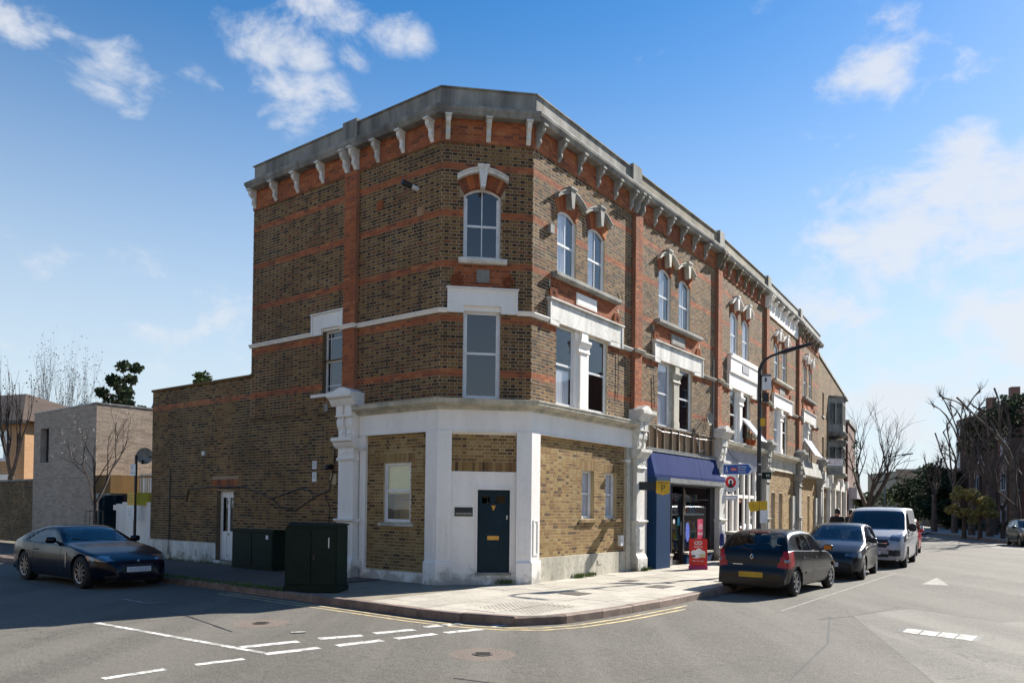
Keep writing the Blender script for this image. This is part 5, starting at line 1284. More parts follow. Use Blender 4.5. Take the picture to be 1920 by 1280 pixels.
# fingerpost
fs = thing('fingerpost_sign', 'blue pedestrian fingerpost pointing left from the lamp column with station symbol', 'sign', (*LP, 2.6))
Ff = Frame(Fp.P(-.02, .10, 0)[:2], 100-6)
b = MB(); b.plate(Ff, [(-.92,2.60),(-.24,2.61),(-.06,2.755),(-.24,2.90),(-.92,2.875)], -.012, .0); b.build('sign_board', M['signwhite'], fs)
b = MB(); b.plate(Ff, [(-.90,2.62),(-.25,2.63),(-.13,2.755),(-.25,2.88),(-.90,2.855)], .0, .003); b.build('blue_field', M['signblue'], fs)
b = MB(); b.plate(Ff, [(-.27,2.64),(-.22,2.64),(-.13,2.755),(-.22,2.87),(-.27,2.87),(-.18,2.755)], .003, .005); b.build('chevron', M['signwhite'], fs)
for i, s_ in enumerate(('Hackney', 'Downs', 'Station')): text('direction_lettering', s_, Ff, -.43, 2.815-i*.065, .004, .066, M['signwhite'], fs)
b = MB(); b.box(Ff, -.72, -.56, .003, .005, 2.705, 2.785); o = b.build('rail_symbol', M['redp'], fs)
b = MB(); b.box(Ff, -.70, -.58, .005, .006, 2.730, 2.738); b.box(Ff, -.70, -.58, .005, .006, 2.752, 2.760); b.plate(Ff, [(-.66,2.738),(-.65,2.738),(-.62,2.752),(-.63,2.752)], .005, .006); b.build('rail_arrows', M['signwhite'], o)
b = MB(); c0 = -.82
b.lathe((c0,.003,2.80), [(.014,0),(.014,.002),(0,.002)], 10, 'y', F=Ff); b.plate(Ff, [(c0-.02,2.72),(c0+.015,2.72),(c0+.012,2.785),(c0-.012,2.785)], .003, .005); b.plate(Ff, [(c0-.045,2.66),(c0-.03,2.655),(c0+.0,2.73),(c0-.018,2.73)], .003, .005); b.plate(Ff, [(c0+.025,2.655),(c0+.04,2.66),(c0+.015,2.73),(c0-.002,2.73)], .003, .005); b.build('walking_symbol', M['signwhite'], fs)
MB().box(Fp, -.03, .06, -.05, .09, 2.60, 2.64).box(Fp, -.03, .06, -.05, .09, 2.86, 2.90).build('bracket_band', M['steel'], fs)
o = thing('sign', 'small dark green plate on the right side of the lamp column, level with the fingerpost', 'sign', (*LP, 2.55))
MB().box(Fp, .07, .30, .0, .02, 2.50, 2.68).build('plate', M['green'], o); text('plate_lettering', 'E5', Fp, .22, 2.59, .021, .09, M['signwhite'], o)
# hanging brewery sign on the cafe
Fh = Frame(F3.P(.50, .08, 0)[:2], F3.az+90)    # projects from the wall
hs_ = thing('hanging_sign', 'round red and white brewery sign hanging over the cafe door with a small plate below', 'sign', F3.P(.5,.4,2.2))
Fh = Frame(F3.P(.62, .0, 0)[:2], 78); cx, cz, r = .38, 2.63, .30
def disc(F, a, z, r, d0, d1, m, nm, par, n=32): b = MB(); b.lathe((a,d0,z), [(0,0),(r,0),(r,d1-d0),(0,d1-d0)], n, 'y', F=F); return b.build(nm, m, par)
disc(Fh, cx, cz, .34, -.03, .0, M['ink'], 'sign_rim', hs_); disc(Fh, cx, cz, .325, .0, .004, M['signwhite'], 'white_ring', hs_); disc(Fh, cx, cz, .20, .004, .007, M['redp'], 'red_disc', hs_)
disc(Fh, cx, cz+.02, .10, .007, .009, M['signwhite'], 'white_disc', hs_)
b = MB(); b.plate(Fh, [(cx-.10,cz-.18),(cx+.10,cz-.18),(cx+.07,cz-.09),(cx+.035,cz-.04),(cx+.045,cz+.03),(cx+.03,cz+.07),(cx-.03,cz+.07),(cx-.045,cz+.03),(cx-.035,cz-.04),(cx-.07,cz-.09)], .009, .012); b.build('figure_emblem', M['ink'], hs_)
for i, ch in enumerate('BREWERY'):
    an = radians(-90+(i-3)*19); text('sign_lettering', ch, Fh, cx+.262*cos(an), cz+.262*sin(an), .004, .085, M['ink'], hs_)
MB().box(Fh, .0, .80, -.02, .0, 2.98, 3.01).box(Fh, .36, .40, -.02, .0, 2.95, 3.0).build('sign_bracket', M['blackpaint'], hs_)
MB().box(Fh, .14, .62, -.02, .0, 2.02, 2.18).build('plate', M['fgrey'], hs_); MB().box(Fh, .18, .58, .0, .003, 2.055, 2.145).build('plate_face', M['signwhite'], hs_)
MB().tube([Fh.P(.2,-.01,2.18), Fh.P(.2,-.01,2.34)], .008).tube([Fh.P(.56,-.01,2.18), Fh.P(.56,-.01,2.34)], .008).build('hanging_rod', M['blackpaint'], hs_)
# payment sign projecting beside the shop
Fs = Frame(FR.P(4.86, .20, 0)[:2], 84)
ps = thing('shop_sign', 'yellow payment sign with a letter P on a dark arm over the blue shop panel', 'sign', FR.P(5.3,.5,2.2))
MB().box(Fs, .0, .62, -.06, .0, 2.20, 2.43).build('sign_arm', M['ink'], ps)
b = MB(); b.plate(Fs, [(.46,2.13),(.645,2.07),(.83,2.13),(.83,2.46),(.46,2.46)], .0, .05); b.build('sign_panel', M['signyellow'], ps)
text('sign_lettering', 'PayPoint', Fs, .645, 2.41, .051, .085, M['ink'], ps); text('sign_letter', 'P', Fs, .645, 2.25, .051, .26, M['ink'], ps)
# ice-cream pavement board
wb = Frame((4.50,22.35), 101)
wb = Frame(FR.P(6.52, .92, 0)[:2], 101)
ib = thing('pavement_sign', 'red ice-cream board with a heart logo standing outside the shop door', 'pavement sign', wb.P(.3,0,0))
def rrect(a0, a1, z0, z1, r, n=5):
    out = []
    for cx_, cz_, s in ((a1-r,z1-r,0),(a0+r,z1-r,1),(a0+r,z0+r,2),(a1-r,z0+r,3)): out += [(cx_+r*cos(pi/2*(s+k/n)), cz_+r*sin(pi/2*(s+k/n))) for k in range(n+1)]
    return out
MB().plate(wb, rrect(0,.50,.10,.86,.05), -.02, .012).build('board', M['redp'], ib); MB().prism(wb, [(.10,.0),(.06,.10),(-.08,.10),(-.14,.0)], -.01, .51).build('board_base', M['poster'], ib)
b = MB()
for s in (-1,1):
    for r_ in (.030,.055):
        c_ = .25+s*.045; b.strip(wb, [(c_+r_*cos(t*pi/10), .745+r_*.85*sin(t*pi/10)) for t in range(21)], [(c_+(r_+.012)*cos(t*pi/10), .745+(r_+.012)*.85*sin(t*pi/10)) for t in range(21)], .012, .015)
b.build('heart_logo', M['signwhite'], ib); text('board_lettering', "WALL'S", wb, .25, .63, .013, .075, M['signwhite'], ib)
for i, (a, z, rx, rz_, m) in enumerate(((.15,.46,.10,.08,'signwhite'),(.27,.50,.09,.09,'signwhite'),(.38,.47,.07,.06,'signwhite'),(.20,.37,.12,.06,'signwhite'),(.13,.37,.05,.03,'ink'))): MB().plate(wb, [(a+rx*cos(2*pi*k/18), z+rz_*sin(2*pi*k/18)) for k in range(18)], .012, .014+.002*i).build('printed_ice_cream', M[m], ib)
MB().plate(wb, [(.31,.33),(.45,.34),(.45,.44),(.31,.43)], .012, .025).build('printed_wafer', mat('wafer_print', (.68,.60,.35), .6, bst=0), ib)
text('board_lettering', 'Make me happy', wb, .25, .24, .013, .05, M['signwhite'], ib)
# furled banner and bin chest outside the shop
fb = thing('furled_flag', 'slim furled blue, white and red flag standing beside the dark storage chest', 'flag', FR.P(9.3, 1.15, 0))
c = FR.P(8.95, .95, 0); b = MB(); b.lathe(c, [(.13,0),(.13,.03),(.02,.05)], 14); b.build('flag_base', M['gstone'], fb)
b = MB(); b.tube([(c[0],c[1],.05),(c[0],c[1],1.02)], .012); b.build('pole', M['steel'], fb)
b = MB(); n = 10; rs = [.03,.05,.06,.065,.08,.085,.09,.095,.085,.05,.03]
for k, (z0, mm) in enumerate(((.10,0),(.2,0),(.3,1),(.40,2),(.5,1),(.58,0),(.68,0),(.78,0),(.86,0),(.94,1))): b.tube([(c[0]+.01*sin(k*2),c[1],z0),(c[0]+.01*sin(k*2+2),c[1],z0+.1)], [rs[k], rs[k+1]], 9, m=mm)
b.tube([(c[0]+.05,c[1]-.06,.12),(c[0]+.055,c[1]-.085,.5),(c[0]+.03,c[1]-.09,.95)], [.012,.03,.02], 6, m=1)
b.build('cloth', [mat('flag_blue', (.01,.03,.18), .6, bst=0), M['signwhite'], M['redp']], fb)
bc = thing('storage_chest', 'dark chest with a pale sloping lid over a red-brown base outside the shop', 'storage box', FR.P(10.4, 1.3, 0))
MB().box(FR, 9.75, 11.1, .75, 1.75, .0, .42).build('chest_base', mat('redbrown_plastic', (.16,.025,.012), .5, bst=.1), bc); MB().box(FR, 9.75, 11.1, .75, 1.75, .425, .90).build('chest_body', mat('dark_brown_plastic', (.035,.028,.028), .5, bst=.1), bc)
MB().prism(FR, [(.72,.90),(1.79,.90),(1.79,.93),(.72,1.0)], 9.72, 11.13).build('chest_lid', M['cream'], bc)
sm = Frame(LP, 100); o = thing('notice', 'crumpled yellow planning notice wrapped on the lamp column above the parked hatchback', 'notice', (*LP, 1.9))
b = MB(); b.plate(Fp, [(-.28,1.90),(-.25,1.72),(-.22,1.64),(.0,1.68),(.0,1.93)], .065, .07); b.build('notice_sheet', M['signyellow'], o)
o = thing('notice', 'flat yellow notice on the right of the lamp column above a white paper sheet', 'notice', (*LP, 1.8)); MB().box(Fp, .01, .20, .065, .07, 1.70, 1.93).build('notice_sheet', M['signyellow'], o)
o = thing('notice', 'white paper sheet hanging under the yellow notices on the lamp column', 'notice', (*LP, 1.5)); MB().plate(Fp, [(.02,1.36),(.20,1.35),(.22,1.69),(.02,1.69)], .06, .064).build('notice_sheet', M['signwhite'], o)
# estate agent's board
fo = Frame(F6.P(3.2, .15, 0)[:2], 78); eb = thing('sale_board', 'pale for-sale board projecting from the plain brick building', 'sign', F6.P(7,1,3.6))
MB().box(fo, -.03, 1.0, -.04, .0, 4.12, 4.66).build('board', M['gstone'], eb); MB().box(fo, 0, .97, .0, .005, 4.26, 4.62).build('board_face', M['signwhite'], eb)
text('board_lettering', 'FOR SALE BY', fo, .485, 4.52, .006, .145, M['redp'], eb); text('board_lettering', 'PUBLIC AUCTION', fo, .485, 4.37, .006, .10, M['redp'], eb)
MB().tube([F6.P(3.2,-.1,4.4), F6.P(3.2,.3,4.4)], .03).build('board_arm', M['timberd'], eb)
# parking sign pole on the side street
pp = (adv(P1, -53.2, 13.0)[0]-.6*.9, adv(P1, -53.2, 13.0)[1]-.8*.9)
d_ = 24.0; pp = (-11.85, 24.0)
g_ = thing('sign_post', 'dark grey sign post with a parking plate near its top, before the white gate wall', 'sign post', (*pp,0))
MB().lathe((*pp,0), [(.045,0),(.045,3.2),(0,3.21)], 12).build('post', M['blackpaint'], g_)
Fq = Frame(pp, 122)
s = MB().box(Fq, -.20, .06, .048, .055, 2.55, 2.92).build('parking_plate', M['signwhite'], g_); text('plate_lettering', 'P', Fq, -.12, 2.80, .056, .14, M['signblue'], s); text('plate_lettering', '8.30 - 6.30', Fq, -.06, 2.63, .056, .045, M['ink'], s)
o = thing('notice', 'yellow planning notice on the left of the side-street sign post above a white sheet', 'notice', (*pp,1.9)); MB().box(Fq, -.34, .03, .05, .055, 1.62, 2.02).build('notice_sheet', M['signyellow'], o)
for k in range(4): MB().box(Fq, -.29, -.03, .055, .0558, 1.92-.07*k, 1.935-.07*k).build('printed_line', M['ink'], o)
F9 = Frame(pp, 60); o = thing('notice', 'olive yellow notice folded round the right side of the side-street sign post', 'notice', (*pp,1.9)); MB().box(F9, .03, .46, .03, .035, 1.62, 2.02).build('notice_sheet', mat('olive_notice', (.45,.40,.02), .5, bst=0), o)
o = thing('notice', 'white paper notice low on the side-street sign post under the yellow one', 'notice', (*pp,1.4)); MB().box(Fq, -.36, .02, .05, .055, 1.16, 1.60).build('notice_sheet', M['signwhite'], o)
for k in range(4): MB().box(Fq, -.30, -.06, .055, .0558, 1.50-.07*k, 1.51-.07*k).build('printed_line', M['ink'], o)
sd_ = thing('satellite_dish', 'grey satellite dish sticking out from the rear end of the brick side wall', 'satellite dish', FL.P(LEXT,0,3))
sc_ = Vector(FL.P(LEXT+.62, -.10, 3.20)); Fd = Frame((sc_.x, sc_.y), 84)
MB().lathe((0,-.0,3.20), [(.0,-.06),(.12,-.045),(.21,-.01),(.26,.03),(.265,.03),(.21,-.02),(.12,-.055),(0,-.07)], 24, 'y', F=Fd).build('dish', M['gstone'], sd_, smooth=True)
MB().tube([FL.P(LEXT,-.2,3.18), FL.P(LEXT+.55,-.2,3.18)], .022).tube([Fd.P(.0,.0,3.0), Fd.P(.05,.34,2.98)], .015).tube([Fd.P(.05,.30,2.94), Fd.P(.07,.38,3.04)], .04).build('dish_arm', M['black'], sd_)
tv = thing('roof_ladder', 'short dark metal rail on the flat roof where the low wing meets the tall wall', 'railing', FL.P(7.4,-.5,5.2))
MB().tube([FL.P(7.1,-.5,5.1), FL.P(7.1,-.5,5.55)], .03, 4).tube([FL.P(7.6,-.5,5.1), FL.P(7.6,-.5,5.5)], .03, 4).tube([FL.P(7.0,-.5,5.42), FL.P(7.75,-.5,5.38)], .03, 4).build('rail', M['blackpaint'], tv)

# ================================================================ left background
# white painted yard wall, gate, timber pier
yw = thing('yard_wall', 'white rendered yard wall and stepped pier at the end of the brick side wall', 'wall', FL.P(13.2,0,0))
MB().box(FL, LEXT+.04, 13.95, -.25, .0, 0, 1.72).build('wall_panel', M['white'], yw); MB().box(FL, 13.95, 14.35, -.25, .0, 0, 1.66).box(FL, 13.95, 14.6, -.24, -.02, 1.45, 1.62).build('wall_pier', M['white'], yw)
gt = thing('gate', 'dark brown side gate standing open between the white wall and the pale brick house', 'gate', FL.P(14.9,0,0))
MB().box(FL, 14.62, 15.55, -.85, -.80, .0, 2.0).build('gate_leaf', mat('brown_gate', (.045,.025,.022), .6), gt); MB().box(FL, 15.55, 15.62, -.9, .0, 0, 1.95).build('gate_edge', M['navydoor'], gt)
MB().box(FL, 14.62, 15.5, -.80, -.78, .95, 1.02).build('gate_rail', M['blackpaint'], gt)
fn = thing('fence', 'cream close-boarded fence above the white yard wall', 'fence', FL.P(13.5,-1.0,1.7))
for k in range(34): MB().box(FL, 12.2+k*.095, 12.2+k*.095+.085, -1.32, -1.30+.004*(k%2), 1.30, 2.70).build('fence_board', M['cream' if k % 5 else 'curtain'], fn)
MB().box(FL, 12.15, 15.45, -1.30, -1.26, 2.58, 2.65).box(FL, 12.15, 15.45, -1.30, -1.26, 1.78, 1.84).build('fence_rail', M['timber'], fn)
# modern pale brick house
MH = (-14.97, 27.38); FM = Frame(MH, -51, flip=True); FM2 = Frame(MH, 39)
M['pale'] = brickmat('pale_grey_brick', [(3,(.42,.335,.275)),(2,(.37,.295,.245)),(2,(.46,.375,.31)),(1,(.32,.25,.205))], st=.2)
M['palem'] = mat('pale_mortar', (.46,.39,.33), .9)
mh = thing('modern_house', 'two-storey flat-roofed house of pale grey brick with a single recessed window', 'building', (-17,30,0))
COURSE0 = COURSE
hm = [(4.30, 5.15, 3.25, 4.62)]
b = MB(); wall_sheet(b, FM, 0, 5.85, 0, 5.25, hm, rev=.22); wall_sheet(b, FM2, 0, 8, 0, 5.25, []); b.quad(FM.P(5.85,0,0), FM.P(5.85,-8,0), FM.P(5.85,-8,5.25), FM.P(5.85,0,5.25)); b.quad(FM.P(0,0,5.2), FM.P(5.85,0,5.2), FM.P(5.85,-8,5.2), FM.P(0,-8,5.2)); b.build('wall', M['palem'], mh)
hal, ful = HALF, FULL; HALF, FULL = .14, .29
wall_bricks(lay(FM, 0, 5.85, .0, 5.25, holes=hm, flem=False)+lay(FM2, 0, 8, 2.1, 5.25, flem=False), [M['pale'], M['pale']], mh)
HALF, FULL = hal, ful
MB().box(FM, -.03, 5.9, -.4, .03, 5.25, 5.30).box(FM2, -.03, 8, -.4, .03, 5.25, 5.30).build('parapet_coping', M['shutter'], mh)
MB().box(FM, -.005, 5.86, -.1, .012, 2.60, 2.625).build('movement_joint', M['blackpaint'], mh)
w = MB(); w.box(FM, 4.30, 5.15, -.30, -.215, 3.25, 4.62); w = w.build('window', M['dark'], mh); MB().box(FM, 4.34, 4.68, -.215, -.205, 3.30, 4.58).build('pane', glassm('sky_mirror_glass', (.3,.35,.4), .75), w)
pk = thing('porch', 'low grey entrance block with darker brick head beside the pale brick house', 'porch', FM.P(-.5,0,0))
MB().box(FM, -1.35, .02, -1.2, .05, 0, 2.02).build('render_panel', M['gstone'], pk); MB().box(FM, -1.38, .02, -1.2, .06, 2.02, 2.66).build('brick_head', M['stockdirty'], pk)
MB().box(FM, -.75, -.35, .05, .055, 1.55, 1.57).build('letter_slot', M['black'], pk); MB().box(FM, -.45, -.08, .05, .07, .78, .86).build('house_number', M['signwhite'], pk)
# older garden wall, orange brick house behind
gw = thing('garden_wall', 'old dark brick garden wall left of the pale grey house', 'wall', (-24,35,0))
Fg = Frame(FM.P(5.9,-.1,0)[:2], -51, flip=True)
b = MB(); wall_sheet(b, Fg, 0, 16, 0, 2.55, []); b.box(Fg, 0, 16, -.35, -.002, 0, 2.55); o = b.build('wall', M['mortard'], gw)
wall_bricks(lay(Fg, 0, 7, 0, 2.55), [M['stockdirty'], M['stockdirty']], gw); MB().box(Fg, 0, 16, -.4, .05, 2.55, 2.63).build('wall_coping', M['stone'], gw)
FO = Frame((-25.3, 39.5), -68, flip=True); oh = thing('orange_brick_house', 'orange brick house with white-framed windows and a brown tiled roof at the left edge', 'building', (-28,42,0))
ho = [(1.3,2.5,3.9,5.4),(3.1,4.9,3.9,5.4),(1.2,3.6,1.0,2.6),(5.5,7.0,3.9,5.4)]
b = MB(); wall_sheet(b, FO, 0, 12, 0, 5.9, ho); b.quad(FO.P(0,0,0), FO.P(0,-8,0), FO.P(0,-8,5.9), FO.P(0,0,5.9)); o = b.build('wall', M['orange'], oh); uvwall(o, FO)
for q in ho: window(FO, *q, oh, d=-.03, style='plain', glass=M['glass'], backing=('curtain',.4), sill=(.08,.08,M['white']))
MB().box(FO, .9, 3.9, .0, .10, 2.7, 3.1).build('window_head_panel', M['white'], oh)
rf = MB(); e = .5
pts = [FO.P(-e,e,5.85), FO.P(12,e,5.85), FO.P(12,-4,8.1), FO.P(5.6,-4,8.1), FO.P(-e,-8.5,5.85), FO.P(12,-8.5,5.85)]
rf.add(pts, [(0,1,2,3),(0,3,4),(4,3,2,5)]); rf.build('roof', mat('brown_roof_tiles', (.075,.048,.032), .9, (.045,.03,.022), sc=1.5, bsc=12, bst=.6, bd=.03), oh)
MB().box(FO, -.6, 12, .38, .56, 5.70, 5.86).build('gutter', M['black'], oh)
sh = thing('far_house', 'low brown-roofed house glimpsed between the cream fence and the brick wing', 'building', (-21,44,0))
Fz = Frame((-19.2, 40), -51, flip=True); b = MB(); b.prism(Fz, [(0,0),(0,3.9),(-2.5,5.6),(-5,3.9),(-5,0)], -3.6, 2); b.build('gabled_block', M['farred'], sh)
# ================================================================ right background
def block(name, label, F, L_, D_, H_, m, storeys, cols, win=(1.1,1.5), first=1.0, roofm='roof', gz=3.0):
    h = thing(name, label, 'building', F.P(L_/2,-D_/2,0)); hl = []
    for s_ in range(storeys):
        for c in range(cols):
            a = (c+.5)*L_/cols-win[0]/2; hl.append((a, a+win[0], first+gz*s_, first+gz*s_+win[1]))
    b = MB(); wall_sheet(b, F, 0, L_, 0, H_, hl, rev=.18)
    for a in (0, L_): b.quad(F.P(a,0,0), F.P(a,-D_,0), F.P(a,-D_,H_), F.P(a,0,H_))
    b.quad(F.P(0,0,H_-.2), F.P(L_,0,H_-.2), F.P(L_,-D_,H_-.2), F.P(0,-D_,H_-.2)); b.quad(F.P(0,-D_,0), F.P(L_,-D_,0), F.P(L_,-D_,H_), F.P(0,-D_,H_))
    o = b.build('wall', m, h); uvwall(o, F)
    f_ = MB()
    for q in hl:
        w = MB(); w.box(F, q[0], q[1], -.18, -.14, q[2], q[2]+.07); w.box(F, q[0], q[1], -.18, -.14, q[3]-.07, q[3]); w.box(F, q[0], q[0]+.07, -.18, -.14, q[2], q[3]); w.box(F, q[1]-.07, q[1], -.18, -.14, q[2], q[3]); w.box(F, q[0], q[1], -.17, -.15, (q[2]+q[3])/2-.03, (q[2]+q[3])/2+.03); w.box(F, (q[0]+q[1])/2-.03, (q[0]+q[1])/2+.03, -.17, -.15, q[2], q[3])
        w = w.build('window', M['upvc'], h); MB().box(F, q[0], q[1], -.19, -.17, q[2], q[3]).build('pane', M['glassd'], w)
    MB().box(F, -.1, L_+.1, -.3, .12, H_, H_+.25).build('parapet', M['gstone'] if m is not M['mansion'] else m, h)
    return h
FMa = Frame((44.5, 62.0), 18); FMa = Frame((46.5, 82), 198+4, flip=False)   # its street front looks west
FMa = Frame((41.2, 56.0), 17, flip=True)
M['mansion'] = bricktex('mansion_red_brick_lighter', (.24,.085,.055), (.17,.06,.04), (.19,.13,.10))  # lighter base tone of the same mansion brick, replaces the first one
mb_ = block('mansion_block', 'dark red-brick mansion block of four storeys behind the pollarded trees', FMa, 30, 12, 11.6, M['mansion'], 4, 9, first=.9, gz=2.8)
for k in range(4):
    a = 3+k*7.5; MB().prism(FMa, [(0,0),(1.1,0),(1.1,11.6),(0,11.9)], a+.4, a+2.2).build('projecting_bay', M['mansion'], mb_); [MB().box(FMa, a+.75, a+1.85, 1.1, 1.13, zz, zz+1.5).build('window', M['glassd'], mb_) for zz in (.9,3.7,6.5,9.3)]; [MB().box(FMa, a+.68, a+.76, 1.1, 1.16, zz-.05, zz+1.55).box(FMa, a+1.84, a+1.92, 1.1, 1.16, zz-.05, zz+1.55).box(FMa, a+.76, a+1.84, 1.1, 1.16, zz-.05, zz+.02).box(FMa, a+.76, a+1.84, 1.1, 1.16, zz+1.48, zz+1.55).box(FMa, a+1.27, a+1.33, 1.1, 1.15, zz+.02, zz+1.48).build('window_frame', M['upvc'], mb_) for zz in (.9,3.7,6.5,9.3)]; MB().box(FMa, a+3.2, a+4.0, -3, -2.2, 11.6, 14.2).build('chimney', M['mansion'], mb_)
for z in (3.6, 6.4): MB().box(FMa, 10.5, 14, .0, 1.0, z, z+.12).build('balcony', M['gstone'], mb_)
FMb = Frame((38.0, 36.0), 15, flip=True)
block('mansion_wing', 'near wing of the red-brick mansion block at the right edge', FMb, 15, 12, 12.4, M['mansion'], 4, 5, first=1.0, gz=3.0)
FB2 = Frame((49.5, 98), 95); block('flat_roofed_block', 'low beige flat-roofed block beyond the dark evergreens at the road end', FB2, 16, 10, 6.9, mat('beige_render', (.34,.29,.22), .9), 2, 6, first=1.2)
FB3 = Frame((22, 120), 92); block('distant_terrace', 'distant low brown brick building behind the big bare tree', FB3, 18, 10, 5.4, M['farred'], 2, 7, first=1.0)
# far street lamp
g_ = thing('street_lamp', 'thin grey street lamp far down the road, right of the big bare tree', 'street lamp', (35.2, 72, 0)); 
MB().lathe((35.2,72,0), [(.10,0),(.07,5.0),(.05,6.6)], 8).tube([(35.2,72,6.6),(35.5,72,6.85),(36.9,71.5,7.05)], [.05,.05,.03], 6).build('column', M['gstone'], g_); MB().tube([(36.6,71.6,7.0),(37.5,71.3,7.12)], [.10,.06], 6).build('lamp_head', M['gstone'], g_)
# low garden wall and railings along the mansion block
gw = thing('boundary_wall', 'low dark brick boundary wall along the far pavement before the mansion block', 'wall', (40,60,0)); Fw = Frame((34.8, 44), 17, flip=True)
MB().box(Fw, 0, 50, -.3, 0, 0, .85).build('wall', M['farred'], gw)
# the other side of the street and of the junction: what the windows mirror
for i, (x, y, az, L_, lab) in enumerate(((24.0,-6.0,36.8,22,'brick terrace across the main street, to the right of the viewpoint'),(-24,-22,81,34,'brick terrace behind the viewpoint'),(-33,10,-52,18,'brick house across the side street'))):
    F_ = Frame((x,y), az, flip=(i == 0)); 
    if i == 2: F_ = Frame((-24.5, 6.5), 128, flip=True)
    if i == 1: F_ = Frame((-24,-22), 81, flip=True)
    block('opposite_terrace', lab, F_, L_, 8, 8.4, M['farbrick'] if i else M['farred'], 3, int(L_/2.6), first=.9, gz=2.7)
# ================================================================ trees
M['bark'] = mat('grey_brown_bark', (.075,.055,.045), .95, (.045,.035,.03), sc=6, bsc=25, bst=.5)
M['barkl'] = mat('pale_plane_bark', (.13,.10,.08), .95, (.06,.048,.04), sc=3, bsc=20, bst=.4)
def leafmat(name, a, b_, tr=.25):
    m, nt, N, L, b = nodes(name)
    g = N.new('ShaderNodeNewGeometry'); c = mixc(N, L, g.outputs['Random Per Island'], a, b_); L.new(c, b.inputs['Base Color'])
    b.inputs['Roughness'].default_value = .9; b.inputs['Specular IOR Level'].default_value = .08; out = N['Material Output']; t = N.new('ShaderNodeBsdfTranslucent'); L.new(c, t.inputs[0])
    mx = N.new('ShaderNodeMixShader'); mx.inputs[0].default_value = tr; L.new(b.outputs[0], mx.inputs[1]); L.new(t.outputs[0], mx.inputs[2]); L.new(mx.outputs[0], out.inputs[0]); return m
M['darkleaf'] = leafmat('dark_evergreen_leaf', (.022,.035,.018), (.055,.07,.035)); M['midleaf'] = leafmat('mid_green_leaf', (.04,.06,.022), (.09,.11,.04)); M['limeleaf'] = leafmat('fresh_yellow_green_leaf', (.26,.22,.07), (.42,.35,.13), .3); M['blossom'] = leafmat('pale_blossom', (.62,.50,.45), (.75,.70,.66))
M['budleaf'] = leafmat('brown_buds', (.08,.05,.035), (.14,.09,.06))
def grow(R_, tw, br, p, d, l, r, lev, maxlev, up=.15, wig=.18, kids=3, spread=.6, ends=None, dec=.66, sides=5):
    n = 4; pts = [p]; rs = [r]; q = Vector(p); dd = Vector(d).normalized()
    for i in range(n):
        dd = (dd+Vector((R_.gauss(0,wig),R_.gauss(0,wig),R_.gauss(0,wig)+up))*.5).normalized(); q = q+dd*(l/n); pts.append(tuple(q)); rs.append(r*(1-.42*(i+1)/n))
    (br if lev < 2 else tw).tube(pts, rs, max(3, sides-lev))
    if lev >= maxlev:
        if ends is not None: ends.append(q.copy())
        return
    for k in range(kids):
        t = 1 if k == 0 else R_.uniform(.35, 1); i = min(n, max(1, int(round(t*n)))); base = Vector(pts[i])
        ax = Vector((R_.gauss(0,1),R_.gauss(0,1),R_.gauss(0,1))).normalized(); nd = (dd+ax*spread).normalized()
        grow(R_, tw, br, tuple(base), nd, l*dec*R_.uniform(.8,1.2), rs[i]*.72, lev+1, maxlev, up, wig, kids, spread, ends, dec, sides)
def bare_tree(x, y, label, seed, h=8, r=.18, lev=5, kids=3, up=.2, spread=.55, group=None, trunk=.32, buds=0, m='bark', name='bare_tree', stems=1, dec=.68, wig=.16, z=0):
    R_ = random.Random(seed); t = thing(name, label, 'tree', (x,y,z), group); T_ = MB(); B_ = MB(); ends = []
    l0 = h*trunk
    T_.tube([(x,y,z-.1),(x+R_.gauss(0,.02)*h*.3,y,z+l0*.5),(x+R_.gauss(0,.02)*h,y,z+l0)], [r*1.25,r,r*.85], 9)
    tip = Vector(T_.v[-1]); tip = Vector((x,y,z+l0)) if stems == 1 else Vector((x,y,z+l0*.9))
    for k in range(max(stems,3)):
        a = 2*pi*k/max(stems,3)+R_.random(); s = spread*(.5+.6*R_.random())
        grow(R_, B_, T_, (tip.x,tip.y,tip.z-.05), (cos(a)*s, sin(a)*s, 1), h*.30*R_.uniform(.8,1.2), r*.62, 1, lev, up, wig, kids, spread, ends, dec)
    T_.build('trunk', M[m], t); B_.build('branches', M[m], t, kind='stuff')
    if buds:
        c = MB()
        for e in ends:
            for k in range(buds):
                p = e+Vector((R_.gauss(0,.12),R_.gauss(0,.12),R_.gauss(0,.12))); a = Vector((R_.gauss(0,1),R_.gauss(0,1),R_.gauss(0,1))).normalized()*.05; b_ = a.orthogonal()*.6
                c.quad(tuple(p-a), tuple(p-b_), tuple(p+a), tuple(p+b_))
        c.build('buds', M['budleaf'], t, kind='stuff')
    return t, ends
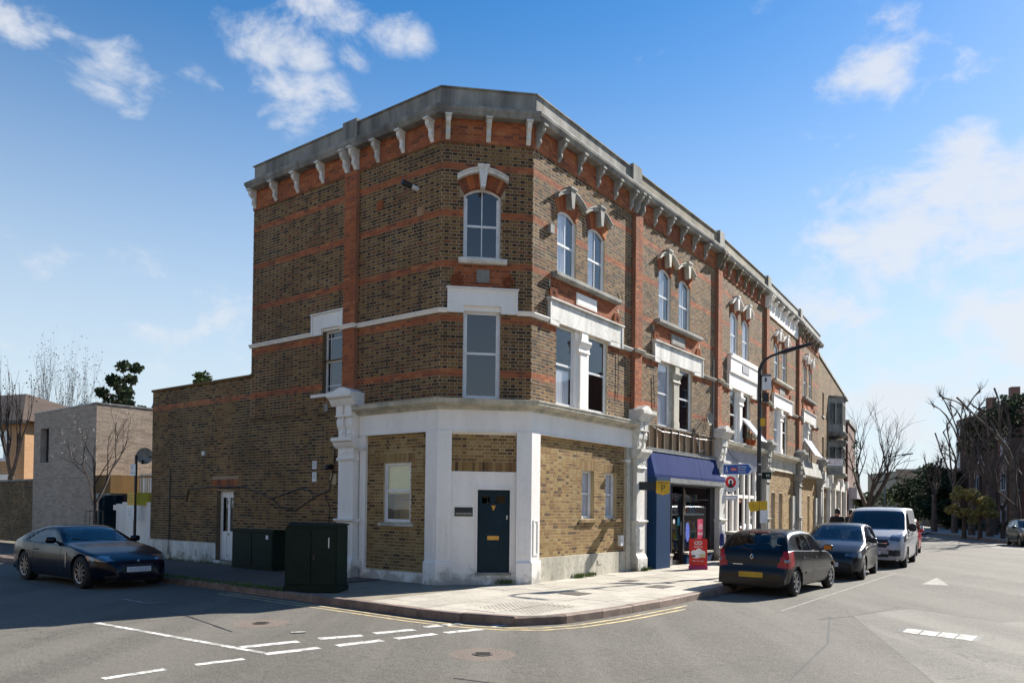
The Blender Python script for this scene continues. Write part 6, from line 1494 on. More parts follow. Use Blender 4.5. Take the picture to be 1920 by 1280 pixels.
def pollard(x, y, label, seed, h=11, r=.34, group='pollarded plane trees along the far pavement', limbs=6, lean=(0,0)):
    R_ = random.Random(seed); t = thing('pollarded_tree', label, 'tree', (x,y,0), group); T_ = MB(); B_ = MB()
    l0 = h*.42; T_.tube([(x,y,-.1),(x+lean[0]*.3,y,l0*.5),(x+lean[0],y+lean[1],l0)], [r*1.25,r,r*.9], 10)
    for k in range(limbs):
        a = 2*pi*k/limbs+R_.uniform(-.3,.3); p = Vector((x+lean[0],y+lean[1],l0*R_.uniform(.75,1))); d = Vector((cos(a)*.55,sin(a)*.55,1)).normalized(); rr = r*.42; pts = [tuple(p)]; rs = [rr]
        L_ = h*R_.uniform(.40,.58); n = 6
        for i in range(n): d = (d+Vector((R_.gauss(0,.2),R_.gauss(0,.2),.16))).normalized(); p = p+d*(L_/n); pts.append(tuple(p)); rs.append(rr*(1-.6*(i+1)/n)+(.025 if i == n-1 else 0))
        T_.tube(pts, rs, 7)
        for j in range(3):
            q = Vector(pts[R_.randint(3,n)]); dd = (d+Vector((R_.gauss(0,.8),R_.gauss(0,.8),.2))).normalized(); e = q+dd*h*R_.uniform(.06,.13); T_.tube([tuple(q), tuple((q+e)/2+Vector((0,0,.1))), tuple(e)], [.055,.035,.06], 5)
            for s_ in range(12):
                w = (dd*.5+Vector((R_.gauss(0,.55),R_.gauss(0,.55),R_.uniform(.2,1.3)))).normalized(); l_ = R_.uniform(.25,.75); B_.tube([tuple(e+w*R_.uniform(-.3,.0)), tuple(e+w*l_*.5+Vector((R_.gauss(0,.04),R_.gauss(0,.04),0))), tuple(e+w*l_+Vector((0,0,.12)))], [.014,.009,.004], 3)
    T_.build('trunk', M['barkl'], t); B_.build('twigs', M['bark'], t, kind='stuff'); return t
def leafy(x, y, label, seed, z0, z1, rx, n, s, m, name='tree', cat='tree', group=None, clumps=14, trunk=True, ry=None):
    R_ = random.Random(seed); t = thing(name, label, cat, (x,y,0), group)
    cz = (z0+z1)/2; rz = (z1-z0)/2; b = MB(); ry = ry or rx; T_ = MB()
    if trunk: T_.tube([(x,y,-.1),(x,y,cz)], [.16,.08], 7)
    for k in range(clumps):
        a = R_.random()*6.28; u = R_.random()**.5; v = R_.uniform(-.8,.85); c = (x+cos(a)*rx*u*sqrt(1-v*v*.8), y+sin(a)*ry*u*sqrt(1-v*v*.8), cz+rz*v)
        if trunk: T_.tube([(x,y,z0+.3*(cz-z0)),((x+c[0])/2,(y+c[1])/2,(cz+c[2])/2-.1),c], [.06,.04,.015], 4)
        leafball(b, c, rx*R_.uniform(.28,.48), n//clumps, s, sq=.8, rnd=R_)
    if trunk: T_.build('trunk', M['bark'], t)
    b.build('crown', m, t, kind='stuff'); return t
# left, behind the pale house
for i, (px, dp, h, sd, lb) in enumerate(((20,36,7.6,31,'bare many-stemmed tree before the orange brick house, far left'),(62,50,8.2,32,'thin bare tree over the roof of the orange brick house'),(92,52,9.6,33,'tall bare tree above the left end of the pale grey house'),(128,54,9.4,34,'bare upright tree over the middle of the pale grey house'),(158,50,8.8,35,'bare twiggy tree over the corner of the pale grey house'),(200,56,8.6,36,'faint bare tree between the pale house corner and the dark evergreen'))):
    x = (px-960)/1430*dp
    bare_tree(x, dp, lb, sd, h=h, r=.10 if i else .16, lev=5 if i else 4, kids=3, up=.5, spread=.32, group='bare trees behind the pale grey house', trunk=.34 if i else .38, buds=1, dec=.72, wig=.10)
leafy((235-960)/1430*50, 50, 'dark loose-leaved evergreen rising behind the roof of the pale grey house', 41, 6.5, 10.9, 1.5, 1500, .17, M['darkleaf'], clumps=15)
leafy((272-960)/1430*52, 52, 'small dark evergreen clump just left of the brick side wall top', 42, 6.2, 8.6, .9, 500, .16, M['darkleaf'], clumps=6)
leafy((386-960)/1430*36, 36, 'green bushy tree top showing over the flat roof of the brick wing', 43, 5.0, 8.0, 1.3, 1100, .12, M['midleaf'], clumps=10)
t, ends = bare_tree((178-960)/1430*25.0, 25.0, 'slim young street tree with a little pale blossom in front of the pale grey house', 57, h=4.6, r=.07, lev=4, kids=3, up=.22, spread=.62, trunk=.36, name='young_tree', dec=.66)
b = MB(); R_ = random.Random(3)
for e in ends[::2]: leafball(b, tuple(e), .08, 6, .02, rnd=R_)
b.build('blossom', M['blossom'], t, kind='stuff')
tg = thing('tree_guard', 'black mesh guard round the stem of the young street tree', 'tree guard', ((178-960)/1430*25.0, 25.0, 0)); b = MB(); cx, cy = (178-960)/1430*25.0, 25.0
for k in range(12): a = 2*pi*k/12; b.tube([(cx+.27*cos(a),cy+.27*sin(a),0),(cx+.27*cos(a),cy+.27*sin(a),1.45)], .008, 4)
for z in (.1,.8,1.42): b.tube([(cx+.27*cos(2*pi*k/12),cy+.27*sin(2*pi*k/12),z) for k in range(13)], .010, 4, cap=False)
b.build('guard_bars', M['blackpaint'], tg, kind='stuff')
# right
bare_tree(21.0, 45.0, 'large bare spreading tree at the end of the terrace beyond the silver van', 71, h=7.4, r=.24, lev=5, kids=3, up=.12, spread=.55, trunk=.24, buds=0, dec=.72, wig=.2)
for i, (px, dp, h, sd, lb) in enumerate(((1752,66,7.6,81,'smallest pollarded plane at the left of the row by the mansion block'),(1790,62,9.4,82,'pollarded plane with two tall limbs left of the yellow-green tree'),(1822,57,11.2,83,'tall pollarded plane right above the yellow-green tree'),(1856,54,10.8,84,'pollarded plane in front of the middle of the mansion block'),(1900,47,11.8,85,'nearest and tallest pollarded plane at the right edge'))):
    pollard((px-960)/1430*dp, dp, lb, sd, h=h, r=.21, limbs=5+i%2)
leafy((1868-960)/1430*58, 58, 'ivy-clad dark tree mass against the mansion block', 91, 7.5, 10.6, 2.2, 1500, .22, M['darkleaf'], clumps=22)
leafy((1838-960)/1430*60, 60, 'dark leafy tree beside the ivy-clad one against the mansion block', 92, 6.3, 8.6, 1.3, 700, .2, M['darkleaf'], clumps=16)
leafy((1808-960)/1430*52, 52, 'yellow-green tree in fresh leaf, left one of the pair on the far pavement', 93, .9, 3.5, 1.0, 1300, .10, M['limeleaf'], clumps=10, group='fresh yellow-green trees')
leafy((1838-960)/1430*51, 51, 'yellow-green tree in fresh leaf, right one of the pair on the far pavement', 94, .9, 3.2, 1.0, 1200, .10, M['limeleaf'], clumps=10, group='fresh yellow-green trees')
for i, (px, dp, z1, rx, lb) in enumerate(((1722,84,5.6,2.6,'dark evergreen tree at the left of the clump by the flat-roofed block'),(1748,80,6.4,2.8,'dark evergreen tree in the middle of the clump at the road bend'),(1775,76,5.0,2.4,'dark evergreen tree nearest the planes at the road bend'))):
    leafy((px-960)/1430*dp, dp, lb, 100+i, .2, z1, rx, 1700, .26, M['darkleaf'], clumps=15)
for i, (px, dp, z1, rx, lb) in enumerate(((1604,72,3.6,2.2,'low brown-green bush behind the silver van, left of the big bare tree'),(1662,88,4.0,3.4,'low bushy growth right of the big bare tree at the road end'))):
    leafy((px-960)/1430*dp, dp, lb, 110+i, .1, z1, rx, 1100, .24, M['midleaf'], name='bush', cat='bush', clumps=12)
for i, (px, dp, lb) in enumerate(((1912,44,'bare twiggy tree overhanging the dark car at the right edge'),(1880,50,'bare twiggy tree in front of the mansion block balconies'))):
    bare_tree((px-960)/1430*dp, dp, lb, 120+i, h=7.6, r=.12, lev=6, kids=3, up=.03, spread=.75, trunk=.24, dec=.7, wig=.2)
hd_ = thing('hedge', 'low clipped dark hedge along the far pavement under the mansion block', 'hedge', (38,58,0)); b = MB(); R_ = random.Random(5)
for i in range(60): a = R_.uniform(2,40); leafball(b, Fw.P(a, .5, .55), .5, 34, .12, rnd=R_)
b.build('foliage', M['darkleaf'], hd_, kind='stuff')
# ================================================================ vehicles
def paint(name, c, rough=.28, metal=.0, coat=1.0, spec=.4):
    m, nt, N, L, b = nodes(name)
    d = ramp(N, L, noise(N, L, 5, 6, .7), .45, .75, 0, .025); L.new(mixc(N, L, d, c, (.16,.14,.12)), b.inputs['Base Color'])
    b.inputs['Roughness'].default_value = rough; b.inputs['Metallic'].default_value = metal; b.inputs['Coat Weight'].default_value = coat*.28; b.inputs['Coat Roughness'].default_value = .05
    b.inputs['Specular IOR Level'].default_value = spec; return m
M['tyre'] = mat('tyre_rubber', (.014,.014,.014), .8, bst=0); M['alloy'] = mat('alloy_rim', (.42,.42,.43), .3, metal=.9, bst=0); M['hub'] = mat('dull_wheel_trim', (.20,.20,.21), .4, metal=.6, bst=0)
M['carglass'] = glassm('car_window_glass', (.30,.34,.36), .03); M['carglassl'] = glassm('car_side_glass', (.45,.50,.50), .03); M['trimbl'] = mat('black_trim', (.014,.014,.015), .55, bst=0); M['seat'] = mat('dark_seat', (.02,.02,.022), .9, bst=0)
M['tail'] = mat('red_tail_lens', (.36,.006,.008), .25, bst=0, coat=.3, spec=.3); M['lens'] = mat('clear_headlamp_lens', (.20,.21,.23), .12, (.10,.10,.11), sc=12, bst=0, coat=1, metal=.5); M['amber'] = mat('amber_lens', (.75,.22,.02), .2, bst=0, coat=1)
M['plateY'] = mat('yellow_number_plate', (.70,.40,.02), .45, bst=0); M['plateW'] = mat('white_number_plate', (.66,.66,.68), .45, bst=0); M['chrome'] = mat('chrome', (.75,.75,.76), .12, metal=1, bst=0)
def interp(tab, x):
    xs = [p[0] for p in tab]; ys = [p[1] for p in tab]; return float(np.interp(x, xs, ys))
def sm_tab(tab, L_, s):
    """smoothed sampler of a piecewise table"""
    X = np.linspace(-.3, L_+.3, 400); Y = np.interp(X, [p[0] for p in tab], [p[1] for p in tab]); k = np.exp(-.5*((X-X.mean())/s)**2); k /= k.sum(); Ys = np.convolve(np.pad(Y, 200, mode='edge'), k, 'same')[200:-200]
    return lambda x: float(np.interp(x, X, Ys))
def inpoly(x, z, P):
    c = False
    for i in range(len(P)):
        (x0,z0),(x1,z1) = P[i], P[i-1]
        if (z0 > z) != (z1 > z) and x < (x1-x0)*(z-z0)/(z1-z0)+x0: c = not c
    return c
def bspl(C, n):
    """uniform cubic B-spline through a doubled-end control chain"""
    C = [C[0],C[0]]+C+[C[-1],C[-1]]; out = []
    m = len(C)-3
    for i in range(n):
        t = i/(n-1)*m; k = min(int(t), m-1); u = t-k; b0 = (1-u)**3/6; b1 = (3*u**3-6*u*u+4)/6; b2 = (-3*u**3+3*u*u+3*u+1)/6; b3 = u**3/6
        out.append(tuple(b0*C[k][j]+b1*C[k+1][j]+b2*C[k+2][j]+b3*C[k+3][j] for j in (0,1)))
    return out
def car(S, name, label, cat, loc, rz, group=None, pm=None, far=False):
    t = thing(name, label, cat, loc, group, rz=rz)
    L_, W, R = S['L'], S['W']/2, S['R']; xf, xr = S['xf'], S['xr']; zb = S['zb']
    top = S['top']; width = sm_tab(S['plan'], L_, .06); belt = sm_tab(S['belt'], L_, .08); tum = S.get('tumble', .34)
    # stations along the top line, evenly by arc length
    seg = [0]
    for i in range(1, len(top)): seg.append(seg[-1]+hypot(top[i][0]-top[i-1][0], top[i][1]-top[i-1][1]))
    NS = int(seg[-1]/(.09 if far else .034)); NV = 22 if far else 54
    T = np.linspace(0, seg[-1], NS); X = np.interp(T, seg, [p[0] for p in top]); Z = np.interp(T, seg, [p[1] for p in top])
    w_ = np.exp(-.5*(np.arange(-9,10)/(1.0 if far else 2.6))**2); w_ /= w_.sum(); X = np.convolve(np.pad(X, 9, 'edge'), w_, 'valid'); Z = np.convolve(np.pad(Z, 9, 'edge'), w_, 'valid')
    X = np.maximum.accumulate(X+np.arange(NS)*1e-5)
    rows = []; meta = []
    for x, zt in zip(X, Z):
        w = W*width(x); zbe = min(belt(x), zt-.045); g = max(0, zt-zbe); wr = w*.945-tum*max(0, g-.06)*(1 if g > .1 else .6)
        zl = min(zb+(S.get('frontlift', .05) if (x < .3 or x > L_-.3) else 0), zt-.1)
        ed = .035+.05*min(1, g/.4)
        C = [(w*.88,zl),(w*.955,zl+.03),(w*.985,zl+min(.2,(zbe-zl)*.35)),(w,zl+(zbe-zl)*.62),(w*.99,zbe-min(.12,(zbe-zl)*.22)),(w*.965,zbe),(w*.965,zbe+.003),(w*.945,zbe+.012),(wr+(w*.945-wr)*.08,zt-ed-.01),(wr,zt-ed),(wr-.05,zt-ed*.35),(wr*.70,zt-.012),(wr*.35,zt-.003),(0,zt)]
        rows.append(bspl(C, NV)); meta.append((x, w, zbe, wr, zt))
    r0 = R+S.get('gap', .05)
    def snap(x, y, z):
        for cx in (xf, xr):
            dx, dz = x-cx, z-(R+.01); d = hypot(dx, dz)
            if abs(d-r0) < (.05 if far else .022) and y > W*.55 and z > zb-.02: return cx+dx*r0/d, y, R+.01+dz*r0/d
        return x, y, z
    groups = {}
    def put(key, quad): groups.setdefault(key, []).append(quad)
    side = S['side']; ws = S['ws']; rw = S['rw']
    nb = MB()
    grid = [[snap(meta[i][0], p[0], p[1]) for p in rows[i]] for i in range(NS)]
    for i in range(NS-1):
        x, w, zbe, wr, zt = meta[i]
        for j in range(NV-1):
            q = (grid[i][j], grid[i+1][j], grid[i+1][j+1], grid[i][j+1]); cx = sum(p[0] for p in q)/4; cy = sum(p[1] for p in q)/4; cz = sum(p[2] for p in q)/4
            if cy > W*.55 and any(hypot(cx-k, cz-(R+.01)) < r0-.004 for k in (xf, xr)): continue
            key = 'body'; top_ = cz > zbe+.03
            if top_ and j > NV*.30 and ws[0] < cx < ws[1] and cy < wr-.035 and cy < interp(S['wsy'], cx): key = 'windscreen'
            elif top_ and rw and rw[0] < cx < rw[1] and rw[2] < cz < rw[3] and cy < min(wr-.05, S.get('rwy', 9)): key = 'rear_window'
            elif cy > wr-.02 and top_:
                for si, P_ in enumerate(side):
                    if inpoly(cx, cz, P_): key = 'side_window'; break
            if key == 'body':
                for nm, fn in S['zones']:
                    if fn(cx, cy, cz): key = nm; break
            put(key, ((i,j),(i+1,j),(i+1,j+1),(i,j+1)))
    mats = {'body': pm, 'windscreen': M['carglass'], 'rear_window': M['carglass'], 'side_window': M['carglassl'], 'tail_light': M['tail'], 'headlight': M['lens'], 'bumper': S.get('bump', pm), 'grille': M['trimbl'], 'trim': M['trimbl'], 'indicator': M['amber'], 'lower': M['trimbl']}
    body = None
    for key in ['body']+[k for k in groups if k != 'body']:
        for sgn, half in [(sg, hf) for sg in ((1,-1) if key in ('tail_light','headlight','side_window','indicator') else (0,)) for hf in ((0,1) if key == 'bumper' else (None,))]:
            b = MB(); idx = {}; ins = .012 if 'window' in key or key == 'windscreen' else 0
            def vid(i, j, s):
                k = (i,j,s)
                if k not in idx:
                    p = grid[i][j]; idx[k] = len(b.v); b.v.append((p[0], s*max(0,p[1]-ins) if not (j == NV-1) else 0, p[2]-ins*.5))
                return idx[k]
            for quad in groups[key]:
                if half is not None and (grid[quad[0][0]][quad[0][1]][0] > L_/2) != bool(half): continue
                for s in ((1,-1) if sgn == 0 else (sgn,)):
                    f = [vid(i, j, s) for i, j in quad]
                    if s < 0: f = f[::-1]
                    f = list(dict.fromkeys(f))
                    if len(f) > 2: b.f.append(tuple(f)); b.m.append(0)
            o = b.build(key if key != 'lower' else 'bumper_insert', mats[key], t, smooth=True, weld=.0006)
            if key == 'body': body = o
    # ends and underside
    for i in (0, NS-1):
        b = MB(); pts = grid[i]; b.add([(p[0],p[1],p[2]) for p in pts]+[(p[0],-p[1],p[2]) for p in pts[::-1]], [tuple(range(2*len(pts)))])
        b.build('end_panel', mats['bumper'] if S.get('bump') else pm, t)
    b = MB(); b.box(LOC, .25, L_-.25, -W*.62, W*.62, zb-.02, .42); b.box(LOC, xf+r0+.04, xr-r0-.04, -W*.86, W*.86, zb-.01, .40); b.build('underbody', M['trimbl'], t)
    for cx in (xf, xr):
        for s in (1,-1):
            b = MB(); n = 20
            for k in range(n+1):
                a = -.25+(pi+.5)*k/n; px, pz = cx+(r0-.002)*cos(a), R+.01+(r0-.002)*sin(a); wy = W*width(px)*.972; b.v += [(px, s*W*.5, max(pz,zb-.02)), (px, s*wy, max(pz,zb-.02))]
            for k in range(n): b.f.append((2*k,2*k+1,2*k+3,2*k+2)); b.m.append(0)
            b.quad((cx-r0,s*W*.5,zb),(cx+r0,s*W*.5,zb),(cx+r0,s*W*.5,R+r0),(cx-r0,s*W*.5,R+r0)); b.build('wheel_arch', M['trimbl'], t)
            # wheel
            yo = s*(W*.965-.01); wd = S.get('tw', .185); PF = [(R*.66,-.0),(R*.70,-.004),(R*.93,-.004),(R,-.025),(R,-wd+.02),(R*.9,-wd),(R*.5,-wd)]
            b = MB(); v0 = len(b.v)
            for r_, h_ in PF:
                for k in range(28): a = 2*pi*k/28; b.v.append((cx+r_*cos(a), yo+s*h_, R+r_*sin(a)))
            for i in range(len(PF)-1):
                for k in range(28): b.f.append((i*28+k, i*28+(k+1)%28, (i+1)*28+(k+1)%28, (i+1)*28+k)); b.m.append(0)
            wh = b.build('wheel', M['tyre'], t, smooth=True, recalc=True)
            b = MB(); y1 = yo-s*.012; ri = R*.665; ns = S.get('spokes', 5)
            for r_a, r_b, ya, yb in ((ri,ri*.93,yo-s*.0,yo-s*.008),(ri*.93,ri*.90,yo-s*.008,yo-s*.09),(.0,ri*.93,yo-s*.10,yo-s*.095)):
                v0 = len(b.v)
                for k in range(28): a = 2*pi*k/28; b.v += [(cx+r_a*cos(a),ya,R+r_a*sin(a)),(cx+r_b*cos(a),yb,R+r_b*sin(a))]
                for k in range(28): b.f.append((v0+2*k,v0+2*k+1,v0+(2*k+3)%56,v0+(2*k+2)%56)); b.m.append(1 if r_a == 0 else 0)
            for k in range(ns):
                a = 2*pi*k/ns+.3; ca, sa = cos(a), sin(a)
                def pt(r_, off, y): return (cx+r_*ca-off*sa, y, R+r_*sa+off*ca)
                ww = S.get('spw', .026); vs = [pt(.02,-ww*1.3,y1), pt(.02,ww*1.3,y1), pt(ri*.94,ww,y1+s*.004), pt(ri*.94,-ww,y1+s*.004)]; vs += [(p[0], p[1]-s*.03, p[2]) for p in vs]
                b.add(vs, [(0,1,2,3),(0,4,5,1),(1,5,6,2),(2,6,7,3),(3,7,4,0)])
            v0 = len(b.v)
            for k in range(14): a = 2*pi*k/14; b.v.append((cx+.045*cos(a), y1+s*.008, R+.045*sin(a)))
            b.f.append(tuple(range(v0,v0+14))); b.m.append(0)
            b.build('rim', [S.get('rim', M['alloy']), M['trimbl']], wh)
    if not far:
        # shut lines, sills, handles, mirrors
        def atx(x): return min(range(NS), key=lambda i: abs(X[i]-x))
        for xd, z0, z1 in S['gaps']:
            i = atx(xd)
            for s in (1,-1):
                b = MB(); pp = [p for p in grid[i] if z0 < p[2] < z1 and p[1] > W*.55]
                for k in range(len(pp)-1):
                    p, q = pp[k], pp[k+1]; b.quad((p[0]-.005,s*(p[1]+.002),p[2]),(p[0]+.005,s*(p[1]+.002),p[2]),(q[0]+.005,s*(q[1]+.002),q[2]),(q[0]-.005,s*(q[1]+.002),q[2]))
                if pp: b.build('shut_line', M['trimbl'], t)
        def ysurf(x, z):
            i = atx(x); g = grid[i]; k = min(range(NV//2+8), key=lambda k: abs(g[k][2]-z)); return g[k][1]
        for xh, zh in S['handles']:
            for s in (1,-1): y = ysurf(xh, zh); MB().tube([(xh-.08,s*(y-.005),zh),(xh-.06,s*(y+.03),zh),(xh+.06,s*(y+.03),zh),(xh+.08,s*(y-.005),zh)], .013, 6).build('door_handle', S.get('hm', pm), t)
        for s in (1,-1):
            mx, mz = S['mirror']; y = ysurf(mx, mz-.04); b = MB(); b.tube([(mx,s*(y-.03),mz-.04),(mx-.02,s*(y+.09),mz)], .022, 6); b.build('mirror_arm', M['trimbl'], t)
            b = MB(); ms = S.get('msz', (.06,.11,.075)); n = 10
            v0 = len(b.v)
            for i in range(7):
                th = pi*i/6
                for k in range(n): a = 2*pi*k/n; c_ = lambda v: math.copysign(abs(v)**.7, v); b.v.append((mx-.03-ms[0]*c_(cos(a))*sin(th)**.6, s*(y+.14)+ms[1]*-c_(cos(th)), mz+.01+ms[2]*c_(sin(a))*sin(th)**.6))
            for i in range(6):
                for k in range(n): b.f.append((i*n+k, i*n+(k+1)%n, (i+1)*n+(k+1)%n, (i+1)*n+k)); b.m.append(0)
            mo = b.build('mirror', S.get('mm', pm), t, smooth=True, recalc=True)
            MB().box(LOC, mx-.03+ms[0]*.99-.004, mx-.03+ms[0]+.004, s*(y+.14)-ms[1]*.75, s*(y+.14)+ms[1]*.75, mz+.01-ms[2]*.7, mz+.01+ms[2]*.7).build('mirror_glass', S.get('mg', M['chrome']), mo)
        for z0, z1 in S.get('mould', ()):
            for s in (1,-1):
                b = MB(); xs_ = np.arange(xf+r0+.12, xr-r0-.08, .1)
                for k in range(len(xs_)-1):
                    y0, y1 = ysurf(xs_[k], (z0+z1)/2), ysurf(xs_[k+1], (z0+z1)/2); b.box(LOC, xs_[k], xs_[k+1]+.001, s*(min(y0,y1)-.02), s*(max(y0,y1)+.012), z0, z1)
                b.build('side_moulding', pm, t)
        # seats and wheel seen through the glass
        for sx in S['seats']:
            for s in (1,-1):
                b = MB(); zs = S.get('seatz', .55)
                b = MB(); b.box(LOC, sx, sx+.13, s*W*.42-.22, s*W*.42+.22, zs-.1, zs+.42); b.prism(Plain(), [(s*W*.42-.19,zs+.42),(s*W*.42+.19,zs+.42),(s*W*.42+.13,zs+.50),(s*W*.42-.13,zs+.50)], sx+.01, sx+.12)
                q = .13; b.lathe((sx+.07,s*W*.42,zs+.60), [(.0,-.09),(.10,-.075),(.12,0),(.10,.075),(0,.09)], 10); b.build('seat', M['seat'], t, kind='stuff')
        b = MB(); b.box(LOC, S['ws'][0]-.05, S['ws'][0]+.55, -W*.82, W*.82, .5, min(belt(S['ws'][0]+.2)-.03, S.get('dash', 9))); b.build('dashboard', M['seat'], t)
    return t, grid, meta, atx if not far else None, t
def place(S, wheel, side, head_az, front=True, sc=1.0):
    """location and turn that put the given wheel (centre of its tyre, side +1 = driver's side) at a road point"""
    f = Vector((sin(radians(head_az)), cos(radians(head_az)))); rz = atan2(-f.y, -f.x); x = S['xf'] if front else S['xr']; y = side*(S['W']/2-.1); c, s = cos(rz), sin(rz)
    return (wheel[0]-(c*x-s*y)*sc, wheel[1]-(s*x+c*y)*sc, RZ), rz
def number_plate(par, x, z, m, face, w=.52, h=.11):
    o = MB().box(LOC, x-.004, x+.004, -w/2, w/2, z-h/2, z+h/2).build('number_plate', m, par)
    b = MB(); R_ = random.Random(2); y = -w*.42
    for k in range(7): b.box(LOC, x+face*.005-.0005, x+face*.005+.0005, y, y+.045, z-.028, z+.028); y += .062+(.02 if k == 3 else 0)
    b.build('smudged_characters', mat('smudged_print', tuple(.82*v for v in ((.70,.40,.02) if m is M['plateY'] else (.60,.60,.64))), .5, bst=0), o); return o
# ---- black hatchback seen from behind
HB = dict(L=3.77, W=1.64, R=.29, xf=.70, xr=3.17, zb=.20, tw=.175, gap=.05, spokes=7, spw=.022, rim=M['hub'],
 top=[(0,.30),(0,.50),(.05,.62),(.28,.70),(.95,.90),(1.08,.93),(1.62,1.28),(1.85,1.38),(2.4,1.42),(3.05,1.395),(3.30,1.345),(3.47,1.20),(3.62,.985),(3.66,.93),(3.70,.72),(3.70,.60),(3.77,.56),(3.77,.30)],
 plan=[(0,.62),(.08,.80),(.3,.93),(.7,.985),(1.3,1),(2.9,1),(3.3,.985),(3.55,.955),(3.70,.91),(3.77,.86)], belt=[(0,.66),(.9,.86),(1.1,.885),(2.6,.94),(3.4,.975),(3.77,.93)], tumble=.36,
 ws=(1.02,1.72), wsy=[(1.0,.66),(1.72,.60)], rw=(3.30,3.64,.965,1.31), rwy=.55,
 side=[[(1.40,.92),(1.86,1.28),(2.17,1.31),(2.17,.945)],[(2.23,.945),(2.23,1.31),(2.62,1.30),(2.80,.975)],[(2.84,.985),(2.68,1.28),(2.95,1.24),(3.05,1.0)]],
 zones=[('tail_light', lambda x,y,z: x > 3.36 and .62 < z < .97 and y > .60+max(0,(.80-z))*-.35+max(0,z-.80)*.32), ('headlight', lambda x,y,z: x < .42 and .52 < z < .70 and y > .42), ('bumper', lambda x,y,z: (x > 3.45 or x < .4) and z < .56)],
 gaps=[(1.16,.25,.87),(2.20,.25,.93),(2.98,.45,.96)], handles=[(2.05,.80),(2.86,.82)], mirror=(1.42,.98), mould=[(.46,.51)], seats=[1.95,2.75], hm=None, mg=M['amber'])
black = paint('black_car_paint', (.003,.004,.006), coat=.6, spec=.3); HB['hm'] = black; HB['bump'] = black
loc, rz = place(HB, (6.06,16.36), 1, 38.6, front=False)
t, grid, meta, atx, _ = car(HB, 'parked_hatchback', 'black hatchback seen from behind, first in the row parked at the kerb', 'car', loc, rz, 'cars parked along the main street kerb', black)
number_plate(t, 3.775, .46, M['plateY'], 1)
b = MB()
for p, q in (((-.035,.84),(0,.895)),((0,.895),(.035,.84)),((.035,.84),(0,.785)),((0,.785),(-.035,.84))): b.tube([(3.705,p[0],p[1]),(3.705,q[0],q[1])], .010, 5)
b.build('badge', M['chrome'], t)
MB().box(LOC, 3.70, 3.712, -.42, -.20, .66, .675).build('name_strip', M['chrome'], t)
for s in (1,-1): b = MB(); b.tube([(3.60,s*.745,.76),(3.685,s*.69,.76)], .042, 12); b.build('reverse_lamp', M['lens'], t)
MB().box(LOC, 3.27, 3.31, -.22, .22, 1.352, 1.372).build('brake_light', M['tail'], t)
b = MB(); b.tube([(3.66,-.02,.955),(3.56,-.30,1.05)], .008, 5); b.build('wiper', M['trimbl'], t)
b = MB(); b.tube([(1.9,0,1.39),(2.05,0,1.55)], .004, 4); b.build('aerial', M['black'], t)
for xx, s in ((.55,1),(.55,-1)): b = MB(); b.tube([(xx-.03,s*.80,.62),(xx+.03,s*.803,.62)], .015, 6); b.build('side_repeater', M['amber'], t)
# ---- dark grey small hatch facing us
MP = dict(L=3.85, W=1.70, R=.30, xf=.76, xr=3.27, zb=.20, tw=.19, gap=.05, spokes=5, spw=.03,
 top=[(0,.30),(0,.52),(.05,.66),(.16,.76),(.55,.92),(.98,1.02),(1.04,1.04),(1.62,1.37),(1.85,1.46),(2.4,1.50),(3.1,1.46),(3.35,1.40),(3.6,1.10),(3.76,.96),(3.82,.72),(3.85,.60),(3.85,.30)],
 plan=[(0,.66),(.10,.84),(.3,.95),(.7,.99),(1.3,1),(2.9,1),(3.3,.985),(3.6,.94),(3.85,.86)], belt=[(0,.70),(.55,.86),(1.1,.96),(2.6,1.02),(3.4,1.06),(3.85,1.0)], tumble=.38,
 ws=(.98,1.74), wsy=[(.98,.72),(1.74,.58)], rw=(3.34,3.74,.99,1.37), rwy=.6,
 side=[[(1.30,1.00),(1.80,1.35),(2.22,1.40),(2.22,1.02)],[(2.28,1.03),(2.28,1.40),(2.78,1.38),(2.95,1.05)],[(2.99,1.06),(2.85,1.36),(3.1,1.33),(3.25,1.08)]],
 zones=[('headlight', lambda x,y,z: x < .62 and z > .60+.16*max(0,.78-y) and z < .69+.22*x and y > .42), ('grille', lambda x,y,z: x < .1 and .30 < z < .50 and y < .52), ('tail_light', lambda x,y,z: x > 3.5 and .75 < z < 1.0 and y > .6)],
 gaps=[(1.16,.25,.95),(2.25,.25,1.0),(3.05,.45,1.03)], handles=[(2.10,.90),(2.92,.92)], mirror=(1.32,1.03), mould=[], seats=[1.95,2.8], seatz=.6)
grey = paint('dark_grey_car_paint', (.012,.013,.018), metal=.2); MP['hm'] = M['chrome']
loc, rz = place(MP, (9.45,20.55), -1, 212, front=True)
t, grid, meta, atx, _ = car(MP, 'parked_hatchback', 'dark grey hatchback facing the viewpoint between the black hatchback and the silver van', 'car', loc, rz, 'cars parked along the main street kerb', grey)
number_plate(t, -.006, .42, M['plateW'], -1)
b = MB(); b.tube([(-.01,0,.62),(.03,0,.62)], .04, 14); b.build('badge', M['chrome'], t)
MB().box(LOC, 1.75, 1.76, -.30, -.05, 1.16, 1.30).build('windscreen_sticker', M['signwhite'], t)
for s in (.1,-.45): b = MB(); b.tube([(1.06,s,1.03),(1.20,s+.45,1.10)], .008, 5); b.build('wiper', M['trimbl'], t)
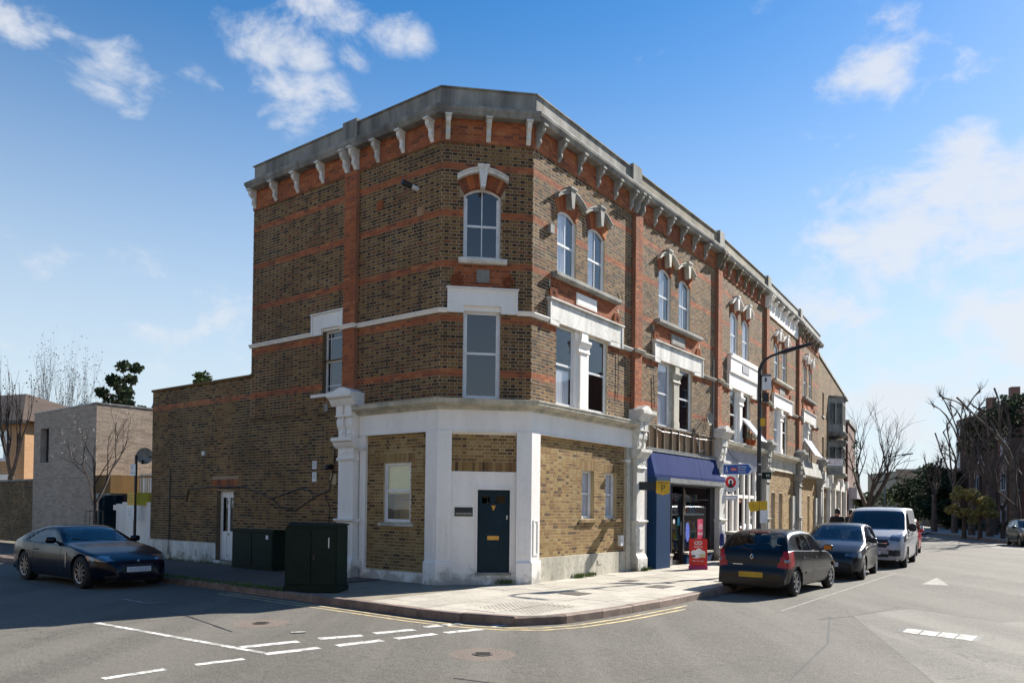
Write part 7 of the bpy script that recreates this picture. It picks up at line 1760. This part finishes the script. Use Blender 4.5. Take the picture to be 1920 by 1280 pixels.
# ---- silver van
VN = dict(L=5.10, W=1.98, R=.335, xf=.98, xr=4.28, zb=.24, tw=.21, gap=.06, spokes=6, spw=.035, rim=M['hub'],
 top=[(0,.34),(0,.62),(.04,.86),(.14,1.02),(.62,1.18),(.80,1.22),(.88,1.25),(1.62,1.84),(1.85,1.93),(2.3,1.98),(4.9,1.98),(5.05,1.94),(5.08,1.2),(5.10,.34)],
 plan=[(0,.70),(.10,.86),(.35,.955),(.8,.985),(1.4,1),(4.6,1),(5.0,.985),(5.10,.96)], belt=[(0,.86),(.6,1.12),(.9,1.19),(1.4,1.20),(5.1,1.24)], tumble=.16,
 ws=(.86,1.68), wsy=[(.86,.90),(1.68,.80)], rw=None,
 side=[[(1.22,1.26),(1.72,1.74),(2.30,1.78),(2.30,1.24)]],
 zones=[('headlight', lambda x,y,z: x < .62 and .86+.10*(.9-y) < z < .97+.25*x+.02 and y > .52 and z < 1.12), ('grille', lambda x,y,z: x < .16 and ((.68 < z < .92 and y < .50-.4*abs(z-.80)) or (.40 < z < .60 and .46 < y < .82) )), ('lower', lambda x,y,z: x < .25 and z < .46 and y < .46)],
 gaps=[(1.42,.30,1.2),(2.38,.30,1.8),(3.55,.30,1.8)], handles=[(2.25,1.08),(2.55,1.08)], mirror=(1.45,1.30), msz=(.08,.12,.14), mould=[], seats=[2.1], seatz=.85)
silver = paint('silver_van_paint', (.38,.38,.40), metal=.35, rough=.35); VN['mm'] = M['trimbl']; VN['hm'] = M['trimbl']
loc, rz = place(VN, (12.95,25.1), -1, 212, front=True)
t, *_ = car(VN, 'parked_van', 'silver van facing the viewpoint, third in the row at the kerb', 'van', loc, rz, None, silver)
number_plate(t, -.006, .50, M['plateW'], -1)
for s in (1,-1): MB().box(LOC, .03, .07, s*.52-.11, s*.52+.11, .44, .56).build('fog_lamp_surround', M['trimbl'], t)
MB().box(LOC, -.004,.02,-.44,.44,.80,.825).build('grille_bar', M['chrome'], t)
for s in (.1,-.5): b = MB(); b.tube([(.92,s,1.24),(1.06,s+.5,1.34)], .009, 5); b.build('wiper', M['trimbl'], t)
# ---- two more behind the van, one across the road
red = paint('red_car_paint', (.32,.02,.02)); white = paint('pale_silver_car_paint', (.40,.41,.43), metal=.4); dg = paint('blackish_green_car_paint', (.012,.02,.018))
for wheel, az, pm_, lb, grp in (((16.9,31.9), 211, red, 'red hatchback mostly hidden behind the silver van', 'cars parked along the main street kerb'), ((20.0,37.6), 210, white, 'pale silver car at the far end of the parked row, beyond the red hatchback', 'cars parked along the main street kerb')):
    loc, rz = place(MP, wheel, -1, az, front=True); car(MP, 'parked_hatchback', lb, 'car', loc, rz, grp, pm_)
loc, rz = place(MP, (27.75,41.6), 1, 200, front=True); car(MP, 'parked_hatchback', 'dark green-black car on the far side of the road at the right edge', 'car', loc, rz, None, dg)
# ---- dark blue coupe in the side street
CP = dict(L=4.62, W=1.80, R=.345, xf=.82, xr=3.66, zb=.17, tw=.24, gap=.035, spokes=10, spw=.018, rim=mat('bronze_alloy', (.42,.36,.32), .25, metal=.9, bst=0),
 top=[(0,.28),(0,.42),(.04,.54),(.18,.64),(.55,.76),(1.1,.87),(1.62,.94),(1.72,.96),(2.25,1.22),(2.55,1.305),(2.85,1.32),(3.2,1.29),(3.6,1.19),(4.1,1.03),(4.40,.95),(4.53,.90),(4.58,.72),(4.62,.55),(4.62,.28)],
 plan=[(0,.46),(.08,.64),(.25,.82),(.6,.955),(1.0,.995),(1.7,.975),(2.6,.965),(3.2,.985),(3.7,1.0),(4.2,.95),(4.55,.86),(4.75,.72)], belt=[(0,.60),(.3,.66),(.95,.83),(1.7,.865),(2.6,.87),(3.3,.90),(3.9,.93),(4.75,.82)], tumble=.52,
 ws=(1.66,2.46), wsy=[(1.66,.74),(2.0,.68),(2.46,.54)], rw=(3.25,4.08,.98,1.27), rwy=.50,
 side=[[(2.08,.92),(2.45,1.16),(2.80,1.235),(3.10,1.20),(3.45,1.05),(3.60,.96),(3.3,.915)]],
 zones=[('indicator', lambda x,y,z: .52 < x < .78 and .60 < z < .69 and y > .70), ('headlight', lambda x,y,z: .16 < x < .62 and .565+.10*x < z < .66+.18*x and y > .40+.25*x and z < .70), ('grille', lambda x,y,z: x < .06 and .34 < z < .52 and y < .34), ('lower', lambda x,y,z: x < .2 and .20 < z < .30 and y < .7), ('tail_light', lambda x,y,z: x > 4.45 and .68 < z < .82 and y > .5)],
 gaps=[(1.72,.22,.86),(3.12,.30,.88)], handles=[(2.98,.76)], mirror=(2.08,.98), mould=[], seats=[2.75], seatz=.42, hm=M['trimbl'])
navy = paint('midnight_blue_car_paint', (.002,.003,.012), rough=.2, coat=.35, spec=.25); CP['mm'] = navy
loc, rz = place(CP, (-9.15,16.30), 1, 127, front=True, sc=1.0)
t, *_ = car(CP, 'parked_coupe', 'low dark blue coupe parked in the shaded side street at the left', 'car', loc, rz, None, navy)
number_plate(t, -.012, .42, M['plateW'], -1)
for s in (1,-1):
    MB().box(LOC, 1.40, 1.43, s*.885-.012, s*.885+.012, .42, .74).build('side_vent', M['chrome'], t)
b = MB(); b.tube([(-.01,0,.585),(.02,0,.60)], .03, 12); b.build('badge', M['chrome'], t)
for s in (.12,-.4): b = MB(); b.tube([(1.74,s,.965),(1.86,s+.45,1.02)], .008, 5); b.build('wiper', M['trimbl'], t)
# ================================================================ people on the pavement
M['coat'] = mat('black_coat', (.012,.012,.016), .9); M['skin'] = mat('skin', (.42,.22,.15), .6, bst=0); M['hair'] = mat('dark_hair', (.012,.009,.008), .6, bst=0); M['jeans'] = mat('dark_jeans', (.02,.025,.045), .9)
def person(x, y, az, label, h=1.72, seed=0, hairc=None):
    k = h/1.72; t = thing('person', label, 'person', (x,y,0), None, rz=-radians(az)); s_ = .16
    J = [(0,0,.93),(0,.01,1.12),(0,.0,1.34),(0,.0,1.47),(0,.015,1.55),(0,.03,1.64),
         (.19,.0,1.40),(.25,-.04,1.12),(.24,.10,.90),(.24,.15,.82), (-.19,.0,1.40),(-.25,.05,1.12),(-.24,-.06,.88),(-.24,-.08,.80),
         (.10,.0,.88),(.11,.12,.50),(.11,.02,.10),(.11,.14,.04), (-.10,.0,.88),(-.11,.02,.48),(-.11,-.22,.14),(-.11,-.12,.05)]
    E_ = [(0,1),(1,2),(2,3),(3,4),(4,5),(2,6),(6,7),(7,8),(8,9),(2,10),(10,11),(11,12),(12,13),(0,14),(14,15),(15,16),(16,17),(0,18),(18,19),(19,20),(20,21)]
    rr = [.155,.15,.16,.06,.085,.085, .085,.06,.045,.035,.085,.06,.045,.035, .10,.07,.05,.045,.10,.07,.05,.045]
    me = bpy.data.meshes.new('body'); me.from_pydata([(a*k,b*k,c*k) for a,b,c in J], E_, []); o = bpy.data.objects.new('body', me); COL.objects.link(o); o.parent = t; OFF[o] = Vector((0,0,0))
    me.materials.append(M['coat']); me.skin_vertices or None
    sk = o.modifiers.new('skin', 'SKIN')
    if not me.skin_vertices:
        bpy.context.view_layer.objects.active = o
    for i, v in enumerate(me.skin_vertices[0].data): v.radius = (rr[i]*k, rr[i]*k*(.72 if i < 3 else 1)); v.use_root = (i == 0)
    sb = o.modifiers.new('sub', 'SUBSURF'); sb.levels = 2; sb.render_levels = 2
    ev = bpy.data.meshes.new_from_object(o.evaluated_get(bpy.context.evaluated_depsgraph_get())); ev.name = 'body'
    o.modifiers.clear(); o.data = ev; ev.materials.clear()
    for m_ in (M['coat'], M['jeans'], M['skin']): ev.materials.append(m_)
    for p in ev.polygons: z = p.center.z/k; p.material_index = 1 if z < .80 and abs(p.center.x) < .2*k else (2 if z > 1.46 else 0); p.use_smooth = True
    b = MB(); b.lathe((0,.022*k,1.635*k), [(.0,-.13),(.078,-.10),(.088,-.02),(.082,.06),(.05,.10),(0,.112)], 14); b.build('head', M['skin'], t, smooth=True)
    b = MB(); b.lathe((0,.005*k,1.66*k), [(.098,-.09),(.104,-.02),(.094,.06),(.055,.105),(0,.118)], 14); b.build('hair', hairc or M['hair'], t, smooth=True)
    for s in (1,-1): b = MB(); b.lathe((s*.032,.098*k,1.63*k), [(.012,-.004),(0,.006)], 6); b.build('eye', M['hair'], t)
    b = MB(); b.tube([(0,.10*k,1.62*k),(0,.125*k,1.595*k)], [.012,.016], 6); b.build('nose', M['skin'], t)
    return t
person(*F4.P(.3,2.7,0)[:2], 35, 'person in a black coat walking away on the pavement, left one behind the parked cars', 1.74)
person(*F4.P(4.2,2.6,0)[:2], 35, 'dark-haired person further along, only the head visible over the grey hatchback', 1.70)
